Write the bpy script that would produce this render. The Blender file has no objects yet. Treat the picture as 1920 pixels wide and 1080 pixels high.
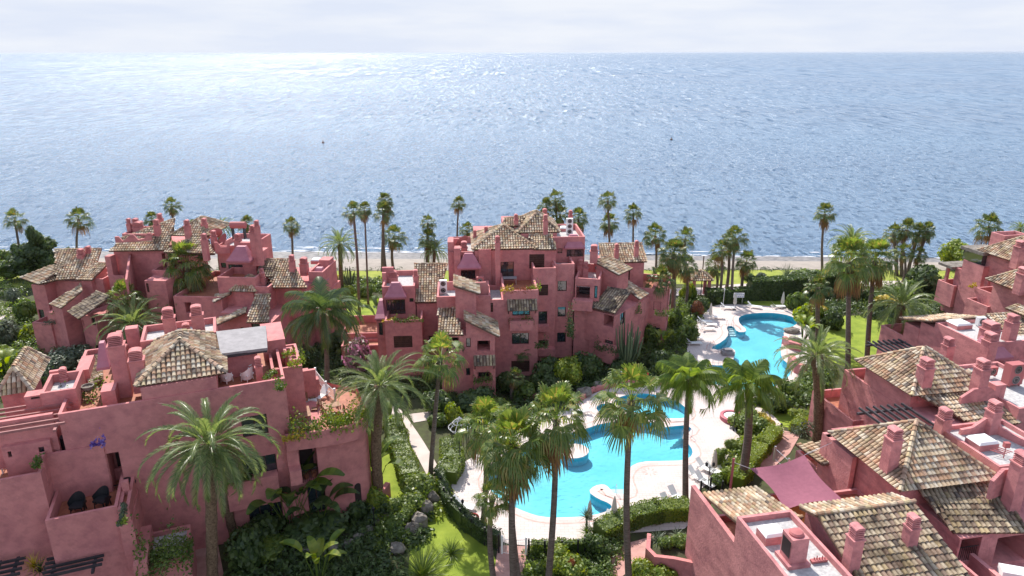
import bpy, math, random
from mathutils import Vector, Matrix, noise
from mathutils.geometry import tessellate_polygon
# ------------------------------------------------------------------ camera, world, sun, exposure
SC = bpy.context.scene
HCAM, PITCH, FPX = 34.0, math.radians(18.5), 1321.0
cam_d = bpy.data.cameras.new("camera"); cam = bpy.data.objects.new("camera", cam_d)
SC.collection.objects.link(cam); SC.camera = cam
cam_d.sensor_width = 36; cam_d.lens = 36 * FPX / 1920; cam_d.clip_end = 60000; cam_d.clip_start = 0.5
cam.location = (0, 0, HCAM); cam.rotation_euler = (math.radians(90) - PITCH, math.radians(0.08), 0)
SUN_EL, SUN_AZ = 46.0, -20.0          # azimuth from +Y (towards the sea), negative = left
W = bpy.data.worlds.new("World"); SC.world = W; W.use_nodes = True
nt = W.node_tree; nt.nodes.clear()
def nn(t, tp, **kw):
    n = t.nodes.new(tp)
    for k, v in kw.items(): setattr(n, k, v)
    return n
sky = nn(nt, 'ShaderNodeTexSky', sky_type='NISHITA', sun_disc=False)
sky.sun_elevation = math.radians(SUN_EL); sky.sun_rotation = math.radians(SUN_AZ)
sky.air_density = 1.0; sky.dust_density = .6; sky.ozone_density = 1.5; sky.altitude = 0
tc = nn(nt, 'ShaderNodeTexCoord'); sep = nn(nt, 'ShaderNodeSeparateXYZ')
nt.links.new(tc.outputs['Generated'], sep.inputs[0])
mp = nn(nt, 'ShaderNodeMapping'); mp.inputs['Scale'].default_value = (2.2, 2.2, 16)
nt.links.new(tc.outputs['Generated'], mp.inputs[0])
cn = nn(nt, 'ShaderNodeTexNoise'); cn.inputs['Scale'].default_value = 2.1; cn.inputs['Detail'].default_value = 7; cn.inputs['Roughness'].default_value = .55
nt.links.new(mp.outputs[0], cn.inputs['Vector'])
cr = nn(nt, 'ShaderNodeMapRange'); cr.inputs['From Min'].default_value = .38; cr.inputs['From Max'].default_value = .62
nt.links.new(cn.outputs['Fac'], cr.inputs['Value'])
cl = nn(nt, 'ShaderNodeMixRGB'); cl.inputs['Color1'].default_value = (2.66, 2.88, 3.36, 1); cl.inputs['Color2'].default_value = (3.05, 3.18, 3.45, 1); nt.links.new(cr.outputs[0], cl.inputs['Fac'])
hz = nn(nt, 'ShaderNodeMapRange'); hz.inputs['From Min'].default_value = .12; hz.inputs['From Max'].default_value = .7
hz.inputs['To Min'].default_value = 1.0; hz.inputs['To Max'].default_value = .45
nt.links.new(sep.outputs['Z'], hz.inputs['Value'])
mx = nn(nt, 'ShaderNodeMixRGB'); nt.links.new(cl.outputs[0], mx.inputs['Color2'])
nt.links.new(hz.outputs[0], mx.inputs['Fac']); nt.links.new(sky.outputs[0], mx.inputs['Color1'])
bg = nn(nt, 'ShaderNodeBackground'); bg.inputs['Strength'].default_value = 0.15
wo = nn(nt, 'ShaderNodeOutputWorld')
nt.links.new(mx.outputs[0], bg.inputs[0]); nt.links.new(bg.outputs[0], wo.inputs[0])
sun_d = bpy.data.lights.new("sun", 'SUN'); sun_d.energy = 3.5; sun_d.angle = math.radians(.53); sun_d.color = (1, .95, .87)
sun = bpy.data.objects.new("sun", sun_d); SC.collection.objects.link(sun)
a, e = math.radians(SUN_AZ), math.radians(SUN_EL)
sdir = Vector((math.sin(a) * math.cos(e), math.cos(a) * math.cos(e), math.sin(e)))
sun.rotation_euler = sdir.to_track_quat('Z', 'Y').to_euler(); sun.location = (-40, 60, 80)
SC.view_settings.view_transform = 'Standard'; SC.view_settings.look = 'None'; SC.view_settings.gamma = 1
SC.view_settings.exposure = 0.93
SC.render.engine = 'CYCLES'
SC.cycles.max_bounces = 6; SC.cycles.transparent_max_bounces = 12; SC.cycles.caustics_reflective = False; SC.cycles.caustics_refractive = False

# ------------------------------------------------------------------ survey helpers: the drone's sight lines give plan positions
CT, ST = math.cos(PITCH), math.sin(PITCH)
def ray(px, py):
    u, v = (px - 960) / FPX, (540 - py) / FPX
    return Vector((u, CT + v * ST, -ST + v * CT))
def P(px, py, z=0.0):
    r = ray(px, py); t = (z - HCAM) / r.z
    return Vector((r.x * t, r.y * t, z))
def Q(px, py, Y):
    r = ray(px, py); t = Y / r.y
    return Vector((r.x * t, Y, HCAM + r.z * t))
R = random.Random(7)
# ------------------------------------------------------------------ mesh collector
class MB:
    def __init__(s): s.v = []; s.f = []
    def add(s, vs, fs):
        n = len(s.v); s.v += [tuple(p) for p in vs]; s.f += [tuple(i + n for i in f) for f in fs]
    def quad(s, a, b, c, d): s.add([a, b, c, d], [(0, 1, 2, 3)])
    def box(s, c, dx, dy, dz, ang=0.0, z0=None):
        """c = centre of base (x,y,z)"""
        ca, sa = math.cos(ang), math.sin(ang); vs = []
        for z in (0, dz):
            for x, y in ((-dx/2, -dy/2), (dx/2, -dy/2), (dx/2, dy/2), (-dx/2, dy/2)):
                vs.append((c[0] + x*ca - y*sa, c[1] + x*sa + y*ca, c[2] + z))
        s.add(vs, [(3,2,1,0), (4,5,6,7), (0,1,5,4), (1,2,6,5), (2,3,7,6), (3,0,4,7)])
    def tube(s, pts, rad, n=8, cap=True):
        rings = []; up0 = Vector((0, 0, 1))
        pts = [Vector(p) for p in pts]
        if not isinstance(rad, (list, tuple)): rad = [rad] * len(pts)
        base = len(s.v)
        for i, p in enumerate(pts):
            d = (pts[min(i+1, len(pts)-1)] - pts[max(i-1, 0)]).normalized()
            ref = up0 if abs(d.z) < .9 else Vector((1, 0, 0))
            a = d.cross(ref).normalized(); b = a.cross(d).normalized()
            for k in range(n):
                t = 2*math.pi*k/n
                q = p + (a*math.cos(t) + b*math.sin(t)) * rad[i]; s.v.append(tuple(q))
        for i in range(len(pts)-1):
            for k in range(n):
                a0 = base + i*n + k; a1 = base + i*n + (k+1) % n
                s.f.append((a0, a1, a1+n, a0+n))
        if cap:
            s.f.append(tuple(base + k for k in reversed(range(n)))); s.f.append(tuple(base + (len(pts)-1)*n + k for k in range(n)))
    def lathe(s, c, prof, n=12):
        base = len(s.v)
        for r, z in prof:
            for k in range(n):
                t = 2*math.pi*k/n; s.v.append((c[0] + r*math.cos(t), c[1] + r*math.sin(t), c[2] + z))
        for i in range(len(prof)-1):
            for k in range(n):
                a0 = base + i*n + k; a1 = base + i*n + (k+1) % n
                s.f.append((a0, a1, a1+n, a0+n))
        s.f.append(tuple(base + k for k in reversed(range(n)))); s.f.append(tuple(base + (len(prof)-1)*n + k for k in range(n)))
    def prism(s, poly, z0, z1):
        """poly: list of (x,y); z0/z1 numbers or per-vertex lists"""
        n = len(poly)
        zb = z0 if isinstance(z0, (list, tuple)) else [z0]*n; zt = z1 if isinstance(z1, (list, tuple)) else [z1]*n
        vs = [(p[0], p[1], b) for p, b in zip(poly, zb)] + [(p[0], p[1], t) for p, t in zip(poly, zt)]
        fs = [(i, (i+1) % n, n+(i+1) % n, n+i) for i in range(n)]
        for off in (0, n):
            tri = tessellate_polygon([[Vector((p[0], p[1], 0)) for p in poly]])
            fs += [tuple(off + i for i in t) for t in tri]
        s.add(vs, fs)
def obj(name, mb, mat, parent=None, smooth=False, fix=False):
    me = bpy.data.meshes.new(name)
    if not mb.v: mb.v = [(0, 0, 0)]
    xs = [p[0] for p in mb.v]; ys = [p[1] for p in mb.v]; zs = [p[2] for p in mb.v]
    o0 = Vector(((min(xs)+max(xs))/2, (min(ys)+max(ys))/2, min(zs)))
    me.from_pydata([(p[0]-o0.x, p[1]-o0.y, p[2]-o0.z) for p in mb.v], [], mb.f)
    mats = mat if isinstance(mat, (list, tuple)) else [mat]
    for m in mats: me.materials.append(m)
    if smooth: me.polygons.foreach_set('use_smooth', [True]*len(me.polygons))
    me.update()
    if fix:
        import bmesh
        bm = bmesh.new(); bm.from_mesh(me); bmesh.ops.recalc_face_normals(bm, faces=bm.faces); bm.to_mesh(me); bm.free()
    o = bpy.data.objects.new(name, me); SC.collection.objects.link(o)
    off = o0.copy(); p = parent
    while p: off -= p.location; p = p.parent
    o.location = off
    if parent: o.parent = parent
    return o
def tag(o, label, cat, group=None):
    o['label'] = label; o['category'] = cat
    if group: o['group'] = group
    return o
def thing(name, label, cat, loc, group=None):
    o = bpy.data.objects.new(name, None); SC.collection.objects.link(o)
    o.empty_display_size = .3; o.location = loc
    return tag(o, label, cat, group)
def struct(o, kind='structure'): o['kind'] = kind; return o
def dup(root, loc, label=None, rz=0.0, sc=1.0, group=None):
    def cp(o, par):
        c = o.copy(); SC.collection.objects.link(c)
        if par is not None: c.parent = par
        for ch in list(o.children): cp(ch, c)
        return c
    r = cp(root, None); r.location = loc; r.rotation_euler = (0, 0, rz)
    r.scale = sc if isinstance(sc, (tuple, list)) else (sc, sc, sc)
    if label: r['label'] = label
    if group: r['group'] = group
    return r
# ------------------------------------------------------------------ materials
def mat(name, col, rough=.7, spec=.4, metal=0.0):
    m = bpy.data.materials.new(name); m.use_nodes = True
    b = m.node_tree.nodes['Principled BSDF']
    b.inputs['Base Color'].default_value = (*col, 1); b.inputs['Roughness'].default_value = rough
    b.inputs['Specular IOR Level'].default_value = spec; b.inputs['Metallic'].default_value = metal
    return m
def ramp(t, stops, interp='LINEAR'):
    r = nn(t, 'ShaderNodeValToRGB'); r.color_ramp.interpolation = interp
    e = r.color_ramp.elements
    while len(e) < len(stops): e.new(.5)
    for q, (p, c) in zip(e, stops): q.position = p; q.color = (*c, 1)
    return r
def noisy(name, c1, c2, scale, rough=.8, detail=6, bump=0.0, bscale=None, spec=.3, c3=None, stretch=None):
    m = mat(name, c1, rough, spec); t = m.node_tree; b = t.nodes['Principled BSDF']
    g = nn(t, 'ShaderNodeNewGeometry'); n = nn(t, 'ShaderNodeTexNoise')
    src = g.outputs['Position']
    if stretch:
        mpp = nn(t, 'ShaderNodeMapping'); mpp.inputs['Scale'].default_value = stretch; t.links.new(src, mpp.inputs[0]); src = mpp.outputs[0]
    n.inputs['Scale'].default_value = scale; n.inputs['Detail'].default_value = detail; t.links.new(src, n.inputs['Vector'])
    st = [(.32, c1), (.68, c2)] if c3 is None else [(.3, c1), (.5, c3), (.7, c2)]
    r = ramp(t, st); t.links.new(n.outputs['Fac'], r.inputs[0]); t.links.new(r.outputs[0], b.inputs['Base Color'])
    if bump:
        n2 = nn(t, 'ShaderNodeTexNoise'); n2.inputs['Scale'].default_value = bscale or scale*8; n2.inputs['Detail'].default_value = 4
        t.links.new(src, n2.inputs['Vector'])
        bu = nn(t, 'ShaderNodeBump'); bu.inputs['Strength'].default_value = bump; bu.inputs['Distance'].default_value = .05
        t.links.new(n2.outputs['Fac'], bu.inputs['Height']); t.links.new(bu.outputs[0], b.inputs['Normal'])
    return m
def plaster(name, c1, c2, streak=.5):
    """painted brickwork: mottled paint, grazing-sun streaks put into the colour, faint courses"""
    m = mat(name, c1, .85, .2); t = m.node_tree; b = t.nodes['Principled BSDF']
    g = nn(t, 'ShaderNodeNewGeometry')
    n1 = nn(t, 'ShaderNodeTexNoise'); n1.inputs['Scale'].default_value = .8; n1.inputs['Detail'].default_value = 8; n1.inputs['Roughness'].default_value = .62
    t.links.new(g.outputs['Position'], n1.inputs['Vector'])
    r = ramp(t, [(.3, c2), (.55, c1), (.8, tuple(min(1, x*1.1+.01) for x in c1))]); t.links.new(n1.outputs['Fac'], r.inputs[0])
    mpp = nn(t, 'ShaderNodeMapping'); mpp.inputs['Scale'].default_value = (1.6, .55, 1.7); mpp.inputs['Rotation'].default_value = (.75, 0, 0); t.links.new(g.outputs['Position'], mpp.inputs[0])
    n2 = nn(t, 'ShaderNodeTexNoise'); n2.inputs['Scale'].default_value = 1.3; n2.inputs['Detail'].default_value = 7; t.links.new(mpp.outputs[0], n2.inputs['Vector'])
    r2 = ramp(t, [(.34, (.62, .6, .64)), (.55, (1, 1, 1))]); t.links.new(n2.outputs['Fac'], r2.inputs[0])  # diagonal streaks of grazing sun on rough walls, painted into the colour
    mm = nn(t, 'ShaderNodeMixRGB', blend_type='MULTIPLY'); mm.inputs['Fac'].default_value = streak
    t.links.new(r.outputs[0], mm.inputs['Color1']); t.links.new(r2.outputs[0], mm.inputs['Color2']); t.links.new(mm.outputs[0], b.inputs['Base Color'])
    wv = nn(t, 'ShaderNodeTexWave', wave_type='BANDS', bands_direction='Z'); wv.inputs['Scale'].default_value = 3.4; wv.inputs['Distortion'].default_value = .7; wv.inputs['Detail'].default_value = 2
    t.links.new(g.outputs['Position'], wv.inputs['Vector'])
    n3 = nn(t, 'ShaderNodeTexNoise'); n3.inputs['Scale'].default_value = 7; n3.inputs['Detail'].default_value = 5; t.links.new(g.outputs['Position'], n3.inputs['Vector'])
    ad = nn(t, 'ShaderNodeMath', operation='MULTIPLY_ADD'); ad.inputs[1].default_value = .35
    t.links.new(wv.outputs['Fac'], ad.inputs[0]); t.links.new(n3.outputs['Fac'], ad.inputs[2])
    bu = nn(t, 'ShaderNodeBump'); bu.inputs['Strength'].default_value = .8; bu.inputs['Distance'].default_value = .05
    t.links.new(ad.outputs[0], bu.inputs['Height']); t.links.new(bu.outputs[0], b.inputs['Normal'])
    return m
M = {}
M['pink'] = plaster('pink_plaster', (.59, .235, .225), (.48, .18, .185), .4)
M['pink_sunstreaked'] = plaster('sunstreaked_pink_plaster', (.62, .265, .26), (.45, .18, .19), .6)  # stronger painted grazing-sun streaks for the right-hand houses
M['plum'] = noisy('plum_paint', (.36, .13, .17), (.44, .17, .21), 1.5, .5)
M['plumbeam'] = noisy('brown_pink_beam', (.26, .10, .10), (.36, .15, .14), 3, .6)
M['gravel'] = noisy('roof_gravel', (.36, .35, .35), (.56, .54, .53), 5, .95, bump=.5, bscale=30)
M['terra'] = noisy('terracotta_floor', (.30, .10, .06), (.42, .16, .09), 2.5, .7)
M['white'] = noisy('white_paint', (.78, .78, .78), (.84, .84, .83), 3, .5)
M['cream'] = mat('cream_canvas', (.62, .57, .50), .9)
M['wood'] = noisy('dark_wood', (.05, .022, .018), (.09, .04, .03), 3, .6)
M['beam'] = noisy('charcoal_beam', (.03, .028, .035), (.06, .05, .055), 2, .6)
M['black'] = mat('black_metal', (.015, .015, .018), .45)
M['dark'] = mat('recess_shade', (.03, .018, .018), .8)  # shade inside recesses put into a flat dark colour
M['red'] = mat('red_plastic', (.75, .06, .04), .45)
M['steel'] = mat('steel', (.5, .5, .52), .35, metal=.8)
M['grey'] = noisy('grey_roof_sheet', (.22, .205, .215), (.30, .28, .29), 2.2, .7)
M['dish'] = mat('faded_pink_dish', (.42, .13, .13), .7)
M['rock'] = noisy('rock', (.12, .10, .085), (.28, .25, .22), 2.4, .95, bump=.8, bscale=9)
M['soil'] = noisy('garden_soil', (.05, .045, .025), (.08, .095, .035), 1.1, .95, bump=.8, bscale=14)
M['sail'] = noisy('plum_sail_fabric', (.24, .085, .12), (.28, .10, .14), 4, .9)
M['orange'] = noisy('orange_deck', (.62, .27, .07), (.72, .34, .10), 2, .8)
M['path'] = noisy('pink_path', (.42, .22, .19), (.55, .32, .28), 1.4, .9, bump=.3)
M['curtain'] = mat('curtain', (.45, .45, .48), .9)
m = mat('window_glass', (.02, .03, .04), .04, .9); m.node_tree.nodes['Principled BSDF'].inputs['IOR'].default_value = 1.7; M['glass'] = m
# barrel tiles: every tile is an island with its own burnt tone, lichen in blotches
def tilemat(name, stops, dark):
    m = mat(name, (.5, .4, .3), .9, .2); t = m.node_tree; b = t.nodes['Principled BSDF']
    g = nn(t, 'ShaderNodeNewGeometry'); r = ramp(t, stops, 'CONSTANT'); t.links.new(g.outputs['Random Per Island'], r.inputs[0])
    n = nn(t, 'ShaderNodeTexNoise'); n.inputs['Scale'].default_value = .6; n.inputs['Detail'].default_value = 9; n.inputs['Roughness'].default_value = .72
    t.links.new(g.outputs['Position'], n.inputs['Vector'])
    r2 = ramp(t, [(.40 - .05*(1-dark), (.22, .2, .19)), (.56, (1, 1, 1))]); t.links.new(n.outputs['Fac'], r2.inputs[0])
    mm = nn(t, 'ShaderNodeMixRGB', blend_type='MULTIPLY'); mm.inputs['Fac'].default_value = dark
    t.links.new(r.outputs[0], mm.inputs['Color1']); t.links.new(r2.outputs[0], mm.inputs['Color2']); t.links.new(mm.outputs[0], b.inputs['Base Color'])
    return m
M['tile'] = tilemat('barrel_tile', [(0, (.56, .42, .28)), (.2, (.60, .49, .35)), (.38, (.48, .30, .19)), (.52, (.64, .55, .43)), (.66, (.52, .35, .25)), (.8, (.36, .27, .20)), (.9, (.54, .43, .26)), (.96, (.20, .16, .135))], .7)
M['tiledark'] = tilemat('lichened_barrel_tile', [(0, (.36, .28, .20)), (.2, (.44, .36, .26)), (.4, (.27, .205, .155)), (.55, (.40, .33, .25)), (.7, (.20, .155, .125)), (.84, (.42, .34, .21)), (.92, (.13, .11, .10))], .85)
M['tilemid'] = tilemat('shade_toned_barrel_tile', [(0, (.42, .33, .23)), (.2, (.48, .39, .27)), (.38, (.31, .22, .16)), (.52, (.46, .38, .28)), (.68, (.26, .19, .145)), (.82, (.44, .34, .20)), (.93, (.15, .12, .10))], .85)  # worn tile tones, with the shade of camera-facing slopes put into the colour
M['tilebed'] = noisy('tile_channel', (.10, .06, .045), (.2, .12, .085), 3, .95)
def leafmat(name, c1, c2, trans=.35, rough=.45, spec=.5, c3=None):
    m = mat(name, c1, rough, spec); t = m.node_tree; b = t.nodes['Principled BSDF']; out = t.nodes['Material Output']
    g = nn(t, 'ShaderNodeNewGeometry'); st = [(.1, c1), (.9, c2)] if c3 is None else [(.05, c1), (.8, c2), (.95, c3)]
    r = ramp(t, st); t.links.new(g.outputs['Random Per Island'], r.inputs[0])
    t.links.new(r.outputs[0], b.inputs['Base Color'])
    tr = nn(t, 'ShaderNodeBsdfTranslucent'); hs = nn(t, 'ShaderNodeHueSaturation'); hs.inputs['Value'].default_value = 1.9; hs.inputs['Saturation'].default_value = 1.15; hs.inputs['Hue'].default_value = .485
    t.links.new(r.outputs[0], hs.inputs['Color']); t.links.new(hs.outputs[0], tr.inputs[0])
    mxs = nn(t, 'ShaderNodeMixShader'); mxs.inputs[0].default_value = trans
    t.links.new(b.outputs[0], mxs.inputs[1]); t.links.new(tr.outputs[0], mxs.inputs[2]); t.links.new(mxs.outputs[0], out.inputs[0])
    return m
M['fan'] = leafmat('fan_palm_leaf', (.07, .12, .024), (.17, .23, .05), .42, .38, .6, (.30, .25, .07))
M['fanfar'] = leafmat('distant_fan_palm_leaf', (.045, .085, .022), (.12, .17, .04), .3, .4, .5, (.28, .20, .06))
M['date'] = leafmat('date_palm_leaf', (.085, .135, .042), (.20, .24, .085), .38, .38, .6)
M['queendark'] = leafmat('dark_queen_palm_leaf', (.045, .085, .03), (.12, .17, .05), .3, .4, .6)  # darker green leaf for the drooping queen palm
M['queen'] = leafmat('queen_palm_leaf', (.08, .14, .028), (.20, .26, .055), .5, .38, .6)
M['deadfrond'] = leafmat('dead_frond', (.16, .09, .04), (.30, .18, .07), .2, .8, .2)
M['bark'] = noisy('palm_bark', (.10, .075, .06), (.22, .17, .14), 3, .95, bump=.9, bscale=6, stretch=(1, 1, 5))
M['shaggy'] = noisy('date_palm_boot', (.09, .055, .035), (.24, .16, .10), 7, .95, bump=1, bscale=9)
M['green'] = leafmat('shrub_leaf', (.055, .10, .020), (.15, .21, .04), .4)
M['lime'] = leafmat('bright_leaf', (.11, .18, .020), (.25, .29, .04), .4)
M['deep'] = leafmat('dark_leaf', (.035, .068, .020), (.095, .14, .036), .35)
M['hedge'] = leafmat('hedge_leaf', (.075, .13, .024), (.20, .25, .05), .4)
M['blue'] = leafmat('grey_green_leaf', (.06, .085, .05), (.14, .17, .10), .25)
M['cactus'] = leafmat('succulent', (.07, .11, .055), (.14, .18, .09), .1)
M['yellow'] = leafmat('yellow_leaf', (.35, .28, .03), (.5, .4, .04), .3)
M['blossom'] = leafmat('pink_blossom', (.10, .12, .05), (.52, .22, .34), .3)
M['purple'] = leafmat('purple_blossom', (.12, .06, .30), (.25, .18, .45), .3)
M['redleaf'] = leafmat('red_leaf', (.16, .06, .03), (.30, .12, .04), .3)
# ================================================================== building kit
class FM(MB):
    """collector with a second material slot"""
    def __init__(s): super().__init__(); s.cm = 0; s.fm = []
    def add(s, vs, fs): super().add(vs, fs); s.fm += [s.cm]*len(fs)
def obj2(name, mb, mats, parent, smooth=False):
    o = obj(name, mb, mats, parent, smooth)
    if len(mb.fm) == len(o.data.polygons): o.data.polygons.foreach_set('material_index', mb.fm)
    return o
TS, TR, TL = .30, .125, .40
def slope_tiles(mb, E0, E1, T1, T0, lift=.0):
    E0, E1, T1, T0 = map(Vector, (E0, E1, T1, T0))
    e = (E1-E0).normalized(); n = e.cross((T0+T1)/2 - E0)
    n.normalize()
    if n.z < 0: n = -n
    g = n.cross(e).normalized()
    if g.z < 0: g = -g
    pts = [((p-E0).dot(e), (p-E0).dot(g)) for p in (E0, E1, T1, T0)]
    s0 = min(p[0] for p in pts); s1 = max(p[0] for p in pts)
    # bed slab
    mb.cm = 1
    poly = [E0, E1, T1, T0] if (T1-T0).length > .05 else [E0, E1, T1]
    k = len(poly); lo = [p - n*.13 for p in poly]
    vs = poly + lo; fs = [tuple(range(k)), tuple(reversed(range(k, 2*k)))] + [(i, i+k, (i+1) % k + k, (i+1) % k) for i in range(k)]
    mb.add(vs, fs); mb.cm = 0
    m = max(1, round((s1-s0)/TS)); st = (s1-s0)/m
    for j in range(m):
        s = s0 + (j+.5)*st; ts = []
        for i in range(4):
            a, b = pts[i], pts[(i+1) % 4]
            if (a[0]-s)*(b[0]-s) < 0: ts.append(a[1] + (b[1]-a[1])*(s-a[0])/(b[0]-a[0]))
        if len(ts) < 2: continue
        t0, t1 = min(ts), max(ts)
        q = t0 - .06
        while q < t1 - .12:
            jx = R.uniform(-.014, .014); L = min(.47, t1 - q + .05); jz = R.uniform(0, .012)
            vs = []
            for (tt, rr, h) in ((q, TR*1.06, .055+jz), (q+L, TR*.86, .012)):
                for a in (0, .8, 1.57, 2.34, 3.14159):
                    vs.append(E0 + e*(s+jx+rr*math.cos(a)) + g*tt + n*(h + rr*.95*math.sin(a) - .02))
            mb.add(vs, [(i, i+1, i+6, i+5) for i in range(4)])
            q += TL
def ridge_tiles(mb, A, B, r=.15):
    A, B = Vector(A), Vector(B); d = B-A; L = d.length
    if L < .3: return
    d.normalize(); a = d.cross(Vector((0, 0, 1))).normalized(); up = a.cross(d).normalized()
    if up.z < 0: up = -up
    m = max(1, round(L/.42))
    for j in range(m):
        vs = []
        for (t, rr, h) in ((j*L/m - .03, r*1.08, .09), ((j+1)*L/m + .02, r*.88, .05)):
            for an in (-.25, .6, 1.57, 2.54, 3.39):
                vs.append(A + d*t + a*rr*math.cos(an) + up*(h + rr*math.sin(an)*.9))
        mb.add(vs, [(i, i+1, i+6, i+5) for i in range(4)])
class Bld:
    def __init__(s, label, cat, px, py, ang, name='apartment_building', group=None, wall='pink'):
        s.root = thing(name, label, cat, P(px, py, 0), group); s.wall = M[wall]; s.k = 0; s.set(ang)
    def set(s, ang): s.a = math.radians(ang); s.c = math.cos(s.a); s.s = math.sin(s.a)
    def w(s, u, v, z): return Vector((u*s.c - v*s.s, u*s.s + v*s.c, z))
    def loc(s, px, py, z):
        p = P(px, py, z); return (p.x*s.c + p.y*s.s, -p.x*s.s + p.y*s.c)
    def hit(s, side, val, px, py):
        r = ray(px, py); ru = r.x*s.c + r.y*s.s; rv = -r.x*s.s + r.y*s.c
        t = val/rv if side == 'F' else val/ru
        return (ru*t if side == 'F' else rv*t, HCAM + r.z*t)
    def blk(s, L, Rr, z, d, zb=-.5, par=0, fl='gravel', op=(), wall=None, t=.2, rad=0, dz=0):
        """L, R: sight lines to the near top corners; z: height of that edge; d: depth"""
        s.k += 1; j = .0031*s.k
        uL, vL = s.loc(*L, z); uR, vR = s.loc(*Rr, z); v0 = (vL+vR)/2 + j; u0, u1 = uL - j, uR + j
        return s.box(u0, u1, v0, v0+d, z+j*.3+dz, zb, par, fl, op, wall, t)
    def box(s, u0, u1, v0, v1, z, zb=-.5, par=0, fl='gravel', op=(), wall=None, t=.2):
        mb = MB(); sides = {'F': (u0, u1, lambda p, q, zz: s.w(p, v0+q, zz), v0), 'L': (v0, v1, lambda p, q, zz: s.w(u0+q, p, zz), u0),
                 'R': (v0, v1, lambda p, q, zz: s.w(u1-q, p, zz), u1), 'B': (u0, u1, lambda p, q, zz: s.w(p, v1-q, zz), v1)}
        for sd, (p0, p1, f, val) in sides.items():
            ops = []
            for o in op:
                if o[0] != sd: continue
                a = s.hit('F' if sd in 'FB' else 'L', val, o[1], o[2]); b = s.hit('F' if sd in 'FB' else 'L', val, o[3], o[4])
                pa, pb = sorted((a[0], b[0])); za, zc = sorted((a[1], b[1]))
                pa = max(pa, p0+.12); pb = min(pb, p1-.12); za = max(za, zb+.05); zc = min(zc, z-.1)
                if pb-pa < .15 or zc-za < .15: continue
                ops.append((pa, pb, za, zc, o[5]))
            ps = sorted({p0, p1, *[o[0] for o in ops], *[o[1] for o in ops]}); zs = sorted({zb, z, *[o[2] for o in ops], *[o[3] for o in ops]})
            for i in range(len(ps)-1):
                for k in range(len(zs)-1):
                    pm, zm = (ps[i]+ps[i+1])/2, (zs[k]+zs[k+1])/2
                    if any(o[0] < pm < o[1] and o[2] < zm < o[3] for o in ops): continue
                    mb.quad(f(ps[i], 0, zs[k]), f(ps[i+1], 0, zs[k]), f(ps[i+1], 0, zs[k+1]), f(ps[i], 0, zs[k+1]))
            for (pa, pb, za, zc, kind) in ops:
                D = {'open': 1.9, 'win': .22, 'shut': .12, 'bay': .12, 'sky': .2}.get(kind, .2)
                D = min(D, (v1-v0 if sd in 'FB' else u1-u0)*.45)
                for (A, Bq) in (((pa, za), (pb, za)), ((pb, za), (pb, zc)), ((pb, zc), (pa, zc)), ((pa, zc), (pa, za))):
                    mb.quad(f(A[0], 0, A[1]), f(Bq[0], 0, Bq[1]), f(Bq[0], D, Bq[1]), f(A[0], D, A[1]))
                mb.quad(f(pa, D, za), f(pb, D, za), f(pb, D, zc), f(pa, D, zc))
                s.window(f, pa, pb, za, zc, D, kind)
        if par:
            zf = z - par; I = [(u0+t, v0+t), (u1-t, v0+t), (u1-t, v1-t), (u0+t, v1-t)]; O = [(u0, v0), (u1, v0), (u1, v1), (u0, v1)]
            for i in range(4):
                k = (i+1) % 4
                mb.quad(s.w(*O[i], z), s.w(*O[k], z), s.w(*I[k], z), s.w(*I[i], z))
                mb.quad(s.w(*I[i], z), s.w(*I[k], z), s.w(*I[k], zf-.05), s.w(*I[i], zf-.05))
            fb = MB(); fb.quad(*[s.w(*p, zf) for p in [(u0+.02+t, v0+.02+t), (u1-.02-t, v0+.02+t), (u1-.02-t, v1-.02-t), (u0+.02+t, v1-.02-t)]])
            # floor reaches under the inner faces
            fb.quad(*[s.w(*p, zf-.01) for p in [(u0+.02, v0+.02), (u1-.02, v0+.02), (u1-.02, v1-.02), (u0+.02, v1-.02)]])
            obj('terrace_floor' if fl == 'terra' else 'flat_roof', fb, M[fl], s.root)
        else: mb.quad(s.w(u0, v0, z), s.w(u1, v0, z), s.w(u1, v1, z), s.w(u0, v1, z))
        obj('wall', mb, wall or s.wall, s.root)
        return dict(u0=u0, u1=u1, v0=v0, v1=v1, z=z)
    def window(s, f, pa, pb, za, zc, D, kind):
        def bar(mb, a, b, c, d, q0, q1):
            vs = [f(a, q0, c), f(b, q0, c), f(b, q0, d), f(a, q0, d), f(a, q1, c), f(b, q1, c), f(b, q1, d), f(a, q1, d)]
            mb.add(vs, [(0,1,2,3), (4,5,6,7), (0,1,5,4), (2,3,7,6), (1,2,6,5), (0,3,7,4)])
        if kind == 'open':
            mb = MB(); bar(mb, pa+.02, pb-.02, za+.95, za+1.0, .06, .1)
            k = int((pb-pa)/.14)
            for i in range(1, k): x = pa + (pb-pa)*i/k; bar(mb, x-.01, x+.01, za+.0, za+.95, .07, .09)
            if zc - za > 1.6 and R.random() < .5: obj('railing', mb, M['black'], s.root)
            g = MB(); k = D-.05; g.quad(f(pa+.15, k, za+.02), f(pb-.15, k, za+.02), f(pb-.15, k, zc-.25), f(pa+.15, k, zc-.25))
            obj('loggia_back', g, M['glass'] if R.random() < .4 else M['dark'], s.root); return  # glass door, else a dark panel that paints in the loggia's shade
        mb = MB(); ft = .07; q0, q1 = D-.10, D-.03
        if kind == 'shut':
            k = max(3, int((zc-za)/.12)); h = (zc-za)/k
            for i in range(k): bar(mb, pa, pb, za+i*h, za+(i+.82)*h, D-.07-.02*(i % 2), D-.02)
            obj('shutter', mb, M['wood'], s.root); return
        bar(mb, pa, pa+ft, za, zc, q0, q1); bar(mb, pb-ft, pb, za, zc, q0, q1); bar(mb, pa+ft, pb-ft, za, za+ft, q0, q1); bar(mb, pa+ft, pb-ft, zc-ft, zc, q0, q1)
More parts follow.
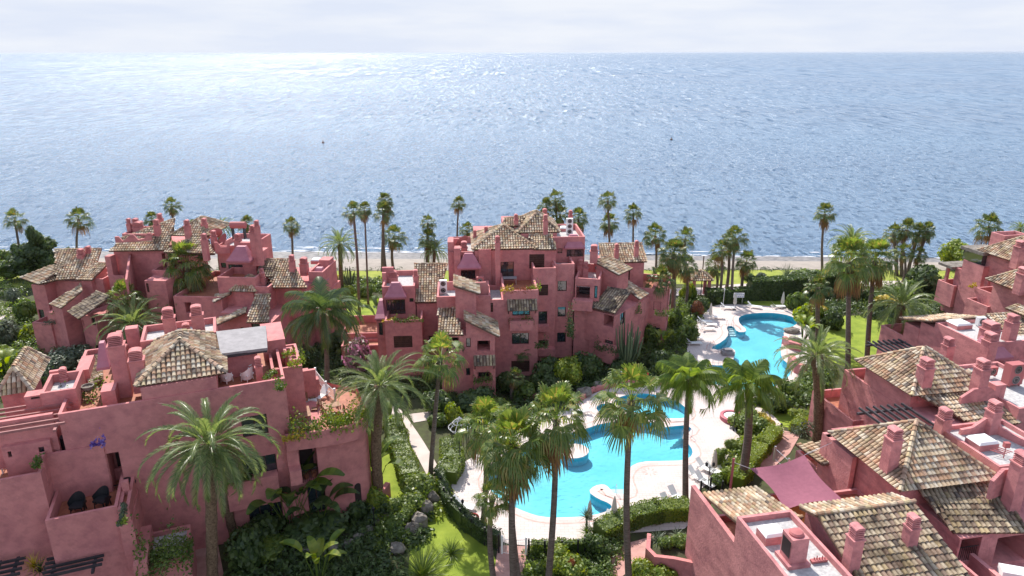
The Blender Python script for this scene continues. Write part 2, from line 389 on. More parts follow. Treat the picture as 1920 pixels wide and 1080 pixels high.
        n = max(1, round((pb-pa)/(.75 if kind != 'bay' else .5)))
        for i in range(1, n): x = pa + (pb-pa)*i/n; bar(mb, x-.035, x+.035, za+ft, zc-ft, q0, q1)
        if kind == 'bay':
            zz = za + (zc-za)*.25; bar(mb, pa+ft, pb-ft, zz-.03, zz+.03, q0+.01, q1-.01)
        w = obj('window', mb, M['wood'], s.root)
        g = MB(); k = D-.06; g.quad(f(pa+.03, k, za+.03), f(pb-.03, k, za+.03), f(pb-.03, k, zc-.03), f(pa+.03, k, zc-.03)); obj('pane', g, M['glass'], w)
        if kind == 'win' and R.random() < .4:
            c = MB(); k2 = D-.02; m = pa + (pb-pa)*R.uniform(.25, .5)
            c.quad(f(pa+.04, k2, za+.04), f(m, k2, za+.04), f(m, k2, zc-.04), f(pa+.04, k2, zc-.04)); obj('curtain', c, M['curtain'], w)
    # ---- roofs
    def hip(s, L, Rr, z, d, rise, ox=.0, mt='tile', apex=.5, parts=None):
        uL, vL = s.loc(*L, z); uR, vR = s.loc(*Rr, z); v0 = (vL+vR)/2; return s.hipb(uL-ox, uR+ox, v0, v0+d, z, rise, mt, apex)
    def hipb(s, u0, u1, v0, v1, z, rise, mt='tile', apex=.5):
        mb = FM(); w, d = u1-u0, v1-v0
        if w >= d: A = (u0+d*apex, (v0+v1)/2); B = (max(u1-d*apex, A[0]+.01), A[1])
        else: A = ((u0+u1)/2, v0+w*apex); B = (A[0], max(v1-w*apex, A[1]+.01))
        c = [s.w(u0, v0, z), s.w(u1, v0, z), s.w(u1, v1, z), s.w(u0, v1, z)]; a = s.w(*A, z+rise); b = s.w(*B, z+rise)
        if w >= d:
            fs = [(c[0], c[1], b, a), (c[1], c[2], b, b), (c[2], c[3], a, b), (c[3], c[0], a, a)]; rd = [(c[0], a), (c[1], b), (c[2], b), (c[3], a), (a, b)]
        else:
            fs = [(c[0], c[1], a, a), (c[1], c[2], b, a), (c[2], c[3], b, b), (c[3], c[0], a, b)]; rd = [(c[0], a), (c[1], a), (c[2], b), (c[3], b), (a, b)]
        for f in fs: slope_tiles(mb, *f)
        for q in rd: ridge_tiles(mb, *q)
        return obj2('roof', mb, [M[mt], M['tilebed']], s.root)
    def slope(s, E0, E1, T1, T0, mt='tile', name='roof', ridge=True, under=False):
        """each corner: (px, py, z)"""
        p = [P(*q) for q in (E0, E1, T1, T0)]; mb = FM(); slope_tiles(mb, *p)
        if ridge: ridge_tiles(mb, p[3], p[2], .12)
        o = obj2(name, mb, [M[mt], M['tilebed']], s.root)
        if under:
            wb = MB(); xy = [(q.x, q.y) for q in p]; c = (sum(x for x, _ in xy)/4, sum(y for _, y in xy)/4)
            k = .93; poly = [(c[0]+(x-c[0])*k, c[1]+(y-c[1])*k) for x, y in xy]; cz = sum(q.z for q in p)/4
            wb.prism(poly, -.4, [cz + (q.z-cz)*k - .16 for q in p]); obj('wall', wb, s.wall, s.root, fix=True)
        return o
    def slopel(s, pts, mt='tile', name='roof', ridge=True):
        p = [s.w(*q) for q in pts]; mb = FM(); slope_tiles(mb, *p)
        if ridge: ridge_tiles(mb, p[3], p[2], .12)
        return obj2(name, mb, [M[mt], M['tilebed']], s.root)
    def chim(s, px, yt, yb, zb, w=.72, cap='round', name='chimney', wd=None):
        p = P(px, yb, zb); zt = Q(px, yt, p.y).z; zt = max(zt, zb+.8); wd = wd or w
        mb = MB(); h = zt - zb; c = (p.x, p.y, zb-.8)
        neck = .80
        mb.box(c, w, wd, h+.8-neck, s.a)
        o = obj(name, mb, s.wall, s.root)
        m2 = MB(); z = zt-neck
        m2.box((p.x, p.y, z), w*1.16, wd*1.16, .08, s.a)
        for i in range(4): m2.box((p.x, p.y, z+.13+i*.125), w*.88, wd*.88, .06, s.a)
        m2.box((p.x, p.y, z+.05), w*.5, wd*.5, .6, s.a)
        n = 6; ca, sa = s.c, s.s; vs = []; fs = []
        for yy in (-wd*.47, wd*.47):
            for i in range(n+1):
                t = math.pi*i/n; x = w*.46*math.cos(t); zz = .64 + .15*math.sin(t)
                vs.append((p.x + x*ca - yy*sa, p.y + x*sa + yy*ca, z+zz))
        fs = [(i, i+1, n+2+i, n+1+i) for i in range(n)] + [tuple(range(n+1)), tuple(range(2*n+1, n, -1)), (0, n, 2*n+1, n+1)]
        m2.add(vs, fs); obj('cap', m2, s.wall, o)
        return o
    def canopy(s, L, Rr, z, d, rise, fl=.25):
        """plum hood over a bay window: flared pyramid leaning on the wall"""
        uL, vL = s.loc(*L, z); uR, vR = s.loc(*Rr, z); v0 = (vL+vR)/2; mb = MB(); w = uR-uL
        prof = [(0, 0), (.0, .12), (.12, .32), (.3, .75), (.42, 1.0)]
        rings = []
        for k, h in prof:
            rings.append([s.w(uL+w*k*.75, v0+d*k*1.6, z+rise*h), s.w(uR-w*k*.75, v0+d*k*1.6, z+rise*h), s.w(uR-w*k*.75, v0+d, z+rise*h), s.w(uL+w*k*.75, v0+d, z+rise*h)])
        vs = [p for r in rings for p in r]; fs = [(3, 2, 1, 0)]
        for i in range(len(rings)-1):
            for k in range(4): a = i*4+k; b = i*4+(k+1) % 4; fs.append((a, b, b+4, a+4))
        n = len(rings); fs.append((4*n-4, 4*n-3, 4*n-2, 4*n-1)); mb.add(vs, fs)
        return obj('canopy', mb, M['plum'], s.root)
    def slab(s, A, B, tops, zb, t=.22, name='parapet', wall=None):
        """thin wall from A to B (px,py,z each) with a top profile [(fraction, z)]"""
        a, b = P(*A), P(*B); d = Vector((b.x-a.x, b.y-a.y, 0)); L = d.length; d.normalize(); n = Vector((-d.y, d.x, 0))*t/2
        mb = MB(); pts = [(0, zb)] + [(f*L, z) for f, z in tops] + [(L, zb)]
        front = [Vector((a.x, a.y, 0)) + d*x - n + Vector((0, 0, z)) for x, z in pts]; back = [p + 2*n for p in front]
        k = len(pts); tri = tessellate_polygon([[Vector((x, z, 0)) for x, z in pts]])
        fs = [tuple(q) for q in tri] + [tuple(i+k for i in reversed(q)) for q in tri] + [(i, (i+1) % k, (i+1) % k+k, i+k) for i in range(k)]
        mb.add(front+back, fs); return obj(name, mb, wall or s.wall, s.root, fix=True)
    def skylight(s, px, py, z, w=1.1, d=1.1, h=.5):
        p = P(px, py, z); mb = MB(); mb.box((p.x, p.y, z-.05), w, d, h, s.a); o = obj('skylight', mb, s.wall, s.root)
        ca, sa = s.c, s.s; vs = []
        for k, zz in ((.5, h-.04), (.42, h+.12), (.25, h+.2)):
            for x, y in ((-1, -1), (1, -1), (1, 1), (-1, 1)): X, Y = x*w*k, y*d*k; vs.append((p.x+X*ca-Y*sa, p.y+X*sa+Y*ca, z+zz))
        g = MB(); g.add(vs, [(i*4+k, i*4+(k+1) % 4, i*4+4+(k+1) % 4, i*4+4+k) for i in range(2) for k in range(4)] + [(8, 9, 10, 11)])
        obj('dome', g, M['white'], o)
    def dish(s, px, py, z, r=.6, face=(-.3, .9, .5), m='dish'):
        p = P(px, py, z); n = Vector(face).normalized(); a = n.cross(Vector((0, 0, 1))).normalized(); b = a.cross(n)
        mb = MB(); vs = [p - n*.0]; N = 20
        for k, dd in ((.35, .02), (.7, .09), (1, .2)):
            for i in range(N): t = 2*math.pi*i/N; vs.append(p + (a*math.cos(t) + b*math.sin(t))*r*k + n*dd*r*1.6)
        fs = [(0, 1+i, 1+(i+1) % N) for i in range(N)] + [(1+j*N+i, 1+j*N+(i+1) % N, 1+(j+1)*N+(i+1) % N, 1+(j+1)*N+i) for j in range(2) for i in range(N)]
        mb.add(vs, fs); mb.tube([p, p + n*.75*r - Vector((0, 0, .1))], .02, 5); mb.tube([p - Vector((0, 0, r*1.5)), p], .04, 6)
        return obj('satellite_dish', mb, M[m], s.root)
    def pergola(s, A, B, z, d, n, along='v', m='beam', posts=True, name='pergola', over=.3):
        uL, vL = s.loc(*A, z); uR, vR = s.loc(*B, z); v0 = (vL+vR)/2; mb = MB()
        def bm(u0, v0, u1, v1, zz, w=.09, h=.16):
            w = w*1.35; c = s.w((u0+u1)/2, (v0+v1)/2, zz); L = math.hypot(u1-u0, v1-v0); an = math.atan2(v1-v0, u1-u0) + s.a; mb.box(c, L, w, h, an)
        if along == 'v':
            for i in range(n): u = uL + (uR-uL)*(i+.5)/n; bm(u, v0-over, u, v0+d+over, z-.16)
            bm(uL-.2, v0+.2, uR+.2, v0+.2, z-.33, .12); bm(uL-.2, v0+d-.2, uR+.2, v0+d-.2, z-.33, .12)
        else:
            for i in range(n): v = v0 + d*(i+.5)/n; bm(uL-over, v, uR+over, v, z-.16)
            bm(uL+.2, v0-.2, uL+.2, v0+d+.2, z-.33, .12); bm(uR-.2, v0-.2, uR-.2, v0+d+.2, z-.33, .12)
        return obj(name, mb, M[m], s.root)
    def awning(s, side, val, x0, y0, x1, y1, outd=.8):
        """small tiled hood on a front wall between pixels"""
        a = s.hit('F', val, x0, y1); b = s.hit('F', val, x1, y0); z0, z1 = min(a[1], b[1]), max(a[1], b[1])
        o = s.slopel([(a[0], val-outd, z0-.05), (b[0], val-outd, z0-.05), (b[0], val, z1), (a[0], val, z1)], 'tiledark', 'awning', ridge=False)
        mb = MB()
        for u in (a[0]+.15, b[0]-.15): mb.tube([s.w(u, val-outd+.15, z0-.12), s.w(u, val, z0-.7)], .05, 4)
        obj('bracket', mb, M['wood'], o)
# ================================================================== vegetation kit
def make_fan_crown(seed, n=24, skirt=10):
    r = random.Random(seed); mb = MB(); dead = MB()
    def leaf(m, az, el, pet, rad, droop, segs=20, span=3.7):
        d = Vector((math.cos(az)*math.cos(el), math.sin(az)*math.cos(el), math.sin(el))); side = Vector((-math.sin(az), math.cos(az), 0))
        hub = d*pet + Vector((0, 0, -.14*pet*pet*droop)); a = side*.022; m.add([-a, a, hub+a*.8, hub-a*.8], [(0, 1, 2, 3)])
        dd = (d + Vector((0, 0, -.35*droop))).normalized(); up = side.cross(dd).normalized()
        if up.z < 0: up = -up
        for k in range(segs):
            t0 = -span/2 + span*k/segs; t1 = t0 + span/segs; tm = (t0+t1)/2; lr = rad*(1.05 - .16*abs(tm)/1.7)*r.uniform(.88, 1.08)
            def pt(t, rr, sag):
                q = dd*math.cos(t) + side*math.sin(t)
                return hub + q*rr + up*(.16*rr*abs(math.sin(t))) + Vector((0, 0, -sag))
            g = droop*rad
            A0, A1 = pt(t0, lr*.3, .01*g), pt(t1, lr*.3, .01*g); B0, B1 = pt(t0, lr*.56, .09*g), pt(t1, lr*.56, .09*g); pm = pt(tm, lr*.58, .09*g - .035)
            m.add([hub, A0, A1, B0, pm, B1], [(0, 1, 2), (1, 3, 4), (1, 4, 2), (2, 4, 5)])
            sp = r.uniform(-.05, .05); w = (B1-B0)*.30; c1 = pt(tm+sp, lr*.80, (.34+r.uniform(0, .1))*g); c2 = pt(tm+sp*1.5, lr*.88, (.34+r.uniform(.22, .5))*g)
            m.add([B0.lerp(pm, .25), B1.lerp(pm, .25), c1+w, c1-w, c2], [(0, 1, 2, 3), (3, 2, 4)])
    for i in range(n):
        f = i/n; el = math.radians(84 - 104*f**.95 + r.uniform(-8, 8)); az = i*2.39996 + r.uniform(-.3, .3)
        leaf(mb, az, el, r.uniform(.95, 1.45)*(1.0-.12*f), r.uniform(.72, .95), .15 + .85*min(1, f*1.3) + r.uniform(0, .25))
    for i in range(skirt): leaf(dead, r.uniform(0, 6.28), math.radians(r.uniform(-72, -42)), r.uniform(.6, 1.1), r.uniform(.6, .85), 1.6, segs=12)
    return mb, dead
def make_feather_crown(seed, n=50, L=2.95, ll=.42, pairs=32, droop=1.15, elmin=-32, elmax=80, hang=0.0, wdt=.05):
    r = random.Random(seed); mb = MB(); st = MB()
    for i in range(n):
        f = i/n; el = math.radians(elmax - (elmax-elmin)*f**.85 + r.uniform(-6, 6)); az = i*2.39996 + r.uniform(-.2, .2)
        length = L*r.uniform(.86, 1.08)*(0.75+.25*min(1, f*3)); h = Vector((math.cos(az), math.sin(az), 0)); side = Vector((-h.y, h.x, 0))
        p = Vector((0, 0, 0)) + h*.12; pts = [p.copy()]; K = 14; e = el; bend = r.uniform(.75, 1.25)*droop
        for k in range(K):
            d = h*math.cos(e) + Vector((0, 0, math.sin(e))); p = p + d*length/K; pts.append(p.copy()); e -= bend*(.035 + .011*k)*(.6+.6*math.cos(el))
        for k in range(K):
            w = side*.022*(1.2-k/K); st.add([pts[k]-w, pts[k]+w, pts[k+1]+w*.8, pts[k+1]-w*.8], [(0, 1, 2, 3)])
        tw = r.uniform(-.35, .35)
        for j in range(pairs):
            t = .13 + .87*(j+r.random()*.4)/pairs; x = t*K; k = min(int(x), K-1); q = pts[k].lerp(pts[k+1], x-k); d = (pts[k+1]-pts[k]).normalized()
            upv = side.cross(d).normalized()
            if upv.z < 0: upv = -upv
            lz = ll*(math.sin(math.pi*min(1, .12+t*.93))**.55)*r.uniform(.85, 1.1)
            for sg in (-1, 1):
                s2 = (side*sg*math.cos(tw*sg) + upv*math.sin(tw))
                dr = (d*(.85+.6*t) + s2*.62 + upv*.42 + Vector((0, 0, -hang))).normalized(); w = d*wdt*.5
                m2 = q + dr*lz*.55; tp = q + dr*lz + Vector((0, 0, -.22*lz - hang*.35*lz))
                mb.add([q-w, q+w, m2+w, tp, m2-w], [(0, 1, 2, 4), (4, 2, 3)])
    return mb, st
CROWN = {}
def build_crowns():
    for i in range(4): CROWN['F%d' % i] = (make_fan_crown(11+i, 24+3*i, 2+2*i), ('fan', 'deadfrond'), 3.6)
    CROWN['F4'] = (make_fan_crown(31, 42, 20), ('fan', 'deadfrond'), 3.6)
    for i in range(3): CROWN['D%d' % i] = (make_feather_crown(51+i), ('date', 'date'), 5.2)
    CROWN['D9'] = (make_feather_crown(77, n=54, pairs=52, wdt=.040, droop=1.3, elmin=-38), ('date', 'date'), 5.2)
    for i in range(2): CROWN['Q%d' % i] = (make_feather_crown(81+i, n=26, L=2.9, ll=.95, pairs=54, droop=1.5, elmin=-10, elmax=84, hang=1.0, wdt=.055), ('queen', 'queen'), 4.6)
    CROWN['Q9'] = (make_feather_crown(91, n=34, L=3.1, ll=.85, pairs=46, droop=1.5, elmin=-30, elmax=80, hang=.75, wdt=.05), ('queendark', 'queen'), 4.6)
build_crowns()
CMESH = {}
def crown_objs(key):
    if key not in CMESH:
        (a, b), (ma, mb_), D = CROWN[key]; out = []
        for nm, m, mt in (('crown', a, ma), ('dead_fronds' if key[0] == 'F' else 'rachis', b, mb_)):
            me = bpy.data.meshes.new(nm); me.from_pydata([tuple(v) for v in m.v], [], m.f); me.materials.append(M[mt]); me.update(); out.append((nm, me))
        CMESH[key] = (out, D)
    return CMESH[key]
PN = [0]
def palm(key, cx, cy, bx, by, D, label, tr=.17, group=None, lean=0.0, base_z=0.0):
    """crown centre sight line, base sight line on the ground, crown diameter in photo pixels"""
    b = P(bx, by, base_z); c = Q(cx, cy, b.y)
    if lean: c = Q(cx, cy, b.y + lean)
    kind = {'F': 'fan_palm', 'D': 'date_palm', 'Q': 'queen_palm'}[key[0]]
    root = thing(kind, label, 'palm tree', b, group)
    (parts, nom) = crown_objs(key); depth = c.y*CT + (HCAM-c.z)*ST; sc = D*depth/FPX/nom
    off = c - b; PN[0] += 1
    for nm, me in parts:
        o = bpy.data.objects.new(nm, me); SC.collection.objects.link(o); o.parent = root; o.location = off; o.scale = (sc, sc, sc*R.uniform(.95, 1.08))
        o.rotation_euler = (R.uniform(-.08, .08), R.uniform(-.08, .08), (PN[0]*1.7) % 6.28) if nm == 'crown' else o.rotation_euler
        if nm != 'crown': o.rotation_euler = last
        last = o.rotation_euler.copy()
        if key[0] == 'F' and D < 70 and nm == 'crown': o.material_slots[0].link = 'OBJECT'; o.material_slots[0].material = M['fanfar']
    mb = MB(); H = off.z; n = 14; pts = []; rad = []
    bow = Vector((R.uniform(-.3, .3), R.uniform(-.3, .3), 0))
    for i in range(n+1):
        t = i/n; q = b + Vector((off.x*(t**1.25), off.y*t, off.z*t)) + bow*math.sin(math.pi*t)
        pts.append(q); rr = tr*(1.25 - .38*t) if t > .06 else tr*1.6
        if key[0] == 'D': rr = tr*(1.0 + .12*(i % 2)); rr *= 1.25 if t > .88 else 1
        if key[0] == 'F' and t > .93: rr *= 1.5
        if key[0] == 'Q' and t > .9: rr *= 1.2
        rad.append(rr)
    mb.tube(pts, rad, 10)
    obj('trunk', mb, M['shaggy' if key[0] == 'D' else 'bark'], root, smooth=True)
    return root
def leafcloud(seed, n, size, lobes=7, flat=1.0, aspect=1.6, square=False):
    r = random.Random(seed); mb = MB(); L = []
    for i in range(lobes):
        a = r.uniform(0, 6.28); d = r.uniform(.1, .58) if i else 0
        L.append((Vector((math.cos(a)*d, math.sin(a)*d, r.uniform(.3, .75) if i else .5)), r.uniform(.28, .48) if i else .52))
    for i in range(n):
        c, rr = L[r.randrange(lobes)]; v = Vector((r.gauss(0, 1), r.gauss(0, 1), r.gauss(0, 1)))
        v.normalize(); p = c + v*rr*r.uniform(.72, 1.06)
        if p.z < 0: p.z = -p.z*.3
        nrm = (v + Vector((r.uniform(-1, 1), r.uniform(-1, 1), r.uniform(-.6, 1)))*.75).normalized()
        a = nrm.cross(Vector((r.uniform(-1, 1), r.uniform(-1, 1), r.uniform(-1, 1)))).normalized(); b = nrm.cross(a); s = size*r.uniform(.6, 1.4)
        mb.add([p-a*s*aspect/2, p-b*s*.5, p+a*s*aspect/2, p+b*s*.5], [(0, 1, 2, 3)])
    for c, rr in L:
        base = len(mb.v); N, K = 8, 5; vs = []; fs = []
        for j in range(K+1):
            ph = math.pi*j/K
            for k in range(N): t = 2*math.pi*k/N; vs.append(c + Vector((math.sin(ph)*math.cos(t), math.sin(ph)*math.sin(t), math.cos(ph)))*rr*.74)
        for j in range(K):
            for k in range(N): fs.append((j*N+k, j*N+(k+1) % N, (j+1)*N+(k+1) % N, (j+1)*N+k))
        mb.add(vs, fs)
    return mb
LC = {}
def cloud_mesh(kind, var, mt):
    key = (kind, var, mt)
    if key not in LC:
        n, size = {'fine': (2600, .075), 'mid': (1500, .11), 'big': (700, .20), 'huge': (6000, .05)}[kind]
        mb = leafcloud(100+var*7+len(kind), n, size)
        me = bpy.data.meshes.new('foliage'); me.from_pydata([tuple(v) for v in mb.v], [], mb.f); me.materials.append(M[mt]); me.update(); LC[key] = me
    return LC[key]
SN = [0]
def shrub(px, py, w, h, mt, label, kind='mid', cat='shrub', name='shrub', z=0.0, d=None, group=None):
    SN[0] += 1
    o = bpy.data.objects.new(name, cloud_mesh(kind, SN[0] % 3, mt)); SC.collection.objects.link(o)
    o.location = P(px, py, z); o.location.z = z - .03; o.scale = (w/2*1.15, (d or w)/2*1.15, h); o.rotation_euler = (0, 0, SN[0]*1.3 % 6.28 if not d else 0)
    return tag(o, label, cat, group)
def hedge(pts, w, h, mt, label, dens=170, size=.13, z=0.0, name='hedge', rnd=.12, parent=None):
    """clipped hedge along ground sight lines"""
    g = [P(x, y, z) if len((x, y)) == 2 else None for x, y in pts]; mb = MB(); r = random.Random(len(pts)*31+int(pts[0][0]))
    for i in range(len(g)-1):
        a, b = g[i], g[i+1]; d = (b-a); L = d.length; d.normalize(); s = Vector((-d.y, d.x, 0))
        vs = [a-s*w*.42-d*.2, b-s*w*.42+d*.2, b+s*w*.42+d*.2, a+s*w*.42-d*.2]; mb.add([v - Vector((0, 0, .1)) for v in vs] + [v + Vector((0, 0, h*.9)) for v in vs], [(4, 5, 6, 7), (0, 1, 5, 4), (1, 2, 6, 5), (2, 3, 7, 6), (3, 0, 4, 7)])
        n = int(dens*L*(w+2*h))
        for k in range(n):
            x = r.uniform(-.25, L+.25); q = r.uniform(0, w+2*h)
            if q < h: p = a + d*x - s*w/2 + Vector((0, 0, q)); nv = -s
            elif q < h+w: p = a + d*x + s*(q-h-w/2) + Vector((0, 0, h)); nv = Vector((0, 0, 1))
            else: p = a + d*x + s*w/2 + Vector((0, 0, q-h-w)); nv = s
            bz = noise.noise(p*.8)*rnd*2; p = p + nv*(bz + r.uniform(-.08, .06))
            nr = (nv + Vector((r.uniform(-1, 1), r.uniform(-1, 1), r.uniform(-1, 1)))*.9).normalized()
            t = nr.cross(Vector((r.uniform(-1, 1), r.uniform(-1, 1), r.uniform(-1, 1)))).normalized(); u = nr.cross(t); sz = size*r.uniform(.6, 1.4)
            mb.add([p-t*sz*.7, p-u*sz*.45, p+t*sz*.7, p+u*sz*.45], [(0, 1, 2, 3)])
    o = obj(name, mb, M[mt], parent)
    return tag(o, label, 'hedge') if not parent else o
def rosette(px, py, r0, h, mt, label, n=40, z=0.0, cat='plant', name='agave', wdt=.10, curl=.6, group=None, stalk=0.0):
    """agave, cycad or yucca head of curved blades"""
    rr = random.Random(int(px*7+py)); p0 = P(px, py, z); mb = MB(); c = p0 + Vector((0, 0, stalk))
    if stalk: mb.tube([p0, c], .09, 6)
    for i in range(n):
        el = math.radians(80 - 75*(i/n) + rr.uniform(-6, 6)); az = i*2.39996; hv = Vector((math.cos(az), math.sin(az), 0)); s = Vector((-hv.y, hv.x, 0))
        L = r0*rr.uniform(.85, 1.1)*1.1; q = c.copy(); e = el; prev = None; K = 4
        for k in range(K+1):
            wv = s*wdt*(1-(k/K))*.5*(1 if k else .7)
            cur = (q-wv, q+wv)
            if prev: mb.add([prev[0], prev[1], cur[1], cur[0]], [(0, 1, 2, 3)])
            prev = cur; q = q + (hv*math.cos(e) + Vector((0, 0, math.sin(e)*h/r0)))*L/K; e -= curl*.35
    return tag(obj(name, mb, M[mt]), label, cat, group)
def banana(px, py, h, label, n=11, z=0.0, mt='green', spread=1.0, group=None, bright=False):
    rr = random.Random(int(px*3+py)); p0 = P(px, py, z); root = thing('banana_plant', label, 'banana plant', p0, group)
    st = MB(); lf = MB()
    for i in range(n):
        az = i*2.4 + rr.uniform(-.3, .3); el = math.radians(rr.uniform(50, 85)); hv = Vector((math.cos(az), math.sin(az), 0)); s = Vector((-hv.y, hv.x, 0))
        b = p0 + hv*.15*spread; H = h*rr.uniform(.45, .75); top = b + hv*math.cos(el)*H*.7*spread + Vector((0, 0, H)); st.tube([b, top], [.05, .025], 5)
        L = h*rr.uniform(.38, .55); W = L*.19; q = top; e = el; prev = None; K = 7
        for k in range(K+1):
            t = k/K; ww = W*math.sin(math.pi*min(.97, .08+t*.92))**.6; wv = s*ww; mid = q - Vector((0, 0, .12*ww))
            cur = (q-wv+Vector((0, 0, .25*ww)), mid, q+wv+Vector((0, 0, .25*ww)))
            if prev: lf.add([prev[0], prev[1], cur[1], cur[0], prev[2], cur[2]], [(0, 1, 2, 3), (1, 4, 5, 2)])
            prev = cur; q = q + (hv*math.cos(e) + Vector((0, 0, math.sin(e))))*L/K; e -= rr.uniform(.15, .3)
    obj('stem', st, M['green'], root); obj('leaves', lf, M[mt], root); return root
def cactus(px, py, h, label, n=26, z=0.0, spread=.45, group=None):
    rr = random.Random(int(px+py*5)); p0 = P(px, py, z); mb = MB()
    for i in range(n):
        az = rr.uniform(0, 6.28); d = rr.uniform(.1, 1)**.7*spread*h; H = h*rr.uniform(.6, 1.0)*(1-.25*d/(spread*h)); hv = Vector((math.cos(az), math.sin(az), 0))
        mb.tube([p0 + hv*.1, p0 + hv*d*.45 + Vector((0, 0, H*.3)), p0 + hv*d*.8 + Vector((0, 0, H*.55)), p0 + hv*d + Vector((0, 0, H))], [.10, .10, .09, .045], 6)
    return tag(obj('candelabra_cactus', mb, M['cactus']), label, 'cactus', group)
# ---- more of the building kit
def _sl(s, E0, E1, z, T1, T0, pitch=22, mt='tile', name='roof', ridge=True, under=0.0, wallz=-.4, shrink=.9, z1=None):
    """roof slope whose eave E0-E1 lies at height z; the upper corners are found on the plane of the given pitch"""
    a = P(*E0, z); b = P(*E1, z if z1 is None else z1); e = (b-a).normalized(); hz_ = Vector((-e.y, e.x, 0)).normalized()
    # uphill is the side on which the upper corners lie
    best = None
    for sg in (1, -1):
        g = (hz_*sg*math.cos(math.radians(pitch)) + Vector((0, 0, math.sin(math.radians(pitch))))); n = e.cross(g).normalized(); out = []
        ok = True
        for px, py in (T1, T0):
            r = ray(px, py); o = Vector((0, 0, HCAM)); den = r.dot(n)
            if abs(den) < 1e-6: ok = False; break
            t = (a-o).dot(n)/den; q = o + r*t; out.append(q)
            if t < 0 or (q-a).dot(g) < 0: ok = False
        if ok:
            sc = abs((out[0]-b).length) + abs((out[1]-a).length)
            if best is None or sc < best[0]: best = (sc, out)
    if best is None: raise Exception('slope %s %s' % (E0, E1))
    t1, t0 = best[1]; mb = FM(); slope_tiles(mb, a, b, t1, t0)
    if ridge: ridge_tiles(mb, t0, t1, .12)
    o = obj2(name, mb, [M[mt], M['tilebed']], s.root)
    if under:
        wb = MB(); p = [a, b, t1, t0]; c = sum((Vector((q.x, q.y, 0)) for q in p), Vector())/4; cz = sum(q.z for q in p)/4
        q2 = [(c.x+(q.x-c.x)*shrink, c.y+(q.y-c.y)*shrink) for q in p]
        wb.prism(q2, wallz, [cz + (q.z-cz)*shrink - .15 for q in p]); obj('wall', wb, s.wall, s.root, fix=True)
    return [a, b, t1, t0]
Bld.sl = _sl
def _shed(s, b, dr, rise, over=.35, mt='tile'):
    """single-pitch roof over a block, falling towards dr (F, L, R or B), with the gable walls under it"""
    u0, u1, v0, v1, z = b['u0'], b['u1'], b['v0'], b['v1'], b['z']; k = .14
    lo, hi = z + .02, z + rise
    cs = {'F': [(u0-over, v0-over), (u1+over, v0-over), (u1+over, v1+.1), (u0-over, v1+.1)], 'R': [(u1+over, v0-over), (u1+over, v1+over), (u0-.1, v1+over), (u0-.1, v0-over)],
          'L': [(u0-over, v1+over), (u0-over, v0-over), (u1+.1, v0-over), (u1+.1, v1+over)], 'B': [(u1+over, v1+over), (u0-over, v1+over), (u0-over, v0-.1), (u1+over, v0-.1)]}[dr]
    L = (v1-v0 if dr in 'FB' else u1-u0); ex = rise/L*over
    s.slopel([(*cs[0], lo-ex+k), (*cs[1], lo-ex+k), (*cs[2], hi+k), (*cs[3], hi+k)], mt)
    zz = {'F': (lo, lo, hi, hi), 'R': (hi, lo, lo, hi), 'L': (lo, hi, hi, lo), 'B': (hi, hi, lo, lo)}[dr]; i = .004
    mb = MB(); q = [s.w(u0+i, v0+i, 0), s.w(u1-i, v0+i, 0), s.w(u1-i, v1-i, 0), s.w(u0+i, v1-i, 0)]
    mb.prism([(p.x, p.y) for p in q], z-.3, list(zz)); obj('gable', mb, s.wall, s.root, fix=True)
Bld.shed = _shed
def _fbox(s, b, x0, y0, x1, y1, out, name='balcony', m=None, par=0):
    a = s.hit('F', b['v0']-out, x0, y1); c = s.hit('F', b['v0']-out, x1, y0); mb = MB(); z0, z1 = sorted((a[1], c[1]))
    ctr = s.w((a[0]+c[0])/2, b['v0']-out/2+.05, z0); mb.box(ctr, abs(c[0]-a[0]), out+.1, z1-z0, s.a)
    return obj(name, mb, m or s.wall, s.root), ctr, z1
Bld.fbox = _fbox
def _curved(s, pts, z, par, depth, zb=-1, zfront=None, fl='terra', t=.2):
    """curved bay: outline of near top edge points at height z, walls down to the ground, one continuous parapet"""
    q = [P(x, y, z) for x, y in pts]; q = [Vector((p.x, p.y, 0)) for p in q]; v = s.w(0, 1, 0); v.z = 0
    sm = [q[0]]
    for i in range(len(q)-1):
        p0, p1, p2, p3 = q[max(0, i-1)], q[i], q[i+1], q[min(len(q)-1, i+2)]
        for k in range(1, 5):
            u = k/4; sm.append(.5*((2*p1) + (p2-p0)*u + (2*p0-5*p1+4*p2-p3)*u*u + (3*p1-p0-3*p2+p3)*u**3))
    n = len(sm); inn = []
    for i in range(n):
        d = (sm[min(n-1, i+1)]-sm[max(0, i-1)]).normalized(); inn.append(sm[i] + Vector((-d.y, d.x, 0))*t)
    U = lambda p, zz: Vector((p.x, p.y, zz)); mb = MB(); zf = z-par; back = sm[0] + v*depth; backr = sm[-1] + v*depth*.45; 
    for i in range(n-1):
        a, b, c, d = sm[i], sm[i+1], inn[i+1], inn[i]
        mb.add([U(a, zb), U(b, zb), U(b, z), U(a, z), U(c, z), U(d, z), U(c, zf), U(d, zf)], [(0, 1, 2, 3), (3, 2, 4, 5), (5, 4, 6, 7)])
    mb.quad(U(sm[-1], zb), U(backr, zb), U(backr, z), U(sm[-1], z)); mb.quad(U(sm[0], zb), U(back, zb), U(back, z), U(sm[0], z)); mb.quad(U(back, zb), U(backr, zb), U(backr, zf+.3), U(back, zf+.3))
    o = obj('wall', mb, s.wall, s.root); fb = MB(); poly = [U(p, zf) for p in sm] + [U(backr, zf), U(back, zf)]; fb.add(poly, [tuple(range(len(poly)))]); obj('terrace_floor', fb, M[fl], s.root)
    return sm
Bld.curved = _curved
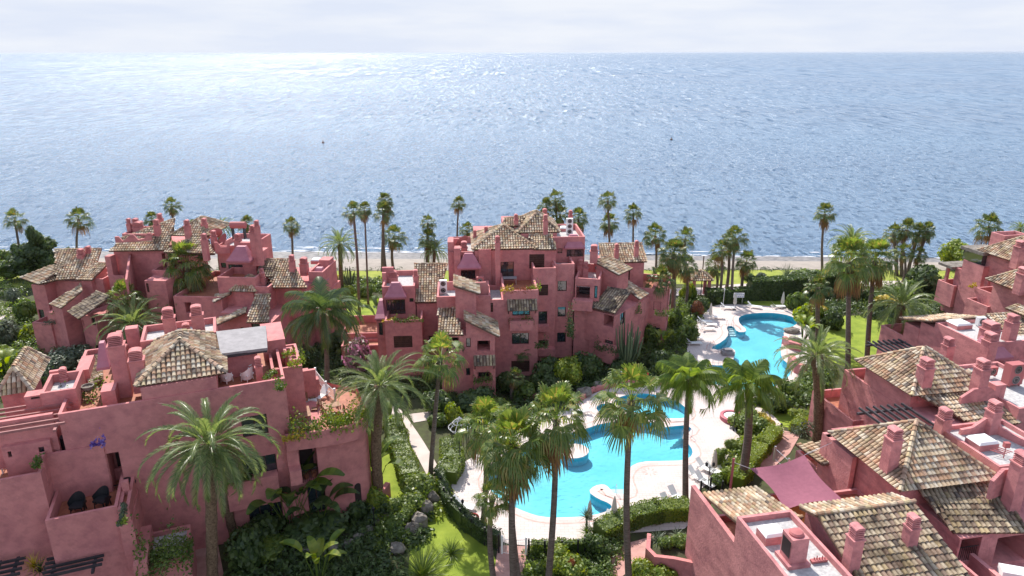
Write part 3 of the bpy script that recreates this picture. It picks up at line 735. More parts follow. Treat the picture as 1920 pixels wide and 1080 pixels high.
def ac_unit(px, py, z, ang, label, w=.95, h=1.2, fans=2, d=.4, m='white', face='F', group='air conditioner units on the roofs'):
    p = P(px, py, z); root = thing('air_conditioner', label, 'air conditioner', p, group); a = math.radians(ang); mb = MB()
    mb.box(p + Vector((0, 0, .12)), w, d, h, a); [mb.box(p + Vector((math.cos(a)*x, math.sin(a)*x, 0)), .08, d, .12, a) for x in (-w*.35, w*.35)]
    obj('casing', mb, M[m], root)
    for i in range(fans):
        zc = .12 + h*(i+.5)/fans; r = min(w*.36, h/fans*.42); N = 14; g = MB()
        def at(x, y, zz): return p + Vector((math.cos(a)*x + math.sin(a)*(d/2+y), math.sin(a)*x - math.cos(a)*(d/2+y), zz))
        g.add([at(0, .012, zc)] + [at(r*math.cos(t*2*math.pi/N), .012, zc + r*math.sin(t*2*math.pi/N)) for t in range(N)], [(0, 1+t, 1+(t+1) % N) for t in range(N)]); f = obj('fan', g, M['black'], root)
        g = MB()
        for rr in (.45, .85):
            for t in range(N):
                t0, t1 = t*2*math.pi/N, (t+1)*2*math.pi/N
                g.add([at(r*rr*math.cos(t0), .025, zc+r*rr*math.sin(t0)), at(r*rr*math.cos(t1), .025, zc+r*rr*math.sin(t1)), at(r*(rr+.08)*math.cos(t1), .025, zc+r*(rr+.08)*math.sin(t1)), at(r*(rr+.08)*math.cos(t0), .025, zc+r*(rr+.08)*math.sin(t0))], [(0, 1, 2, 3)])
        obj('guard', g, M['steel'], f)
    return root
# ================================================================== the setting
SEAZ = -3.5
def sheet(name, outer, holes, z, m, kind='structure', world=False):
    cv = (lambda p: Vector((p[0], p[1], 0))) if world else (lambda p: P(p[0], p[1], z))
    loops = [[Vector((q.x, q.y, 0)) for q in map(cv, outer)]] + [[Vector((q.x, q.y, 0)) for q in h] for h in holes]
    tri = tessellate_polygon(loops); fl = [q for l in loops for q in l]
    mb = MB(); mb.add([(q.x, q.y, z) for q in fl], []); 
    for t in tri:
        a, b, c = (fl[i] for i in t); cr_ = (b-a).cross(c-a).z
        if abs(cr_) > 1e-9: mb.f.append(tuple(t) if cr_ > 0 else tuple(reversed(t)))
    o = obj(name, mb, m); o['kind'] = kind; return o
def smooth_poly(pts, n=3):
    for _ in range(n-1):
        out = []
        for i in range(len(pts)):
            a, b = pts[i], pts[(i+1) % len(pts)]; out += [(a[0]*.75+b[0]*.25, a[1]*.75+b[1]*.25), (a[0]*.25+b[0]*.75, a[1]*.25+b[1]*.75)]
        pts = out
    return pts
# sea
def sea_mat():
    m = bpy.data.materials.new('sea_water'); m.use_nodes = True; t = m.node_tree; b = t.nodes['Principled BSDF']
    b.inputs['Base Color'].default_value = (.018, .085, .22, 1); b.inputs['Roughness'].default_value = .13; b.inputs['IOR'].default_value = 1.33
    g = nn(t, 'ShaderNodeNewGeometry')
    def nz(sc, st, det=4, rg=.55, rot=0):
        mp_ = nn(t, 'ShaderNodeMapping'); mp_.inputs['Scale'].default_value = st; mp_.inputs['Rotation'].default_value = (0, 0, rot); t.links.new(g.outputs['Position'], mp_.inputs[0])
        n = nn(t, 'ShaderNodeTexNoise'); n.inputs['Scale'].default_value = sc; n.inputs['Detail'].default_value = det; n.inputs['Roughness'].default_value = rg; t.links.new(mp_.outputs[0], n.inputs['Vector']); return n
    a = nz(.09, (.55, 1.5, 1), 4, .6, rot=.1); c = nz(.5, (.6, 1.5, 1), 9, .68, rot=-.12)
    ad = nn(t, 'ShaderNodeMath', operation='MULTIPLY_ADD'); ad.inputs[1].default_value = 1.5; t.links.new(a.outputs['Fac'], ad.inputs[0]); t.links.new(c.outputs['Fac'], ad.inputs[2])
    bu = nn(t, 'ShaderNodeBump'); bu.inputs['Strength'].default_value = 1.0; bu.inputs['Distance'].default_value = .9; t.links.new(ad.outputs[0], bu.inputs['Height']); t.links.new(bu.outputs[0], b.inputs['Normal'])
    # wave facets: small tilted faces, larger offshore, that catch the sun
    prev = bu.outputs[0]
    yy = nn(t, 'ShaderNodeSeparateXYZ'); t.links.new(g.outputs['Position'], yy.inputs[0])
    def facets(sx, sy, y0, y1, y2, y3, k):
        mp_ = nn(t, 'ShaderNodeMapping'); mp_.inputs['Scale'].default_value = (sx, sy, 1); t.links.new(g.outputs['Position'], mp_.inputs[0])
        v = nn(t, 'ShaderNodeTexVoronoi'); v.voronoi_dimensions = '2D'; v.inputs['Scale'].default_value = 1; t.links.new(mp_.outputs[0], v.inputs['Vector'])
        sb = nn(t, 'ShaderNodeVectorMath', operation='SUBTRACT'); sb.inputs[1].default_value = (.5, .5, .5); t.links.new(v.outputs['Color'], sb.inputs[0])
        m1 = nn(t, 'ShaderNodeVectorMath', operation='MULTIPLY'); ab = nn(t, 'ShaderNodeVectorMath', operation='ABSOLUTE'); t.links.new(sb.outputs[0], ab.inputs[0])
        t.links.new(sb.outputs[0], m1.inputs[0]); t.links.new(ab.outputs[0], m1.inputs[1])
        m2 = nn(t, 'ShaderNodeVectorMath', operation='MULTIPLY'); m2.inputs[1].default_value = (k*1.0, k*1.15, 0); t.links.new(m1.outputs[0], m2.inputs[0])
        r1 = nn(t, 'ShaderNodeMapRange'); r1.inputs['From Min'].default_value = y0; r1.inputs['From Max'].default_value = y1; t.links.new(yy.outputs['Y'], r1.inputs['Value'])
        r2_ = nn(t, 'ShaderNodeMapRange'); r2_.inputs['From Min'].default_value = y2; r2_.inputs['From Max'].default_value = y3; r2_.inputs['To Min'].default_value = 1; r2_.inputs['To Max'].default_value = 0; t.links.new(yy.outputs['Y'], r2_.inputs['Value'])
        mm = nn(t, 'ShaderNodeMath', operation='MULTIPLY'); t.links.new(r1.outputs[0], mm.inputs[0]); t.links.new(r2_.outputs[0], mm.inputs[1])
        sc_ = nn(t, 'ShaderNodeVectorMath', operation='SCALE'); t.links.new(m2.outputs[0], sc_.inputs[0]); t.links.new(mm.outputs[0], sc_.inputs['Scale']); return sc_.outputs[0]
    for f_ in (facets(1.3, .55, -1, 0, 300, 500, 1.95), facets(.55, .10, 260, 420, 900, 1500, 1.95), facets(.20, .022, 800, 1300, 50000, 60000, 1.95)):
        ad_ = nn(t, 'ShaderNodeVectorMath', operation='ADD'); t.links.new(prev, ad_.inputs[0]); t.links.new(f_, ad_.inputs[1]); prev = ad_.outputs[0]
    nm_ = nn(t, 'ShaderNodeVectorMath', operation='NORMALIZE'); t.links.new(prev, nm_.inputs[0]); t.links.new(nm_.outputs[0], b.inputs['Normal'])
    big = nz(.0025, (.35, 1.8, 1), 4); r = ramp(t, [(.35, (.085, .165, .275)), (.65, (.12, .21, .32))]); t.links.new(big.outputs['Fac'], r.inputs[0]); t.links.new(r.outputs[0], b.inputs['Base Color'])
    r2 = nn(t, 'ShaderNodeMapRange'); r2.inputs['From Min'].default_value = .4; r2.inputs['From Max'].default_value = .62; r2.inputs['To Min'].default_value = .20; r2.inputs['To Max'].default_value = .26; t.links.new(big.outputs['Fac'], r2.inputs[0]); t.links.new(r2.outputs[0], b.inputs['Roughness'])
    return m
mb = MB(); mb.quad((-30000, 95, SEAZ), (30000, 95, SEAZ), (30000, 42000, SEAZ), (-30000, 42000, SEAZ)); o = obj('sea', mb, sea_mat()); struct(o)
# beach: slopes from the lawn edge into the water
M['sand'] = noisy('sand', (.27, .235, .205), (.36, .31, .27), .8, .95, bump=.3, c3=(.31, .27, .235))
M['pebble'] = noisy('wet_pebbles', (.07, .07, .078), (.27, .25, .24), 1.1, .7, detail=10, bump=.8, bscale=5)
SH = [(-700, 466), (-60, 470), (600, 473), (1000, 477), (1300, 481), (1550, 484), (1800, 487), (2700, 490)]
LE = [(-700, 503), (-60, 504), (600, 505), (1000, 505), (1300, 504.5), (1550, 505), (1800, 507), (2700, 509)]
def shore(t, z): return [(x, y) for x, y in SH]
rows = []
N = 160
for i in range(N+1):
    f = i/N*(len(SH)-1); k = min(int(f), len(SH)-2); q = f-k
    sx = SH[k][0] + (SH[k+1][0]-SH[k][0])*q; sy = SH[k][1] + (SH[k+1][1]-SH[k][1])*q; lx = LE[k][0] + (LE[k+1][0]-LE[k][0])*q; ly = LE[k][1] + (LE[k+1][1]-LE[k][1])*q
    w = noise.noise(Vector((i*.35, 0, 0)))*.9
    s_ = P(sx, sy + w*.8, SEAZ); l_ = P(lx, ly, -.1); d = s_ - l_; rows.append([l_ - d*.05, l_, l_ + d*.25 + Vector((0, 0, .35)), l_ + d*.52 + Vector((0, 0, .25)), s_ + Vector((0, 0, .12)), s_ + d*.35 + Vector((0, 0, -1.2))])
mb = MB(); mb2 = MB()
for i in range(N):
    a, b = rows[i], rows[i+1]
    for k in (0, 1, 2): mb.quad(a[k], b[k], b[k+1], a[k+1])
    for k in (3, 4): mb2.quad(a[k], b[k], b[k+1], a[k+1])
struct(obj('beach', mb, M['sand'])); struct(obj('shingle', mb2, M['pebble']))
rows_sh = rows
# surf foam: thin broken strips of white water lying on the sea along the shore
fo = MB(); rr = random.Random(5)
for i in range(N):
    a = rows[i][4]; b = rows[i+1][4]; L = (b-a).length; n = int(L/1.1)+1
    for j in range(n):
        for lane, pr in ((.0, .6 if i < 105 else .45), (1.2, .3 if i < 100 else .12), (3.4, .2 if i < 95 else .05)):
            if rr.random() > pr: continue
            q = a.lerp(b, (j+rr.random())/n); ww = rr.uniform(.5, 2.6); hh = rr.uniform(.12, .42); y = q.y + lane + rr.uniform(-.4, .5) + .25
            fo.add([(q.x-ww, y, SEAZ+.03), (q.x-ww*.4, y-hh, SEAZ+.03), (q.x+ww*.5, y-hh*.7, SEAZ+.03), (q.x+ww, y+.05, SEAZ+.03), (q.x+ww*.3, y+hh, SEAZ+.03), (q.x-ww*.5, y+hh*.6, SEAZ+.03)], [(0, 1, 2, 3, 4, 5)])
M['foam'] = noisy('foam', (.45, .47, .52), (.7, .71, .74), 2, .8)
o = obj('surf_foam', fo, M['foam']); o['kind'] = 'stuff'; o['label'] = 'thin white surf breaking along the pebbly shoreline'
# pools, deck, ground
POOL1 = [(1053, 971), (1015, 970), (985, 961), (952, 946), (925, 927), (908, 905), (920, 880), (950, 862), (975, 848), (1000, 836), (1022, 826), (1065, 813), (1100, 803), (1125, 794), (1180, 788), (1215, 790), (1240, 802), (1262, 799), (1288, 797), (1299, 807), (1274, 818), (1296, 838), (1299, 853), (1284, 864), (1240, 865), (1200, 866), (1180, 876), (1171, 890), (1171, 903), (1178, 918), (1177, 927), (1149, 927), (1140, 914), (1131, 908), (1114, 911), (1102, 922), (1120, 935), (1143, 944), (1148, 953), (1128, 963), (1095, 969)]
ISLE = [(1048, 840), (1060, 833), (1085, 832), (1102, 840), (1103, 851), (1088, 859), (1066, 860), (1050, 852)]
POOL1B = [(1150, 752), (1165, 742), (1195, 737), (1223, 739), (1257, 746), (1281, 760), (1292, 775), (1285, 785), (1249, 785), (1215, 780), (1185, 772), (1160, 766)]
KID = [(1115, 764), (1125, 757), (1142, 757), (1150, 764), (1140, 774), (1122, 774)]
POOL2 = [(1383, 600), (1386, 594), (1400, 589), (1430, 586.5), (1455, 587.5), (1480, 592), (1497, 601), (1490, 612), (1472, 618), (1468, 628), (1474, 638), (1463, 648), (1464, 672), (1479, 684), (1484, 700), (1470, 716), (1440, 730), (1395, 732), (1348, 724), (1322, 712), (1309, 699), (1329, 684), (1350, 686), (1370, 682), (1378, 664), (1376, 655), (1360, 652), (1348, 657.5), (1329, 653), (1355, 640), (1366, 627), (1360, 612), (1374, 611.5), (1382, 623), (1397, 623), (1398, 617), (1387, 609)]
DECK = [(844, 918), (850, 890), (866, 868), (900, 848), (930, 836), (965, 815), (1010, 792), (1050, 775), (1080, 757), (1112, 736), (1165, 723), (1215, 720), (1262, 727), (1300, 738), (1301, 712), (1290, 690), (1286, 655), (1292, 630), (1305, 607), (1322, 585), (1338, 572), (1380, 571), (1440, 574), (1490, 580), (1515, 592), (1520, 620), (1510, 660), (1515, 700), (1490, 725), (1450, 742), (1400, 752), (1372, 762), (1385, 790), (1376, 808), (1388, 822), (1380, 840), (1362, 855), (1350, 885), (1322, 912), (1296, 925), (1300, 990), (1230, 996), (1170, 1000), (1110, 1022), (1000, 1024), (936, 1018), (900, 988), (864, 945)]
# a circle-smoothed outline for the water edges
pp1, pp1b, pkid, pp2, pdeck, pisle = (smooth_poly(x, 2) for x in (POOL1, POOL1B, KID, POOL2, DECK, ISLE))
DZ = .05
W_ = lambda pts, z=DZ: [P(x, y, z) for x, y in pts]
holes = [W_(pp1), W_(pp1b), W_(pkid), W_(pp2)]
def deck_mat():
    m = noisy('pool_deck_paving', (.56, .48, .455), (.66, .585, .56), .5, .85, bump=.15); t = m.node_tree; b = t.nodes['Principled BSDF']
    g = nn(t, 'ShaderNodeNewGeometry'); br = nn(t, 'ShaderNodeTexBrick'); br.offset = .5
    br.inputs['Scale'].default_value = 1.0; br.inputs['Brick Width'].default_value = .6; br.inputs['Row Height'].default_value = .3; br.inputs['Mortar Size'].default_value = .012
    br.inputs['Color1'].default_value = (1, 1, 1, 1); br.inputs['Color2'].default_value = (.93, .91, .9, 1); br.inputs['Mortar'].default_value = (.72, .66, .63, 1)
    t.links.new(g.outputs['Position'], br.inputs['Vector']); old = b.inputs['Base Color'].links[0].from_socket
    mm = nn(t, 'ShaderNodeMixRGB', blend_type='MULTIPLY'); mm.inputs['Fac'].default_value = 1; t.links.new(old, mm.inputs['Color1']); t.links.new(br.outputs[0], mm.inputs['Color2']); t.links.new(mm.outputs[0], b.inputs['Base Color']); return m
M['deck'] = deck_mat(); M['coping'] = noisy('pink_coping', (.50, .30, .26), (.62, .42, .37), 2, .8)
sheet('pool_deck', pdeck, holes, DZ, M['deck'])
def rim(pts, w, name, m, off=0.0, z=DZ+.006):
    """coping band round an outline, outwards"""
    q = W_(pts); n = len(q); cx = sum(p.x for p in q)/n; area = sum(q[i].x*q[(i+1) % n].y - q[(i+1) % n].x*q[i].y for i in range(n)); sg = 1 if area > 0 else -1
    mb = MB(); A = []; B = []
    for i in range(n):
        d = (q[(i+1) % n] - q[i-1]).normalized(); o_ = Vector((d.y, -d.x, 0))*sg; A.append(q[i]+o_*off); B.append(q[i]+o_*(off+w))
    for i in range(n):
        k = (i+1) % n; mb.quad(*[Vector((p.x, p.y, z)) for p in (A[i], A[k], B[k], B[i])])
    o = obj(name, mb, m); struct(o)
M['coping2'] = noisy('pale_coping', (.57, .46, .43), (.64, .53, .50), 2, .75)
for pts in (pp1, pp1b, pp2, pkid):
    rim(pts, .38, 'pool_coping', M['coping2'], -.03); rim(pts, .13, 'coping_band', M['coping'], .62)
def pool_mat(name, c1, c2):
    m = noisy(name, c1, c2, .35, .4); t = m.node_tree; b = t.nodes['Principled BSDF']
    g = nn(t, 'ShaderNodeNewGeometry'); v = nn(t, 'ShaderNodeTexVoronoi'); v.inputs['Scale'].default_value = 5; t.links.new(g.outputs['Position'], v.inputs['Vector'])
    r = ramp(t, [(0, (.9, .96, 1)), (1, (1, 1, 1))]); t.links.new(v.outputs['Color'], r.inputs[0]); old = b.inputs['Base Color'].links[0].from_socket
    mm = nn(t, 'ShaderNodeMixRGB', blend_type='MULTIPLY'); mm.inputs['Fac'].default_value = 1; t.links.new(old, mm.inputs['Color1']); t.links.new(r.outputs[0], mm.inputs['Color2']); t.links.new(mm.outputs[0], b.inputs['Base Color']); return m
M['basin'] = pool_mat('pool_mosaic', (.17, .60, .72), (.24, .70, .78)); M['basinwall'] = pool_mat('pool_wall_mosaic', (.10, .48, .62), (.14, .55, .68))
def water_mat():
    m = bpy.data.materials.new('pool_water'); m.use_nodes = True; t = m.node_tree; t.nodes.clear(); out = nn(t, 'ShaderNodeOutputMaterial')
    tr = nn(t, 'ShaderNodeBsdfTransparent'); tr.inputs[0].default_value = (.80, .97, 1, 1); gl = nn(t, 'ShaderNodeBsdfGlossy'); gl.inputs['Roughness'].default_value = .04
    fr = nn(t, 'ShaderNodeFresnel'); fr.inputs['IOR'].default_value = 1.33; g = nn(t, 'ShaderNodeNewGeometry')
    n = nn(t, 'ShaderNodeTexNoise'); n.inputs['Scale'].default_value = 2.6; n.inputs['Detail'].default_value = 3; t.links.new(g.outputs['Position'], n.inputs['Vector'])
    bu = nn(t, 'ShaderNodeBump'); bu.inputs['Strength'].default_value = .6; bu.inputs['Distance'].default_value = .06; t.links.new(n.outputs['Fac'], bu.inputs['Height'])
    t.links.new(bu.outputs[0], gl.inputs['Normal']); t.links.new(bu.outputs[0], fr.inputs['Normal'])
    mx_ = nn(t, 'ShaderNodeMixShader'); t.links.new(fr.outputs[0], mx_.inputs[0]); t.links.new(tr.outputs[0], mx_.inputs[1]); t.links.new(gl.outputs[0], mx_.inputs[2]); t.links.new(mx_.outputs[0], out.inputs[0]); return m
M['water'] = water_mat(); M['basin2'] = M['basin']
for pts, dep, nm in ((pp1, .85, ''), (pp1b, .8, ''), (pkid, .3, ''), (pp2, .85, '')):
    q = W_(pts); n = len(q); mb = MB()
    for i in range(n):
        k = (i+1) % n; mb.quad(*[Vector((a.x, a.y, zz)) for a, zz in ((q[i], DZ), (q[k], DZ), (q[k], -dep), (q[i], -dep))])
    struct(obj('pool_wall', mb, M['basinwall']))
    tri = tessellate_polygon([[Vector((a.x, a.y, 0)) for a in q]]); mb = MB(); mb.add([(a.x, a.y, -dep) for a in q], [tuple(x) for x in tri]); struct(obj('pool_floor', mb, M['basin'], fix=False))
    mb = MB(); mb.add([(a.x, a.y, -.12) for a in q], [tuple(x) for x in tri]); struct(obj('pool_water', mb, M['water'], fix=False))
for o in bpy.data.objects:
    if o.name.startswith(('pool_water', 'pool_floor')):
        for p_ in o.data.polygons:
            if p_.normal.z < 0: p_.flip()
# the island in the near pool
mb = MB(); iq = W_(pisle); mb.prism([(a.x, a.y) for a in iq], -.84, .06); o = obj('pool_island', mb, M['basinwall'], fix=True); struct(o)
mb = MB(); mb.add([(a.x, a.y, .066) for a in iq], [tuple(range(len(iq)))]); struct(obj('island_top', mb, M['coping2'], fix=True))
# wide steps into the pools (pale treads under water)
def steps(a, b, dx, dy, n, dep=.8):
    A, B = P(*a), P(*b); D = Vector((dx, dy, 0)); mb = MB()
    for i in range(n):
        z = -.22 - .6*i/n; p0 = A + D*(i*.42); p1 = B + D*(i*.42); p2 = B + D*((i+1)*.42); p3 = A + D*((i+1)*.42)
        mb.prism([(q.x, q.y) for q in (p0, p1, p2, p3)], -.84, z)
    struct(obj('pool_steps', mb, M['white'], fix=True))
steps((1149, 927), (1177, 927), 0, 1, 4); steps((1360, 612), (1374, 612), .1, -1, 4); steps((1329, 685), (1350, 687), .2, -1, 4); steps((1299, 808), (1276, 818), -.7, -.5, 4)
GX = [(-260, 8), (260, 8), (260, 90)]
far = [(r[0].x, r[0].y) for r in rows_sh][::-1]
outer = [(-330, 6), (330, 6), (330, far[0][1])] + [f for f in far if abs(f[0]) < 325] + [(-330, far[-1][1])]
sheet('ground', outer, holes, 0.0, M['soil'], world=True)
def grass_mat(name, c1, c2):
    m = noisy(name, c1, c2, .7, .95, bump=.6, bscale=18, detail=9); return m
M['grass'] = grass_mat('lawn_grass', (.15, .21, .02), (.27, .33, .04)); M['grassfar'] = grass_mat('seaside_lawn', (.22, .27, .04), (.34, .36, .07))
def lawn(pts, nm='lawn', z=.02, m='grass'): return sheet(nm, smooth_poly(pts, 2), [], z, M[m])
sheet('seaside_lawn', [(-400, 505.5), (600, 506), (1000, 506), (1300, 505.5), (1550, 506), (1800, 508), (2300, 510), (2300, 538), (1500, 534), (1000, 532), (600, 530), (-400, 545)], [], .015, M['grassfar'])
sheet('promenade', [(1230, 543), (1330, 539), (1380, 533), (1500, 529), (1700, 527), (1950, 525), (1950, 534), (1700, 537), (1500, 541), (1400, 548), (1330, 553), (1240, 556)], [], .03, M['deck'])
lawn([(590, 548), (724, 548), (724, 620), (600, 622), (560, 600)], m='grass'); lawn([(1395, 560), (1475, 560), (1480, 577), (1395, 572)], m='grass')
lawn([(1425, 757), (1450, 766), (1500, 772), (1530, 775), (1530, 806), (1462, 802), (1445, 782), (1425, 772)]); lawn([(1540, 600), (1600, 590), (1700, 600), (1680, 690), (1560, 690), (1530, 640)], m='grass')
lawn([(790, 950), (830, 940), (870, 985), (932, 1040), (935, 1110), (760, 1110), (770, 1010)]); lawn([(712, 850), (730, 846), (765, 890), (770, 925), (735, 945), (712, 930)]); lawn([(975, 1052), (1090, 1045), (1060, 1100), (960, 1100)]); lawn([(-60, 512), (20, 512), (22, 532), (-60, 540)])
lawn([(1560, 505), (1730, 508), (1730, 530), (1560, 530)], m='grassfar')
PATHW = noisy('pale_path', (.50, .42, .38), (.60, .51, .46), .8, .9, bump=.2)
sheet('garden_path', smooth_poly([(722, 762), (745, 760), (775, 800), (800, 838), (830, 892), (828, 906), (806, 905), (790, 872), (768, 832), (748, 795)], 2), [], .04, PATHW)
sheet('garden_path', [(765, 776), (838, 768), (842, 780), (775, 792)], [], .045, PATHW)
sheet('lower_path', [(933, 1022), (988, 1024), (975, 1110), (920, 1110)], [], .04, M['path']); sheet('lower_path', [(1170, 1020), (1225, 1005), (1215, 1040), (1130, 1110), (1070, 1110)], [], .04, M['path'])
sheet('ramp', [(1398, 880), (1430, 840), (1470, 808), (1500, 815), (1480, 850), (1440, 885)], [], .04, M['path']); sheet('winding_path', smooth_poly([(1418, 762), (1445, 775), (1468, 800), (1470, 815), (1452, 812), (1440, 790), (1412, 772)], 2), [], .045, M['coping2'])
sheet('service_path', [(355, 1000), (400, 985), (425, 1110), (350, 1110)], [], .04, M['path'])
# ================================================================== palms
# key, crown x, y, base x, y, diameter px, label
palm('F0', 27, 412, 46, 520, 46, 'fan palm furthest left, standing above the dark trees beside the sea')
palm('F1', 147, 410, 151, 512, 54, 'fan palm behind the faceted tiled roof, second from the left')
palm('F2', 322, 386, 326, 520, 36, 'small-crowned fan palm rising above the top left roof against the sea')
palm('F3', 284, 412, 286, 520, 34, 'fan palm crown half hidden between roof chimneys on the left')
palm('F0', 362, 425, 364, 515, 30, 'low fan palm peeking over the left tiled ridge')
palm('D0', 413, 424, 415, 520, 58, 'date palm peeking over the roof beside the water tank on the left')
palm('F1', 463, 420, 464, 518, 38, 'fan palm peeking over the roof edge behind the tall twin chimneys')
palm('F2', 546, 424, 549, 516, 36, 'lone slim fan palm on the beach left of the lawn')
palm('D1', 637, 458, 640, 540, 88, 'date palm at the beach edge on the seaside lawn', tr=.3)
palm('F0', 662, 398, 673, 588, 46, 'tall slim fan palm on the green lawn with a long bare trunk')
palm('F3', 683, 394, 690, 570, 34, 'thinner fan palm right behind the tall one on the lawn', tr=.12)
palm('F1', 719, 398, 723, 515, 44, 'fan palm with shaggy crown, front one of the tall pair over the beach', tr=.24)
palm('F4', 722, 378, 716, 508, 36, 'tallest fan palm over the beach behind its twin', tr=.16)
palm('F2', 738, 445, 737, 505, 52, 'shorter fan palm beside the tall pair on the beach', tr=.2)
palm('F0', 802, 418, 806, 520, 36, 'fan palm with stacked crown left of the central building'); palm('F3', 803, 450, 800, 525, 44, 'bushy fan palm under the stacked crown left of the central building')
palm('D2', 815, 470, 816, 530, 66, 'feathery date palm hugging the left side of the central building', tr=.25)
palm('F1', 860, 382, 861, 518, 34, 'lone fan palm above the central building against the sea', tr=.14)
palm('F2', 875, 432, 876, 515, 34, 'fan palm crown just above the satellite dish of the central building')
for i, (x, y, d, lb) in enumerate(((1041, 376, 42, 'highest crown in the fan palm clump behind the central chimneys'), (1024, 388, 40, 'left crown in the fan palm clump behind the central chimneys'), (1050, 405, 46, 'low broad crown in the fan palm clump behind the central chimneys'), (1084, 410, 44, 'fan palm right of the metal flue on the central building'))):
    palm('F%d' % (i % 4), x, y, x+2, 516, d, lb)
palm('F0', 1139, 377, 1140, 520, 42, 'tall fan palm with brown skirt behind the right wing roof', tr=.15)
palm('F3', 1142, 420, 1144, 512, 42, 'shorter fan palm under the tall one behind the right wing roof')
palm('F1', 1187, 400, 1184, 512, 40, 'fan palm leaning slightly over the right wing roof edge', tr=.15)
palm('F2', 1228, 443, 1227, 525, 50, 'fan palm by the beach just right of the central building')
palm('F0', 1284, 448, 1283, 530, 48, 'fan palm by the beach second to the right of the central building')
palm('F4', 1262, 478, 1258, 610, 66, 'big shaggy fan palm beside the right wing wall', tr=.26)
palm('F1', 1238, 525, 1240, 640, 62, 'fan palm with upright leaves in front of the right wing wall', tr=.22)
palm('F3', 1285, 500, 1284, 575, 52, 'fan palm beside the small tiled gazebo')
palm('F2', 1378, 448, 1371, 565, 50, 'tallest fan palm of the clump by the promenade')
palm('F0', 1353, 470, 1347, 562, 48, 'left leaning fan palm of the clump by the promenade')
palm('F1', 1365, 455, 1362, 540, 44, 'middle fan palm of the clump by the promenade', tr=.2); palm('F3', 1399, 492, 1390, 545, 46, 'low right fan palm of the clump by the promenade', tr=.2)
palm('F2', 1340, 500, 1343, 543, 44, 'low left fan palm of the clump by the promenade')
palm('F3', 1546, 402, 1541, 510, 46, 'tall solitary fan palm by the beach right of the pools', tr=.17)
palm('D0', 1597, 452, 1600, 560, 90, 'date palm crown behind the big shaggy fan palms on the right', tr=.3)
palm('F4', 1592, 492, 1588, 700, 98, 'huge shaggy fan palm with yellowing skirt beside the right lawn', tr=.24)
palm('F4', 1640, 490, 1624, 680, 86, 'dense fan palm right of the huge shaggy one', tr=.24)
palm('F1', 1533, 540, 1532, 640, 58, 'leaning fan palm at the right end of the far pool', tr=.24)
for i, (x, y, d, bx) in enumerate(((1675, 440, 44, 1680), (1700, 432, 50, 1690), (1722, 440, 48, 1700), (1738, 434, 36, 1712))):
    palm('F%d' % (i % 4), x, y, bx, 518+i, d, ('leftmost crown of the shaggy fan palm grove by the beach', 'highest crown of the shaggy fan palm grove by the beach', 'olive crown right of the highest one in the shaggy beach grove', 'rightmost crown of the shaggy fan palm grove by the beach')[i], tr=.24)
palm('F0', 1694, 475, 1692, 530, 40, 'small young fan palm under the shaggy beach grove'); palm('F2', 1722, 480, 1716, 528, 34, 'thin young fan palm right of the grove trunks', tr=.12)
palm('F1', 1853, 426, 1851, 520, 58, 'fan palm rising behind the top right house', tr=.2); palm('D2', 1912, 430, 1912, 520, 44, 'date palm at the right edge behind the top house')
palm('D1', 1690, 572, 1664, 690, 145, 'date palm arching over the pink wall of the right-hand houses', tr=.33)
palm('D2', 1530, 668, 1530, 835, 165, 'large date palm between the far pool and the right-hand houses', tr=.42)
palm('Q0', 1403, 722, 1389, 905, 135, 'queen palm with bulging trunk by the round spa tub', tr=.3)
palm('Q1', 1291, 712, 1284, 948, 138, 'queen palm with a slender dark trunk beside the near pool', tr=.2)
palm('F2', 1183, 752, 1178, 1100, 150, 'tall fan palm in front of the near pool, rightmost of the foreground row', tr=.19)
palm('F3', 1042, 788, 1026, 1100, 142, 'tall fan palm leaning right in front of the near pool', tr=.19)
palm('F4', 962, 835, 963, 1105, 150, 'thick-trunked fan palm at the left of the near pool', tr=.21); palm('F0', 957, 875, 973, 1108, 118, 'second trunk rising beside the thick-trunked fan palm', tr=.17)
palm('F1', 912, 800, 905, 985, 128, 'fan palm with fresh light leaves behind the thick-trunked one', tr=.19); palm('F2', 922, 935, 926, 1100, 78, 'short fan palm in front of the left corner of the pool deck', tr=.17)
palm('F0', 825, 672, 806, 898, 108, 'fan palm with curved trunk over the pale garden path', tr=.17)
palm('D0', 712, 722, 712, 940, 205, 'large date palm beside the curved garden wall', tr=.38)
palm('D9', 392, 830, 398, 1100, 275, 'huge date palm in front of the pink block at lower left', tr=.34, lean=0)
palm('D1', 425, 860, 440, 1012, 130, 'shaded date palm behind the huge one at lower left', tr=.3)
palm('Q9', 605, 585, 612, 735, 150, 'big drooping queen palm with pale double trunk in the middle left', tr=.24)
palm('F4', 352, 498, 345, 640, 98, 'bushy fan palm standing before the top left building', tr=.3)
palm('D2', 335, 570, 340, 650, 110, 'date palm spreading low before the top left building', tr=.3)
palm('D0', 250, 606, 252, 690, 150, 'date palm fountain of fronds behind the near pink roof', tr=.35); palm('F1', 232, 560, 233, 670, 82, 'fan palm with a yellow new leaf left of the low date palm')
palm('F3', 978, 660, 975, 700, 40, 'small dark fan palm in the shaded court of the central building', tr=.12); palm('F0', 966, 706, 960, 748, 40, 'small dark fan palm lowest in the shaded court')
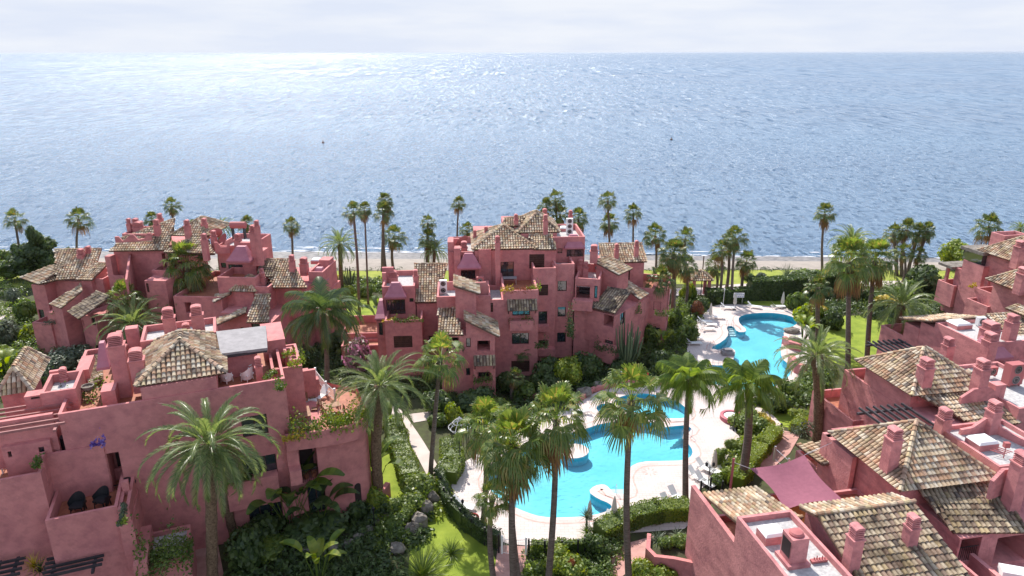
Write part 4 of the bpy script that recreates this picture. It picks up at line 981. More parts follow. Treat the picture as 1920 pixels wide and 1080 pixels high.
# ================================================================== central building
B = Bld('large pink four-storey building in the middle with two pyramid tiled roofs', 'building', 975, 700, 4, group='pink tiled apartment buildings')
f1 = B.blk((943, 545), (1009, 544), 10, 7.5, par=.9, fl='terra', op=[('F', 960, 576, 993, 591, 'win'), ('F', 959, 625, 991, 645, 'win'), ('F', 958, 677, 992, 697, 'shut'), ('L', 935, 600, 939, 615, 'win')])
B.fbox(f1, 955, 602, 1000, 621, .9); B.awning('F', f1['v0'], 950, 561, 1006, 577, .9)
m1 = B.blk((890, 469), (1043, 469), 12.7, 12, op=[('F', 938, 491, 963, 525, 'win'), ('F', 992, 477, 1020, 503, 'shut')])
B.hip((885, 467), (1007, 467), 12.85, 7.4, 1.9, apex=.5)
B.sl((1000, 468), (1043, 468), 12.75, (1036, 440), (990, 440), 24)
m2 = B.blk((976, 438), (1044, 438), 14.0, 5.4); B.hip((969, 436), (1050, 436), 14.1, 6.2, 1.75)
B.blk((943, 420), (975, 418), 14.6, 4); B.sl((938, 424), (975, 424), 14.5, (985, 405), (945, 410), 22)
lt = B.blk((840, 473), (921, 471), 12.5, 7, par=.8, fl='gravel', op=[('F', 861, 507, 900, 522, 'bay'), ('F', 903, 503, 912, 512, 'win')])
B.blk((839, 454), (849, 454), 13.6, 2.2); B.blk((897, 468), (920, 468), 12.9, 1.6); B.blk((851, 466), (862, 466), 13.1, 1.2)
B.canopy((857, 505), (902, 505), 10.9, 1.7, 1.5)
B.dish(868, 457, 12.6, 1.0, (-.6, .5, .45)); B.chim(870, 452, 476, 11.8, .75, name='vent_stack'); B.blk((843, 448), (860, 448), 13, .3)
B.chim(933, 442, 531, 9.2, .55); B.chim(911, 424, 441, 13.4, .5); B.chim(967, 401, 432, 13.9, .5); B.chim(1022, 402, 447, 13.4, .52); B.chim(1021, 391, 405, 14.6, .6); B.chim(1069, 394, 420, 13.2, .5); B.chim(890, 434, 443, 13.3, .45)
# left wing of the central building
B.sl((777, 567), (819, 566), 8, (839, 495), (776, 495), 24); lw = B.blk((781, 569), (836, 569), 7.75, 7, op=[('F', 803, 630, 816, 652, 'shut')])
lf = B.blk((716, 537), (776, 537), 9.8, 6, par=.6, op=[('F', 723, 562, 760, 588, 'bay'), ('F', 767, 559, 775, 566, 'win')]); B.canopy((720, 560), (761, 560), 8.75, 1.4, 1.5)
B.chim(738, 507, 532, 9.0, .9, name='vent_stack'); B.chim(780, 505, 545, 8.6, .55)
B.blk((716, 502), (736, 502), 11.0, .4); B.blk((716, 512), (722, 512), 10.6, .5)
lt2 = B.blk((721, 601), (789, 601), 7, 4.2, par=.9, fl='terra', op=[('F', 737, 630, 773, 651, 'shut')]); B.blk((706, 602), (721, 602), 6.6, 2.5, op=[('F', 709, 605, 718, 628, 'bay')]); B.canopy((702, 600), (721, 600), 6.8, 2.6, 1.6)
B.blk((640, 626), (720, 624), 3.0, 6, par=.9, fl='terra'); B.blk((640, 648), (722, 648), 2.4, 2, par=.3, fl='terra')
# roof deck with machines, sloping roofs in front
ad = B.blk((819, 557), (918, 555), 9.7, 5.2, par=1.0); B.slab((860, 531, 10.9), (916, 528, 10.9), [(0, 10.6), (.08, 10.9), (.9, 10.9), (1, 10.4)], 9, wall=None)
tw = B.blk((854, 549), (891, 552), 10.6, 3.0); B.shed(tw, 'R', .8)
B.sl((822, 628), (868, 628), 7.0, (854, 576), (820, 576), 20)
fb = B.blk((826, 630), (926, 630), 6.8, 7, op=[('F', 836, 633, 860, 650, 'open'), ('F', 873, 634, 882, 651, 'win'), ('F', 894, 639, 918, 658, 'open'), ('F', 873, 690, 881, 704, 'win'), ('F', 842, 734, 852, 744, 'win')])
fb2 = dict(fb); fb2['u0'] = fb['u0'] + 2.6; fb2['v1'] = fb['v0'] + 3.6; fb2['z'] = 6.84; B.shed(fb2, 'R', 1.7, .4)
B.fbox(fb, 840, 655, 866, 668, .5)
lo = B.blk((888, 683), (927, 683), 4.1, 2.4, op=[('F', 894, 698, 919, 714, 'open')]); B.awning('F', lo['v0'], 887, 666, 928, 680, .7)
# recessed middle and stair side
g1 = B.blk((1001, 504), (1041, 503), 11.2, 5.5, par=.9, fl='terra', op=[('F', 1010, 534, 1027, 554, 'shut'), ('F', 1009, 584, 1025, 614, 'win'), ('F', 1009, 638, 1026, 655, 'open')])
o_, c_, z_ = B.fbox(g1, 1008, 612, 1029, 623, .8); B.fbox(g1, 1008, 655, 1040, 668, .9)
h1 = B.blk((1041, 496), (1076, 496), 11.4, 6, par=.8, op=[('F', 1045, 527, 1062, 546, 'win'), ('F', 1045, 576, 1060, 594, 'win'), ('F', 1044, 624, 1060, 642, 'win')])
tt = B.blk((1037, 445), (1096, 445), 13.7, 6.5, par=.7, op=[('F', 1062, 468, 1094, 481, 'bay'), ('F', 1045, 466, 1054, 475, 'win')]); B.canopy((1058, 467), (1097, 467), 12.4, 1.5, 1.4)
B.skylight(1056, 433, 13.0, .9, .9, .4)
mid = B.blk((918, 563), (943, 563), 9.0, 5, par=.5, op=[('F', 918, 568, 924, 585, 'shut')])
# right wing
B.set(-12)
j1 = B.blk((1077, 527), (1124, 520), 9.9, 6, par=1.0, op=[('F', 1080, 534, 1105, 562, 'open'), ('F', 1114, 536, 1119, 560, 'win')]); B.blk((1070, 486), (1076, 486), 10.6, 1.2)
B.chim(1087, 486, 515, 9.3, .6, name='vent_stack'); B.chim(1097, 491, 518, 9.2, .6, name='vent_stack'); B.chim(1113, 459, 480, 11.6, .85, name='vent_stack')
B.fbox(j1, 1072, 566, 1110, 582, 1.0); B.blk((1118, 486), (1147, 484), 10.4, .3)
B.set(-38)
k1 = B.blk((1120, 506), (1153, 516), 9.9, 2.6); B.shed(k1, 'R', .9)
B.sl((1104, 576), (1153, 588), 6.8, (1183, 547), (1139, 540), 24, mt='tiledark')
w1 = B.blk((1084, 579), (1155, 591), 6.35, 7, op=[('F', 1132, 586, 1149, 615, 'open'), ('F', 1133, 636, 1148, 653, 'win'), ('F', 1086, 634, 1103, 665, 'open'), ('R', 1163, 585, 1171, 606, 'win')])
B.fbox(w1, 1119, 655, 1152, 676, .9)
B.sl((1199, 562), (1216, 551), 6.8, (1164, 520), (1161, 532), 22, under=1); B.blk((1163, 560), (1200, 565), 6.2, 5, op=[('R', 1188, 570, 1198, 590, 'open')])
B.set(-16)
B.blk((1186, 540), (1250, 545), 7.2, 6, par=.8, fl='terra', op=[('F', 1225, 565, 1238, 583, 'win'), ('F', 1224, 608, 1236, 624, 'win'), ('R', 1240, 580, 1250, 600, 'open')])
B.set(2)
rr_ = B.blk((1157, 495), (1206, 494), 9.8, 7, op=[('F', 1159, 502, 1180, 525, 'shut')]); B.sl((1126, 493), (1213, 491), 10, (1204, 457), (1122, 458), 24)
B.blk((1126, 497), (1157, 497), 9.7, 4); B.chim(1154, 457, 504, 9, .5); B.chim(1192, 451, 480, 10.5, .5)
for x, y, z, f, lb in ((831, 551, 8.7, 2, 'grey double-fan air conditioner at the left of the central roof deck'), (872, 543, 8.7, 1, 'low pink-cased air conditioner in the middle of the central roof deck'), (900, 545, 8.7, 2, 'pink-cased double-fan air conditioner beside the sloped roof tower')):
    ac_unit(x, y, z, 4, lb, .8, .6*f+.3, f, m='white' if x < 840 else 'dish')
ac_unit(1119, 508, 9.1, -12, 'pink-cased double-fan air conditioner behind the curved parapet of the right wing', .8, 1.3, 2, m='dish'); ac_unit(1067, 440, 13.0, 4, 'tall white air conditioner on the flat roof under the rear chimney', .8, 1.9, 3)
# ================================================================== top left building
A = Bld('pink building at the top left carrying a red water tank on its roof', 'building', 170, 690, -6, group='pink tiled apartment buildings')
A.sl((105, 524), (172, 520), 8.6, (190, 466), (101, 467), 24); A.sl((36, 519), (72, 532), 8.4, (132, 490), (92, 497), 20, ridge=False); A.sl((72, 532), (108, 524), 8.4, (135, 489), (131, 490), 20)
A.set(-8); aw = A.blk((56, 533), (84, 533), 8.0, 9, op=[('F', 70, 579, 85, 601, 'win')]); A.blk((84, 528), (172, 524), 8.1, 8)
A.blk((60, 603), (93, 606), 4.3, 2.2, par=.8, fl='terra'); A.blk((85, 585), (120, 585), 5.6, 6, op=[('F', 95, 627, 104, 646, 'win')])
A.sl((92, 569), (113, 577), 6.6, (152, 545), (150, 532), 22, under=1); A.sl((126, 583), (146, 597), 6.2, (205, 556), (180, 546), 20, mt='tiledark')
A.set(-20); a3 = A.blk((126, 598), (200, 585), 5.4, 7, op=[('F', 146, 597, 158, 612, 'win'), ('F', 169, 593, 188, 611, 'win'), ('F', 128, 623, 138, 640, 'win'), ('F', 154, 645, 165, 663, 'win'), ('F', 176, 645, 190, 664, 'win')])
A.set(-4); a4 = A.blk((150, 523), (170, 523), 8.6, 3); A.shed(a4, 'F', .9); A.blk((149, 524), (196, 520), 8.5, 5, par=.6)
A.blk((195, 520), (240, 512), 8.9, 5, par=1.0, fl='terra'); A.slab((235, 520, 10), (250, 485, 10), [(0, 9.8), (.5, 10.8), (1, 11.6)], 6)
A.chim(156, 465, 500, 9.0, .7); A.chim(169, 460, 490, 9.4, .6); A.blk((195, 480), (205, 480), 11.2, 1)
am = A.blk((207, 470), (316, 468), 11.6, 9, op=[('F', 302, 474, 313, 502, 'open')]); A.sl((203, 470), (314, 468), 11.8, (328, 409), (228, 446), 24); A.sl((306, 472), (403, 475), 11.7, (373, 434), (370, 434), 22); A.hip((316, 442), (394, 440), 13.0, 6, 1.5)
A.slab((216, 449, 13.2), (284, 445, 13.2), [(0, 13.6), (.1, 13.6), (.2, 13.0), (.42, 13.7), (.5, 13.8), (.62, 13.1), (.8, 13.2), (.9, 13.8), (1, 13.8)], 12.9, .3)
A.blk((222, 440), (290, 436), 13.2, 4, par=.5); A.chim(244, 408, 434, 13.0, .5); A.chim(256, 408, 433, 13.0, .7, name='vent_stack'); A.chim(262, 414, 440, 12.6, 1.0, name='vent_stack'); A.chim(297, 410, 446, 12.6, .6); A.chim(301, 399, 420, 13.2, .6); A.chim(353, 411, 442, 13.0, .6); A.chim(385, 408, 436, 13.0, .6); A.chim(386, 437, 475, 11.8, .6)
A.dish(404, 440, 12.8, .9, (-.4, .6, .5)); A.dish(420, 453, 12.3, 1.0, (-.6, -.5, .5)); A.chim(402, 431, 458, 12, .6)
A.sl((340, 478), (402, 476), 11.4, (385, 434), (372, 433), 24, mt='tile')
a5 = A.blk((316, 560), (420, 552), 7.6, 10, par=.6, fl='terra', op=[('F', 345, 566, 360, 586, 'open'), ('F', 270, 530, 280, 545, 'shut')]); A.blk((282, 507), (318, 506), 9.8, 3.5, par=.7, fl='terra'); A.blk((262, 530), (316, 522), 9.2, 6, op=[('F', 262, 530, 280, 547, 'shut')])
# right half of it: turret with hood, water tank, twin chimneys
at = A.blk((402, 462), (472, 459), 12.2, 6, par=.6, op=[('F', 427, 495, 467, 509, 'bay'), ('F', 413, 492, 424, 502, 'win')]); A.canopy((422, 492), (470, 491), 11.1, 1.6, 1.6)
A.slab((402, 461, 12.4), (430, 460, 12.4), [(0, 12.9), (.2, 12.9), (.4, 12.3), (.8, 12.3), (1, 12.9)], 11.5); A.blk((448, 455), (474, 454), 12.8, .6)
A.chim(480, 421, 484, 11.2, .7); A.chim(488, 412, 484, 11.3, .55); A.chim(447, 437, 463, 12, .7, name='vent_stack')
A.blk((402, 522), (480, 518), 9.6, 4, par=.8, fl='terra'); A.blk((472, 470), (492, 470), 11.6, 1.5)
ar = A.blk((482, 540), (575, 537), 8.0, 8, op=[('F', 508, 574, 518, 590, 'open')]); A.sl((512, 539), (575, 539), 8.3, (545, 486), (488, 486), 24); A.sl((482, 518), (512, 518), 9.2, (515, 490), (484, 490), 24, mt='tiledark')
A.blk((575, 512), (606, 508), 9.4, 5, par=.7); A.blk((598, 488), (616, 488), 9.9, 1.6); A.canopy((576, 533), (608, 532), 7.9, 2, 1.6); A.chim(549, 477, 512, 9.2, .6); A.chim(570, 482, 503, 9.5, .85, name='vent_stack'); A.skylight(593, 492, 9.2, 1.1, 1.1, .4); A.blk((578, 550), (614, 548), 6.6, 5, par=.6)
A.blk((474, 540), (504, 536), 8.6, 4, par=.6); A.chim(492, 502, 530, 8.4, .45, name='vent_stack'); A.chim(494, 509, 535, 8.2, .5, name='vent_stack')
ah = A.blk((437, 547), (474, 545), 8.0, 4); A.hip((428, 547), (480, 545), 8.1, 3.6, 1.3); A.sl((399, 566), (404, 552), 7.3, (436, 540), (432, 550), 14)
A.sl((388, 616), (400, 600), 5.6, (462, 575), (460, 585), 14, ridge=False); A.blk((406, 592), (470, 583), 6.2, 5, op=[('F', 414, 620, 438, 630, 'win'), ('F', 450, 613, 457, 622, 'win')]); A.sl((461, 604), (502, 604), 6.0, (507, 552), (478, 553), 24, mt='tile'); A.blk((464, 606), (508, 604), 5.8, 6, op=[('F', 470, 606, 489, 624, 'win')])
A.blk((504, 592), (620, 590), 4.0, 6, par=.5)
# red horizontal water tank
tk = thing('water_tank', 'faded red horizontal water tank on a box stand on the top left roof', 'water tank', P(448, 446, 12.6))
q = P(449, 447, 12.6); mb = MB(); mb.tube([q + Vector((-1.0, 0, 1.7)), q + Vector((-.9, 0, 1.7)), q + Vector((.9, 0, 1.7)), q + Vector((1.0, 0, 1.7))], [.2, .42, .42, .2], 14); obj('cylinder', mb, M['dish'], tk, smooth=False)
for x in (-.7, .7): mb = MB(); mb.box(q + Vector((x, 0, 0)), .1, .7, 1.35); obj('leg', mb, M['black'], tk)
# ================================================================== front left building
C3 = Bld('pink block at the left with one pyramid tiled roof and a grey terrace awning', 'building', 560, 985, 22, group='pink tiled apartment buildings')
m3 = C3.blk((107, 776), (533, 709), 12.3, 11, par=.9, fl='terra', zb=-1, op=[('F', 450, 783, 503, 812, 'win'), ('F', 452, 862, 520, 885, 'win'), ('F', 340, 840, 380, 865, 'open'), ('F', 462, 938, 530, 968, 'win'), ('F', 198, 850, 238, 930, 'open')])
q = C3.blk((262, 728), (404, 706), 13.15, 6.6, zb=12.0); C3.hip((253, 727), (423, 696), 13.25, 7.4, 1.75)
C3.fbox(m3, 430, 890, 520, 960, .7)
hb = C3.blk((262, 640), (404, 622), 13.9, 3.5, par=.5, zb=5)
C3.chim(321, 576, 630, 13.3, .85, wd=.7); C3.chim(375, 571, 634, 13.0, .85, wd=.7); C3.chim(351, 605, 634, 13.2, .6); C3.chim(262, 653, 712, 12.6, .9, wd=.8); C3.chim(234, 625, 735, 11.6, .95, wd=.85); C3.blk((233, 618), (256, 614), 14.2, .8, zb=9); C3.blk((201, 632), (214, 628), 13.6, .2, zb=9); C3.blk((214, 630), (224, 628), 13.4, 1.2, zb=9)
C3.blk((205, 660), (233, 655), 13.0, 1.3, zb=6)
# awning room on the terrace
pa, pb = P(413, 666, 13.4), P(501, 655, 13.4); e_ = (pb-pa).normalized(); v_ = Vector((-e_.y, e_.x, 0)); mb = MB()
mb.prism([((pa+x*e_+y*v_).x, (pa+x*e_+y*v_).y) for x, y in ((0, 0), ((pb-pa).length, 0), ((pb-pa).length, 3.6), (-.4, 3.6))], 13.35, [13.55, 13.55, 13.95, 13.95]); obj('awning_roof', mb, M['grey'], C3.root, fix=True)
mb = MB(); mb.box((pa + (pb-pa)*.5 + v_*.05 - Vector((0, 0, .22))), (pb-pa).length-.1, .12, .2, C3.a); obj('beam', mb, M['beam'], C3.root)
C3.chim(487, 668, 712, 11.5, .5, name='pier')
C3.blk((418, 668), (480, 657), 13.2, .3, zb=11); C3.blk((493, 641), (533, 635), 13.0, 4, zb=5)
mdl = C3.blk((509, 694), (565, 685), 12.0, 4.5, zb=-1, par=.9, fl='terra'); C3.blk((533, 662), (548, 658), 12.4, 1.0, par=.3, zb=6); C3.blk((543, 676), (560, 673), 12.2, .9, par=.3, zb=6)
C3.blk((567, 697), (589, 693), 10.2, .3, zb=6); C3.blk((588, 713), (596, 711), 9.2, .6, zb=6)
tw3 = C3.blk((535, 826), (612, 812), 7.75, 12, fl='terra', zb=-1, op=[('F', 557, 835, 598, 899, 'open'), ('F', 574, 912, 612, 956, 'win')])
C3.curved([(534, 816), (575, 811), (612, 806), (640, 801), (664, 795), (682, 785), (687, 770)], 8.3, .85, 12, zb=7.0); C3.curved([(611, 813), (640, 808), (664, 801), (681, 792), (686, 777)], 7.7, .3, 10, zb=-1)
C3.fbox(tw3, 545, 881, 564, 912, .8)
for x0_, y0_, x1_, y1_ in ((659, 836, 669, 874), (667, 906, 677, 944)):   # arched slits in the curved wall, recess shade painted as a dark fill
    b_ = P(664, 801, 7.7); r_ = ray((x0_+x1_)/2, y1_); t_ = (b_.y-.12)/r_.y; c_ = Vector((r_.x*t_, b_.y-.12, HCAM+r_.z*t_)); top_ = Q((x0_+x1_)/2, y0_, c_.y).z; n_ = 8; vs_ = []; an_ = math.radians(42); e_ = Vector((math.cos(an_), math.sin(an_), 0)); f_ = Vector((math.sin(an_), -math.cos(an_), 0))
    for q_ in (0, .45):
        vs_ += [c_ - e_*.26 - f_*q_, c_ + e_*.26 - f_*q_] + [c_ + e_*.26*math.cos(math.pi*k/n_) - f_*q_ + Vector((0, 0, top_-c_.z-.26+.26*math.sin(math.pi*k/n_))) for k in range(n_+1)]
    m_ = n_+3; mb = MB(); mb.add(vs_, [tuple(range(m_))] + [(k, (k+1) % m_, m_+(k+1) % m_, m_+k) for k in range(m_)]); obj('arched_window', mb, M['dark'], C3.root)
# roof garden between the towers, hood and small things at the left
C3.blk((188, 736), (213, 731), 12.6, 1.4, zb=8, op=[('F', 191, 699, 210, 734, 'bay')]); C3.canopy((180, 696), (206, 690), 13.2, 1.6, 1.6)
C3.sl((146, 676), (170, 722), 11.6, (192, 710), (188, 662), 12, ridge=False)
C3.blk((140, 700), (165, 688), 12.4, 2.8, zb=6); C3.blk((72, 745), (141, 722), 12.9, 3.2, zb=5, par=.6); C3.chim(121, 688, 716, 12.2, .5, name='vent_stack'); C3.blk((92, 698), (118, 693), 12.9, .3, zb=8); C3.blk((45, 745), (74, 740), 12.7, .9, op=[('F', 52, 727, 74, 746, 'win')])
hh = C3.blk((2, 742), (45, 735), 11.9, 4.0); C3.hip((-8, 744), (60, 729), 12, 5.6, 1.5)
C3.blk((-60, 806), (96, 772), 12.2, .3, zb=9)
# ================================================================== bottom left building
C4 = Bld('stepped pink terraces at the lower left corner with a beam pergola and dark armchairs', 'building', 240, 1075, 22, group='pink tiled apartment buildings')
c1 = C4.blk((-190, 932), (74, 887), 9.4, 6.2, par=.9, fl='terra', zb=-1); c3 = C4.blk((75, 855), (192, 831), 9.7, 4.5, par=.85, fl='terra', zb=-1, op=[])
c2 = C4.blk((82, 979), (219, 946), 7.0, 5.0, par=.9, fl='terra', zb=-1)
C4.blk((219, 957), (240, 950), 6.9, 3.8, par=.25, fl='terra', zb=3); C4.blk((222, 985), (247, 978), 5.9, 6, zb=-1)
C4.blk((226, 905), (238, 902), 7.6, .35, zb=4); C4.blk((172, 799), (190, 795), 10.6, .5, zb=8); C4.blk((170, 818), (192, 814), 9.9, .9, par=.3, zb=8)
C4.pergola((-60, 822), (107, 798), 12.0, 4.2, 6, along='u', m='plumbeam' if 'plumbeam' in M else 'plum', name='pergola')
C4.chim(92, 806, 846, 9.4, .55, name='pier'); C4.blk((66, 862), (78, 858), 9.9, .9, par=.3, zb=8); C4.blk((0, 843), (92, 822), 10.6, 1.0, zb=8.4, op=[('F', 12, 846, 22, 856, 'win'), ('F', 70, 838, 84, 850, 'win')])
C4.pergola((84, 1082), (178, 1062), 4.0, 2.2, 5, along='u', m='beam', name='lower_pergola'); C4.pergola((-30, 1095), (24, 1075), 4.2, 2, 4, along='u', m='beam', name='lower_pergola')
C4.blk((272, 1062), (352, 1042), 3.2, 3.5, par=.3, zb=-1)
C4.blk((249, 1060), (272, 1056), 4.0, 4, zb=-1)
# ================================================================== the stepped row of houses on the right, nearest first
def house(label, px, py, ang, name='terraced_house'): return Bld(label, 'house', px, py, ang, name, 'pink terraced houses on the right', 'pink_sunstreaked')
def west(s, A, Bq, z):
    a, b = s.loc(*A, z), s.loc(*Bq, z); return (a[0]+b[0])/2, min(a[1], b[1]), max(a[1], b[1])
# --- nearest
H = house('pink house nearest in the right-hand row with a white gravel roof', 1300, 1000, 11)
H.box(19.1, 22.5, 18, 31.0, 8.8, -1, par=.35); H.box(19.11, 19.4, 31.0, 36.8, 7.0, -1); H.box(19.4, 23.3, 31.05, 36.6, 4.6, -1, par=.5, fl='terra')
H.slopel([(23.3, 35.8, 6.95), (19.45, 35.8, 6.95), (19.45, 31.0, 8.1), (23.3, 31.0, 8.1)])
mb = MB(); [mb.box(H.w(u, 35.5, 4.2), .3, .3, 2.6, H.a) for u in (19.7,)]; obj('pier', mb, H.wall, H.root); mb = MB(); mb.box(H.w(23.1, 35.5, 4.2), .3, .3, 2.6, H.a); obj('pier', mb, H.wall, H.root)
H.box(23.3, 28.9, 30.95, 36.4, 5.2, -1, fl='terra'); mb = MB(); mb.quad(*[H.w(u, v, 5.215) for u, v in ((23.35, 31.0), (28.85, 31.0), (28.85, 36.35), (23.35, 36.35))]); obj('terrace_floor', mb, M['orange'], H.root)
H.box(23.32, 28.92, 36.2, 36.4, 5.9, 4); H.box(23.31, 23.5, 34.6, 36.2, 5.9, 4)
hb_ = H.box(23.4, 29.1, 20, 30.9, 7.2, -1)
H.slopel([(23.1, 20, 6.2), (29.3, 20, 6.2), (29.3, 29.5, 9.4), (23.1, 29.5, 9.4)], 'tilemid'); H.slopel([(29.3, 31.0, 8.9), (23.0, 31.0, 8.9), (23.0, 29.5, 9.42), (29.3, 29.5, 9.42)])
mb = MB(); q = [H.w(23.41, 20, 0), H.w(29.09, 20, 0), H.w(29.09, 29.5, 0), H.w(29.09, 30.9, 0), H.w(23.41, 30.9, 0), H.w(23.41, 29.5, 0)]; mb.prism([(p.x, p.y) for p in q], 5.9, [6.0, 6.0, 9.2, 8.8, 8.8, 9.2]); obj('gable', mb, H.wall, H.root, fix=True)
H.chim(1592, 985, 1068, 8.2, .62); H.chim(1698, 966, 1040, 7.9, .58); H.skylight(1444, 1010, 8.5, 1.25, 1.0, .5)
mb = MB(); c = P(1484, 1052, 8.45); mb.box(c, 1.3, 1.3, .22, H.a); mb.box(c + Vector((0, 0, .2)), .95, .95, 1.5, H.a); o = obj('ventilation_tower', mb, H.wall, H.root)
mb = MB(); ca, sa = H.c, H.s; w_ = .49; mb.quad(*[c + Vector((x*ca - y*sa, x*sa + y*ca, z)) for x, y, z in ((-w_, -.38, .5), (-w_, .38, .5), (-w_, .38, 1.5), (-w_, -.38, 1.5))]); obj('grille', mb, M['black'], o)
mb = MB(); mb.lathe(c + Vector((0, 0, 1.7)), [(.36, 0), (.38, .08), (.3, .16), (.05, .2)], 14); obj('fan_hood', mb, M['dish'], o)
mb = MB()
for i in range(5): q = c + Vector((1.1+.14*i, -.1, 0)); mb.tube([q, q + Vector((0, 0, .3+.1*(i % 2)))], .03, 5)
mb.box(c + Vector((1.35, -.1, .05)), .9, .25, .12, H.a); obj('pipe_manifold', mb, M['dish'], H.root)
# terraces to its right
H.box(30.0, 32.4, 24.4, 28.6, 5.6, -1, par=.9, fl='terra'); H.box(29.9, 30.1, 28.6, 33.2, 7.0, -1); H.box(33.4, 33.7, 20, 29.0, 5.6, -1); H.box(30.1, 38, 20, 29, 4.4, -1, fl='terra'); H.box(31.4, 32.1, 22.6, 23.3, 6.2, 4)
# --- second
H2 = house('pink house second from the camera with a large pyramid tiled roof', 1500, 900, 11)
H2.box(30.9, 36.9, 32.3, 38.2, 8.4, -1, op=[]); H2.hipb(30.3, 37.4, 31.7, 38.8, 8.5, 2.5)
H2.box(30.35, 30.7, 36.2, 39.6, 8.1, -1); H2.box(30.34, 33.8, 38.9, 39.3, 8.1, -1); H2.box(30.6, 36, 38.6, 42.6, 4.8, -1, par=.9, fl='terra'); H2.box(28.9, 31.0, 33.2, 36.0, 5.8, -1, par=.3, fl='terra')
H2.sl((1541, 872), (1490, 834), 6.2, (1546, 828), (1600, 866), 10, ridge=False)
H2.sl((1787, 1000), (1930, 1000), 7.0, (1858, 903), (1720, 918), 21, mt='tilemid'); H2.box(32.4, 40.5, 28.9, 33.2, 6.9, -1, op=[('F', 1800, 1010, 1830, 1050, 'open'), ('F', 1870, 1010, 1920, 1050, 'open')])
H2.box(37.3, 42.6, 31.8, 37.0, 9.3, -1, par=.3); H2.skylight(1838, 838, 9.0, 1.5, 1.2, .5)
H2.chim(1666, 802, 868, 9.3, .75); H2.chim(1765, 766, 806, 9.2, .72); H2.chim(1853, 752, 812, 9.0, .72); H2.chim(1896, 848, 936, 8.2, .75)
H2.slab((1800, 806, 9.4), (1860, 800, 9.4), [(0, 9.4), (.35, 9.5), (.7, 10.1), (1, 10.2)], 8); H2.slab((1860, 800, 9.4), (1925, 830, 9.4), [(0, 10.2), (.25, 9.6), (.6, 9.5), (1, 9.5)], 8); H2.slab((1858, 905, 9.2), (1900, 890, 9.2), [(0, 9.3), (.4, 9.9), (1, 9.6)], 8)
mb = MB(); c = P(1880, 860, 9.05)
for i in range(4): mb.tube([c + Vector((.25*i, .1*i, .25)), c + Vector((.25*i-.6, .1*i+.5, .3))], .035, 5)
mb.tube([c, c + Vector((0, 0, .8))], .03, 5); mb.box(c + Vector((0, 0, .8)), .35, .25, .35); obj('aerial', mb, M['dish'], H2.root)
H2.pergola((1660, 806), (1765, 800), 8.6, 3.2, 7, along='v', m='beam'); H2.box(33.6, 37.2, 39.4, 42.9, 6.2, -1, par=.9, fl='terra'); H2.box(33.0, 33.6, 39.6, 40.2, 7.4, 4)
# --- third
H3 = house('pink house third in the right-hand row, long tiled slope and rooftop fan unit', 1509, 815, 11)
H3.box(38.3, 45.0, 46.4, 52.2, 4.4, -1, par=.8, fl='terra'); H3.box(39.3, 45.5, 43.0, 49.7, 7.6, -1, par=.9, fl='terra'); H3.box(39.35, 46, 41.9, 47.2, 9.2, -1); H3.hipb(38.8, 45.6, 41.3, 47.9, 9.3, 2.3)
H3.sl((1834, 804), (1913, 794), 7.9, (1815, 694), (1722, 742), 21, ridge=False)
H3.box(39.35, 44.8, 37.2, 41.9, 7.9, -1); H3.box(45.6, 51, 38.5, 46, 9.0, -1, par=.3)
H3.chim(1727, 672, 732, 9.3, .85); H3.chim(1829, 674, 744, 9.0, .82); H3.chim(1852, 752, 800, 8.2, .7) if False else None
H3.pergola((1668, 668), (1742, 664), 7.0, 3.4, 7, along='v', m='beam'); H3.slab((1800, 748, 9.2), (1870, 740, 9.2), [(0, 9.3), (.3, 9.9), (.7, 9.9), (1, 9.3)], 7.5)
H3.blk((1868, 725), (1886, 722), 9.9, .7, zb=8)
ac_unit(1894, 722, 8.8, 11, 'pink double-fan unit on the third house roof at the right edge', 1.3, 1.75, 2, d=.7, m='dish')
ac_unit(1855, 706, 8.9, 11, 'small pink fan unit beside the double-fan unit at the right edge', .9, .7, 1, m='dish')
# --- fourth
H4 = house('pink house fourth in the right-hand row with a dome skylight on its flat roof', 1655, 690, 11)
H4.box(52.9, 60.5, 49.6, 55.2, 8.9, -1, par=.3); H4.box(52.95, 57.8, 55.2, 57.0, 8.3, -1)
H4.slopel([(58.5, 59.6, 7.7), (52.6, 59.6, 7.7), (52.6, 55.3, 9.0), (58.5, 55.3, 9.0)]); H4.box(52.92, 58.2, 57.0, 59.0, 7.5, -1)
H4.box(52.9, 58, 59.0, 62.3, 5.9, -1, par=.9, fl='terra');
H4.skylight(1796, 614, 8.6, 1.7, 1.5, .45); ac_unit(1836, 612, 8.6, 11, 'white single-fan air conditioner beside the dome skylight on the right', .85, .8, 1)
H4.chim(1851, 604, 640, 8.6, 1.2, name='vent_stack'); H4.chim(1773, 633, 668, 8.6, .75); H4.chim(1844, 624, 690, 7.6, .9); H4.chim(1890, 590, 636, 8.8, .85)
H4.sl((1910, 644), (1990, 640), 8.2, (1945, 585), (1848, 592), 20); H4.slopel([(60.4, 50, 9.9), (60.4, 55, 9.9), (61.6, 55, 10.3), (61.6, 50, 10.3)], ridge=False)
H4.canopy((1853, 678), (1900, 674), 7.6, 2.2, 1.5); H4.box(55.2, 60, 46.5, 49.6, 7.0, -1, par=.8, fl='terra'); H4.box(60.5, 68, 46.5, 53, 8.2, -1)
H4.pergola((1650, 672), (1735, 668), 4.0, 2.0, 2, along='v', m='beam') if False else None
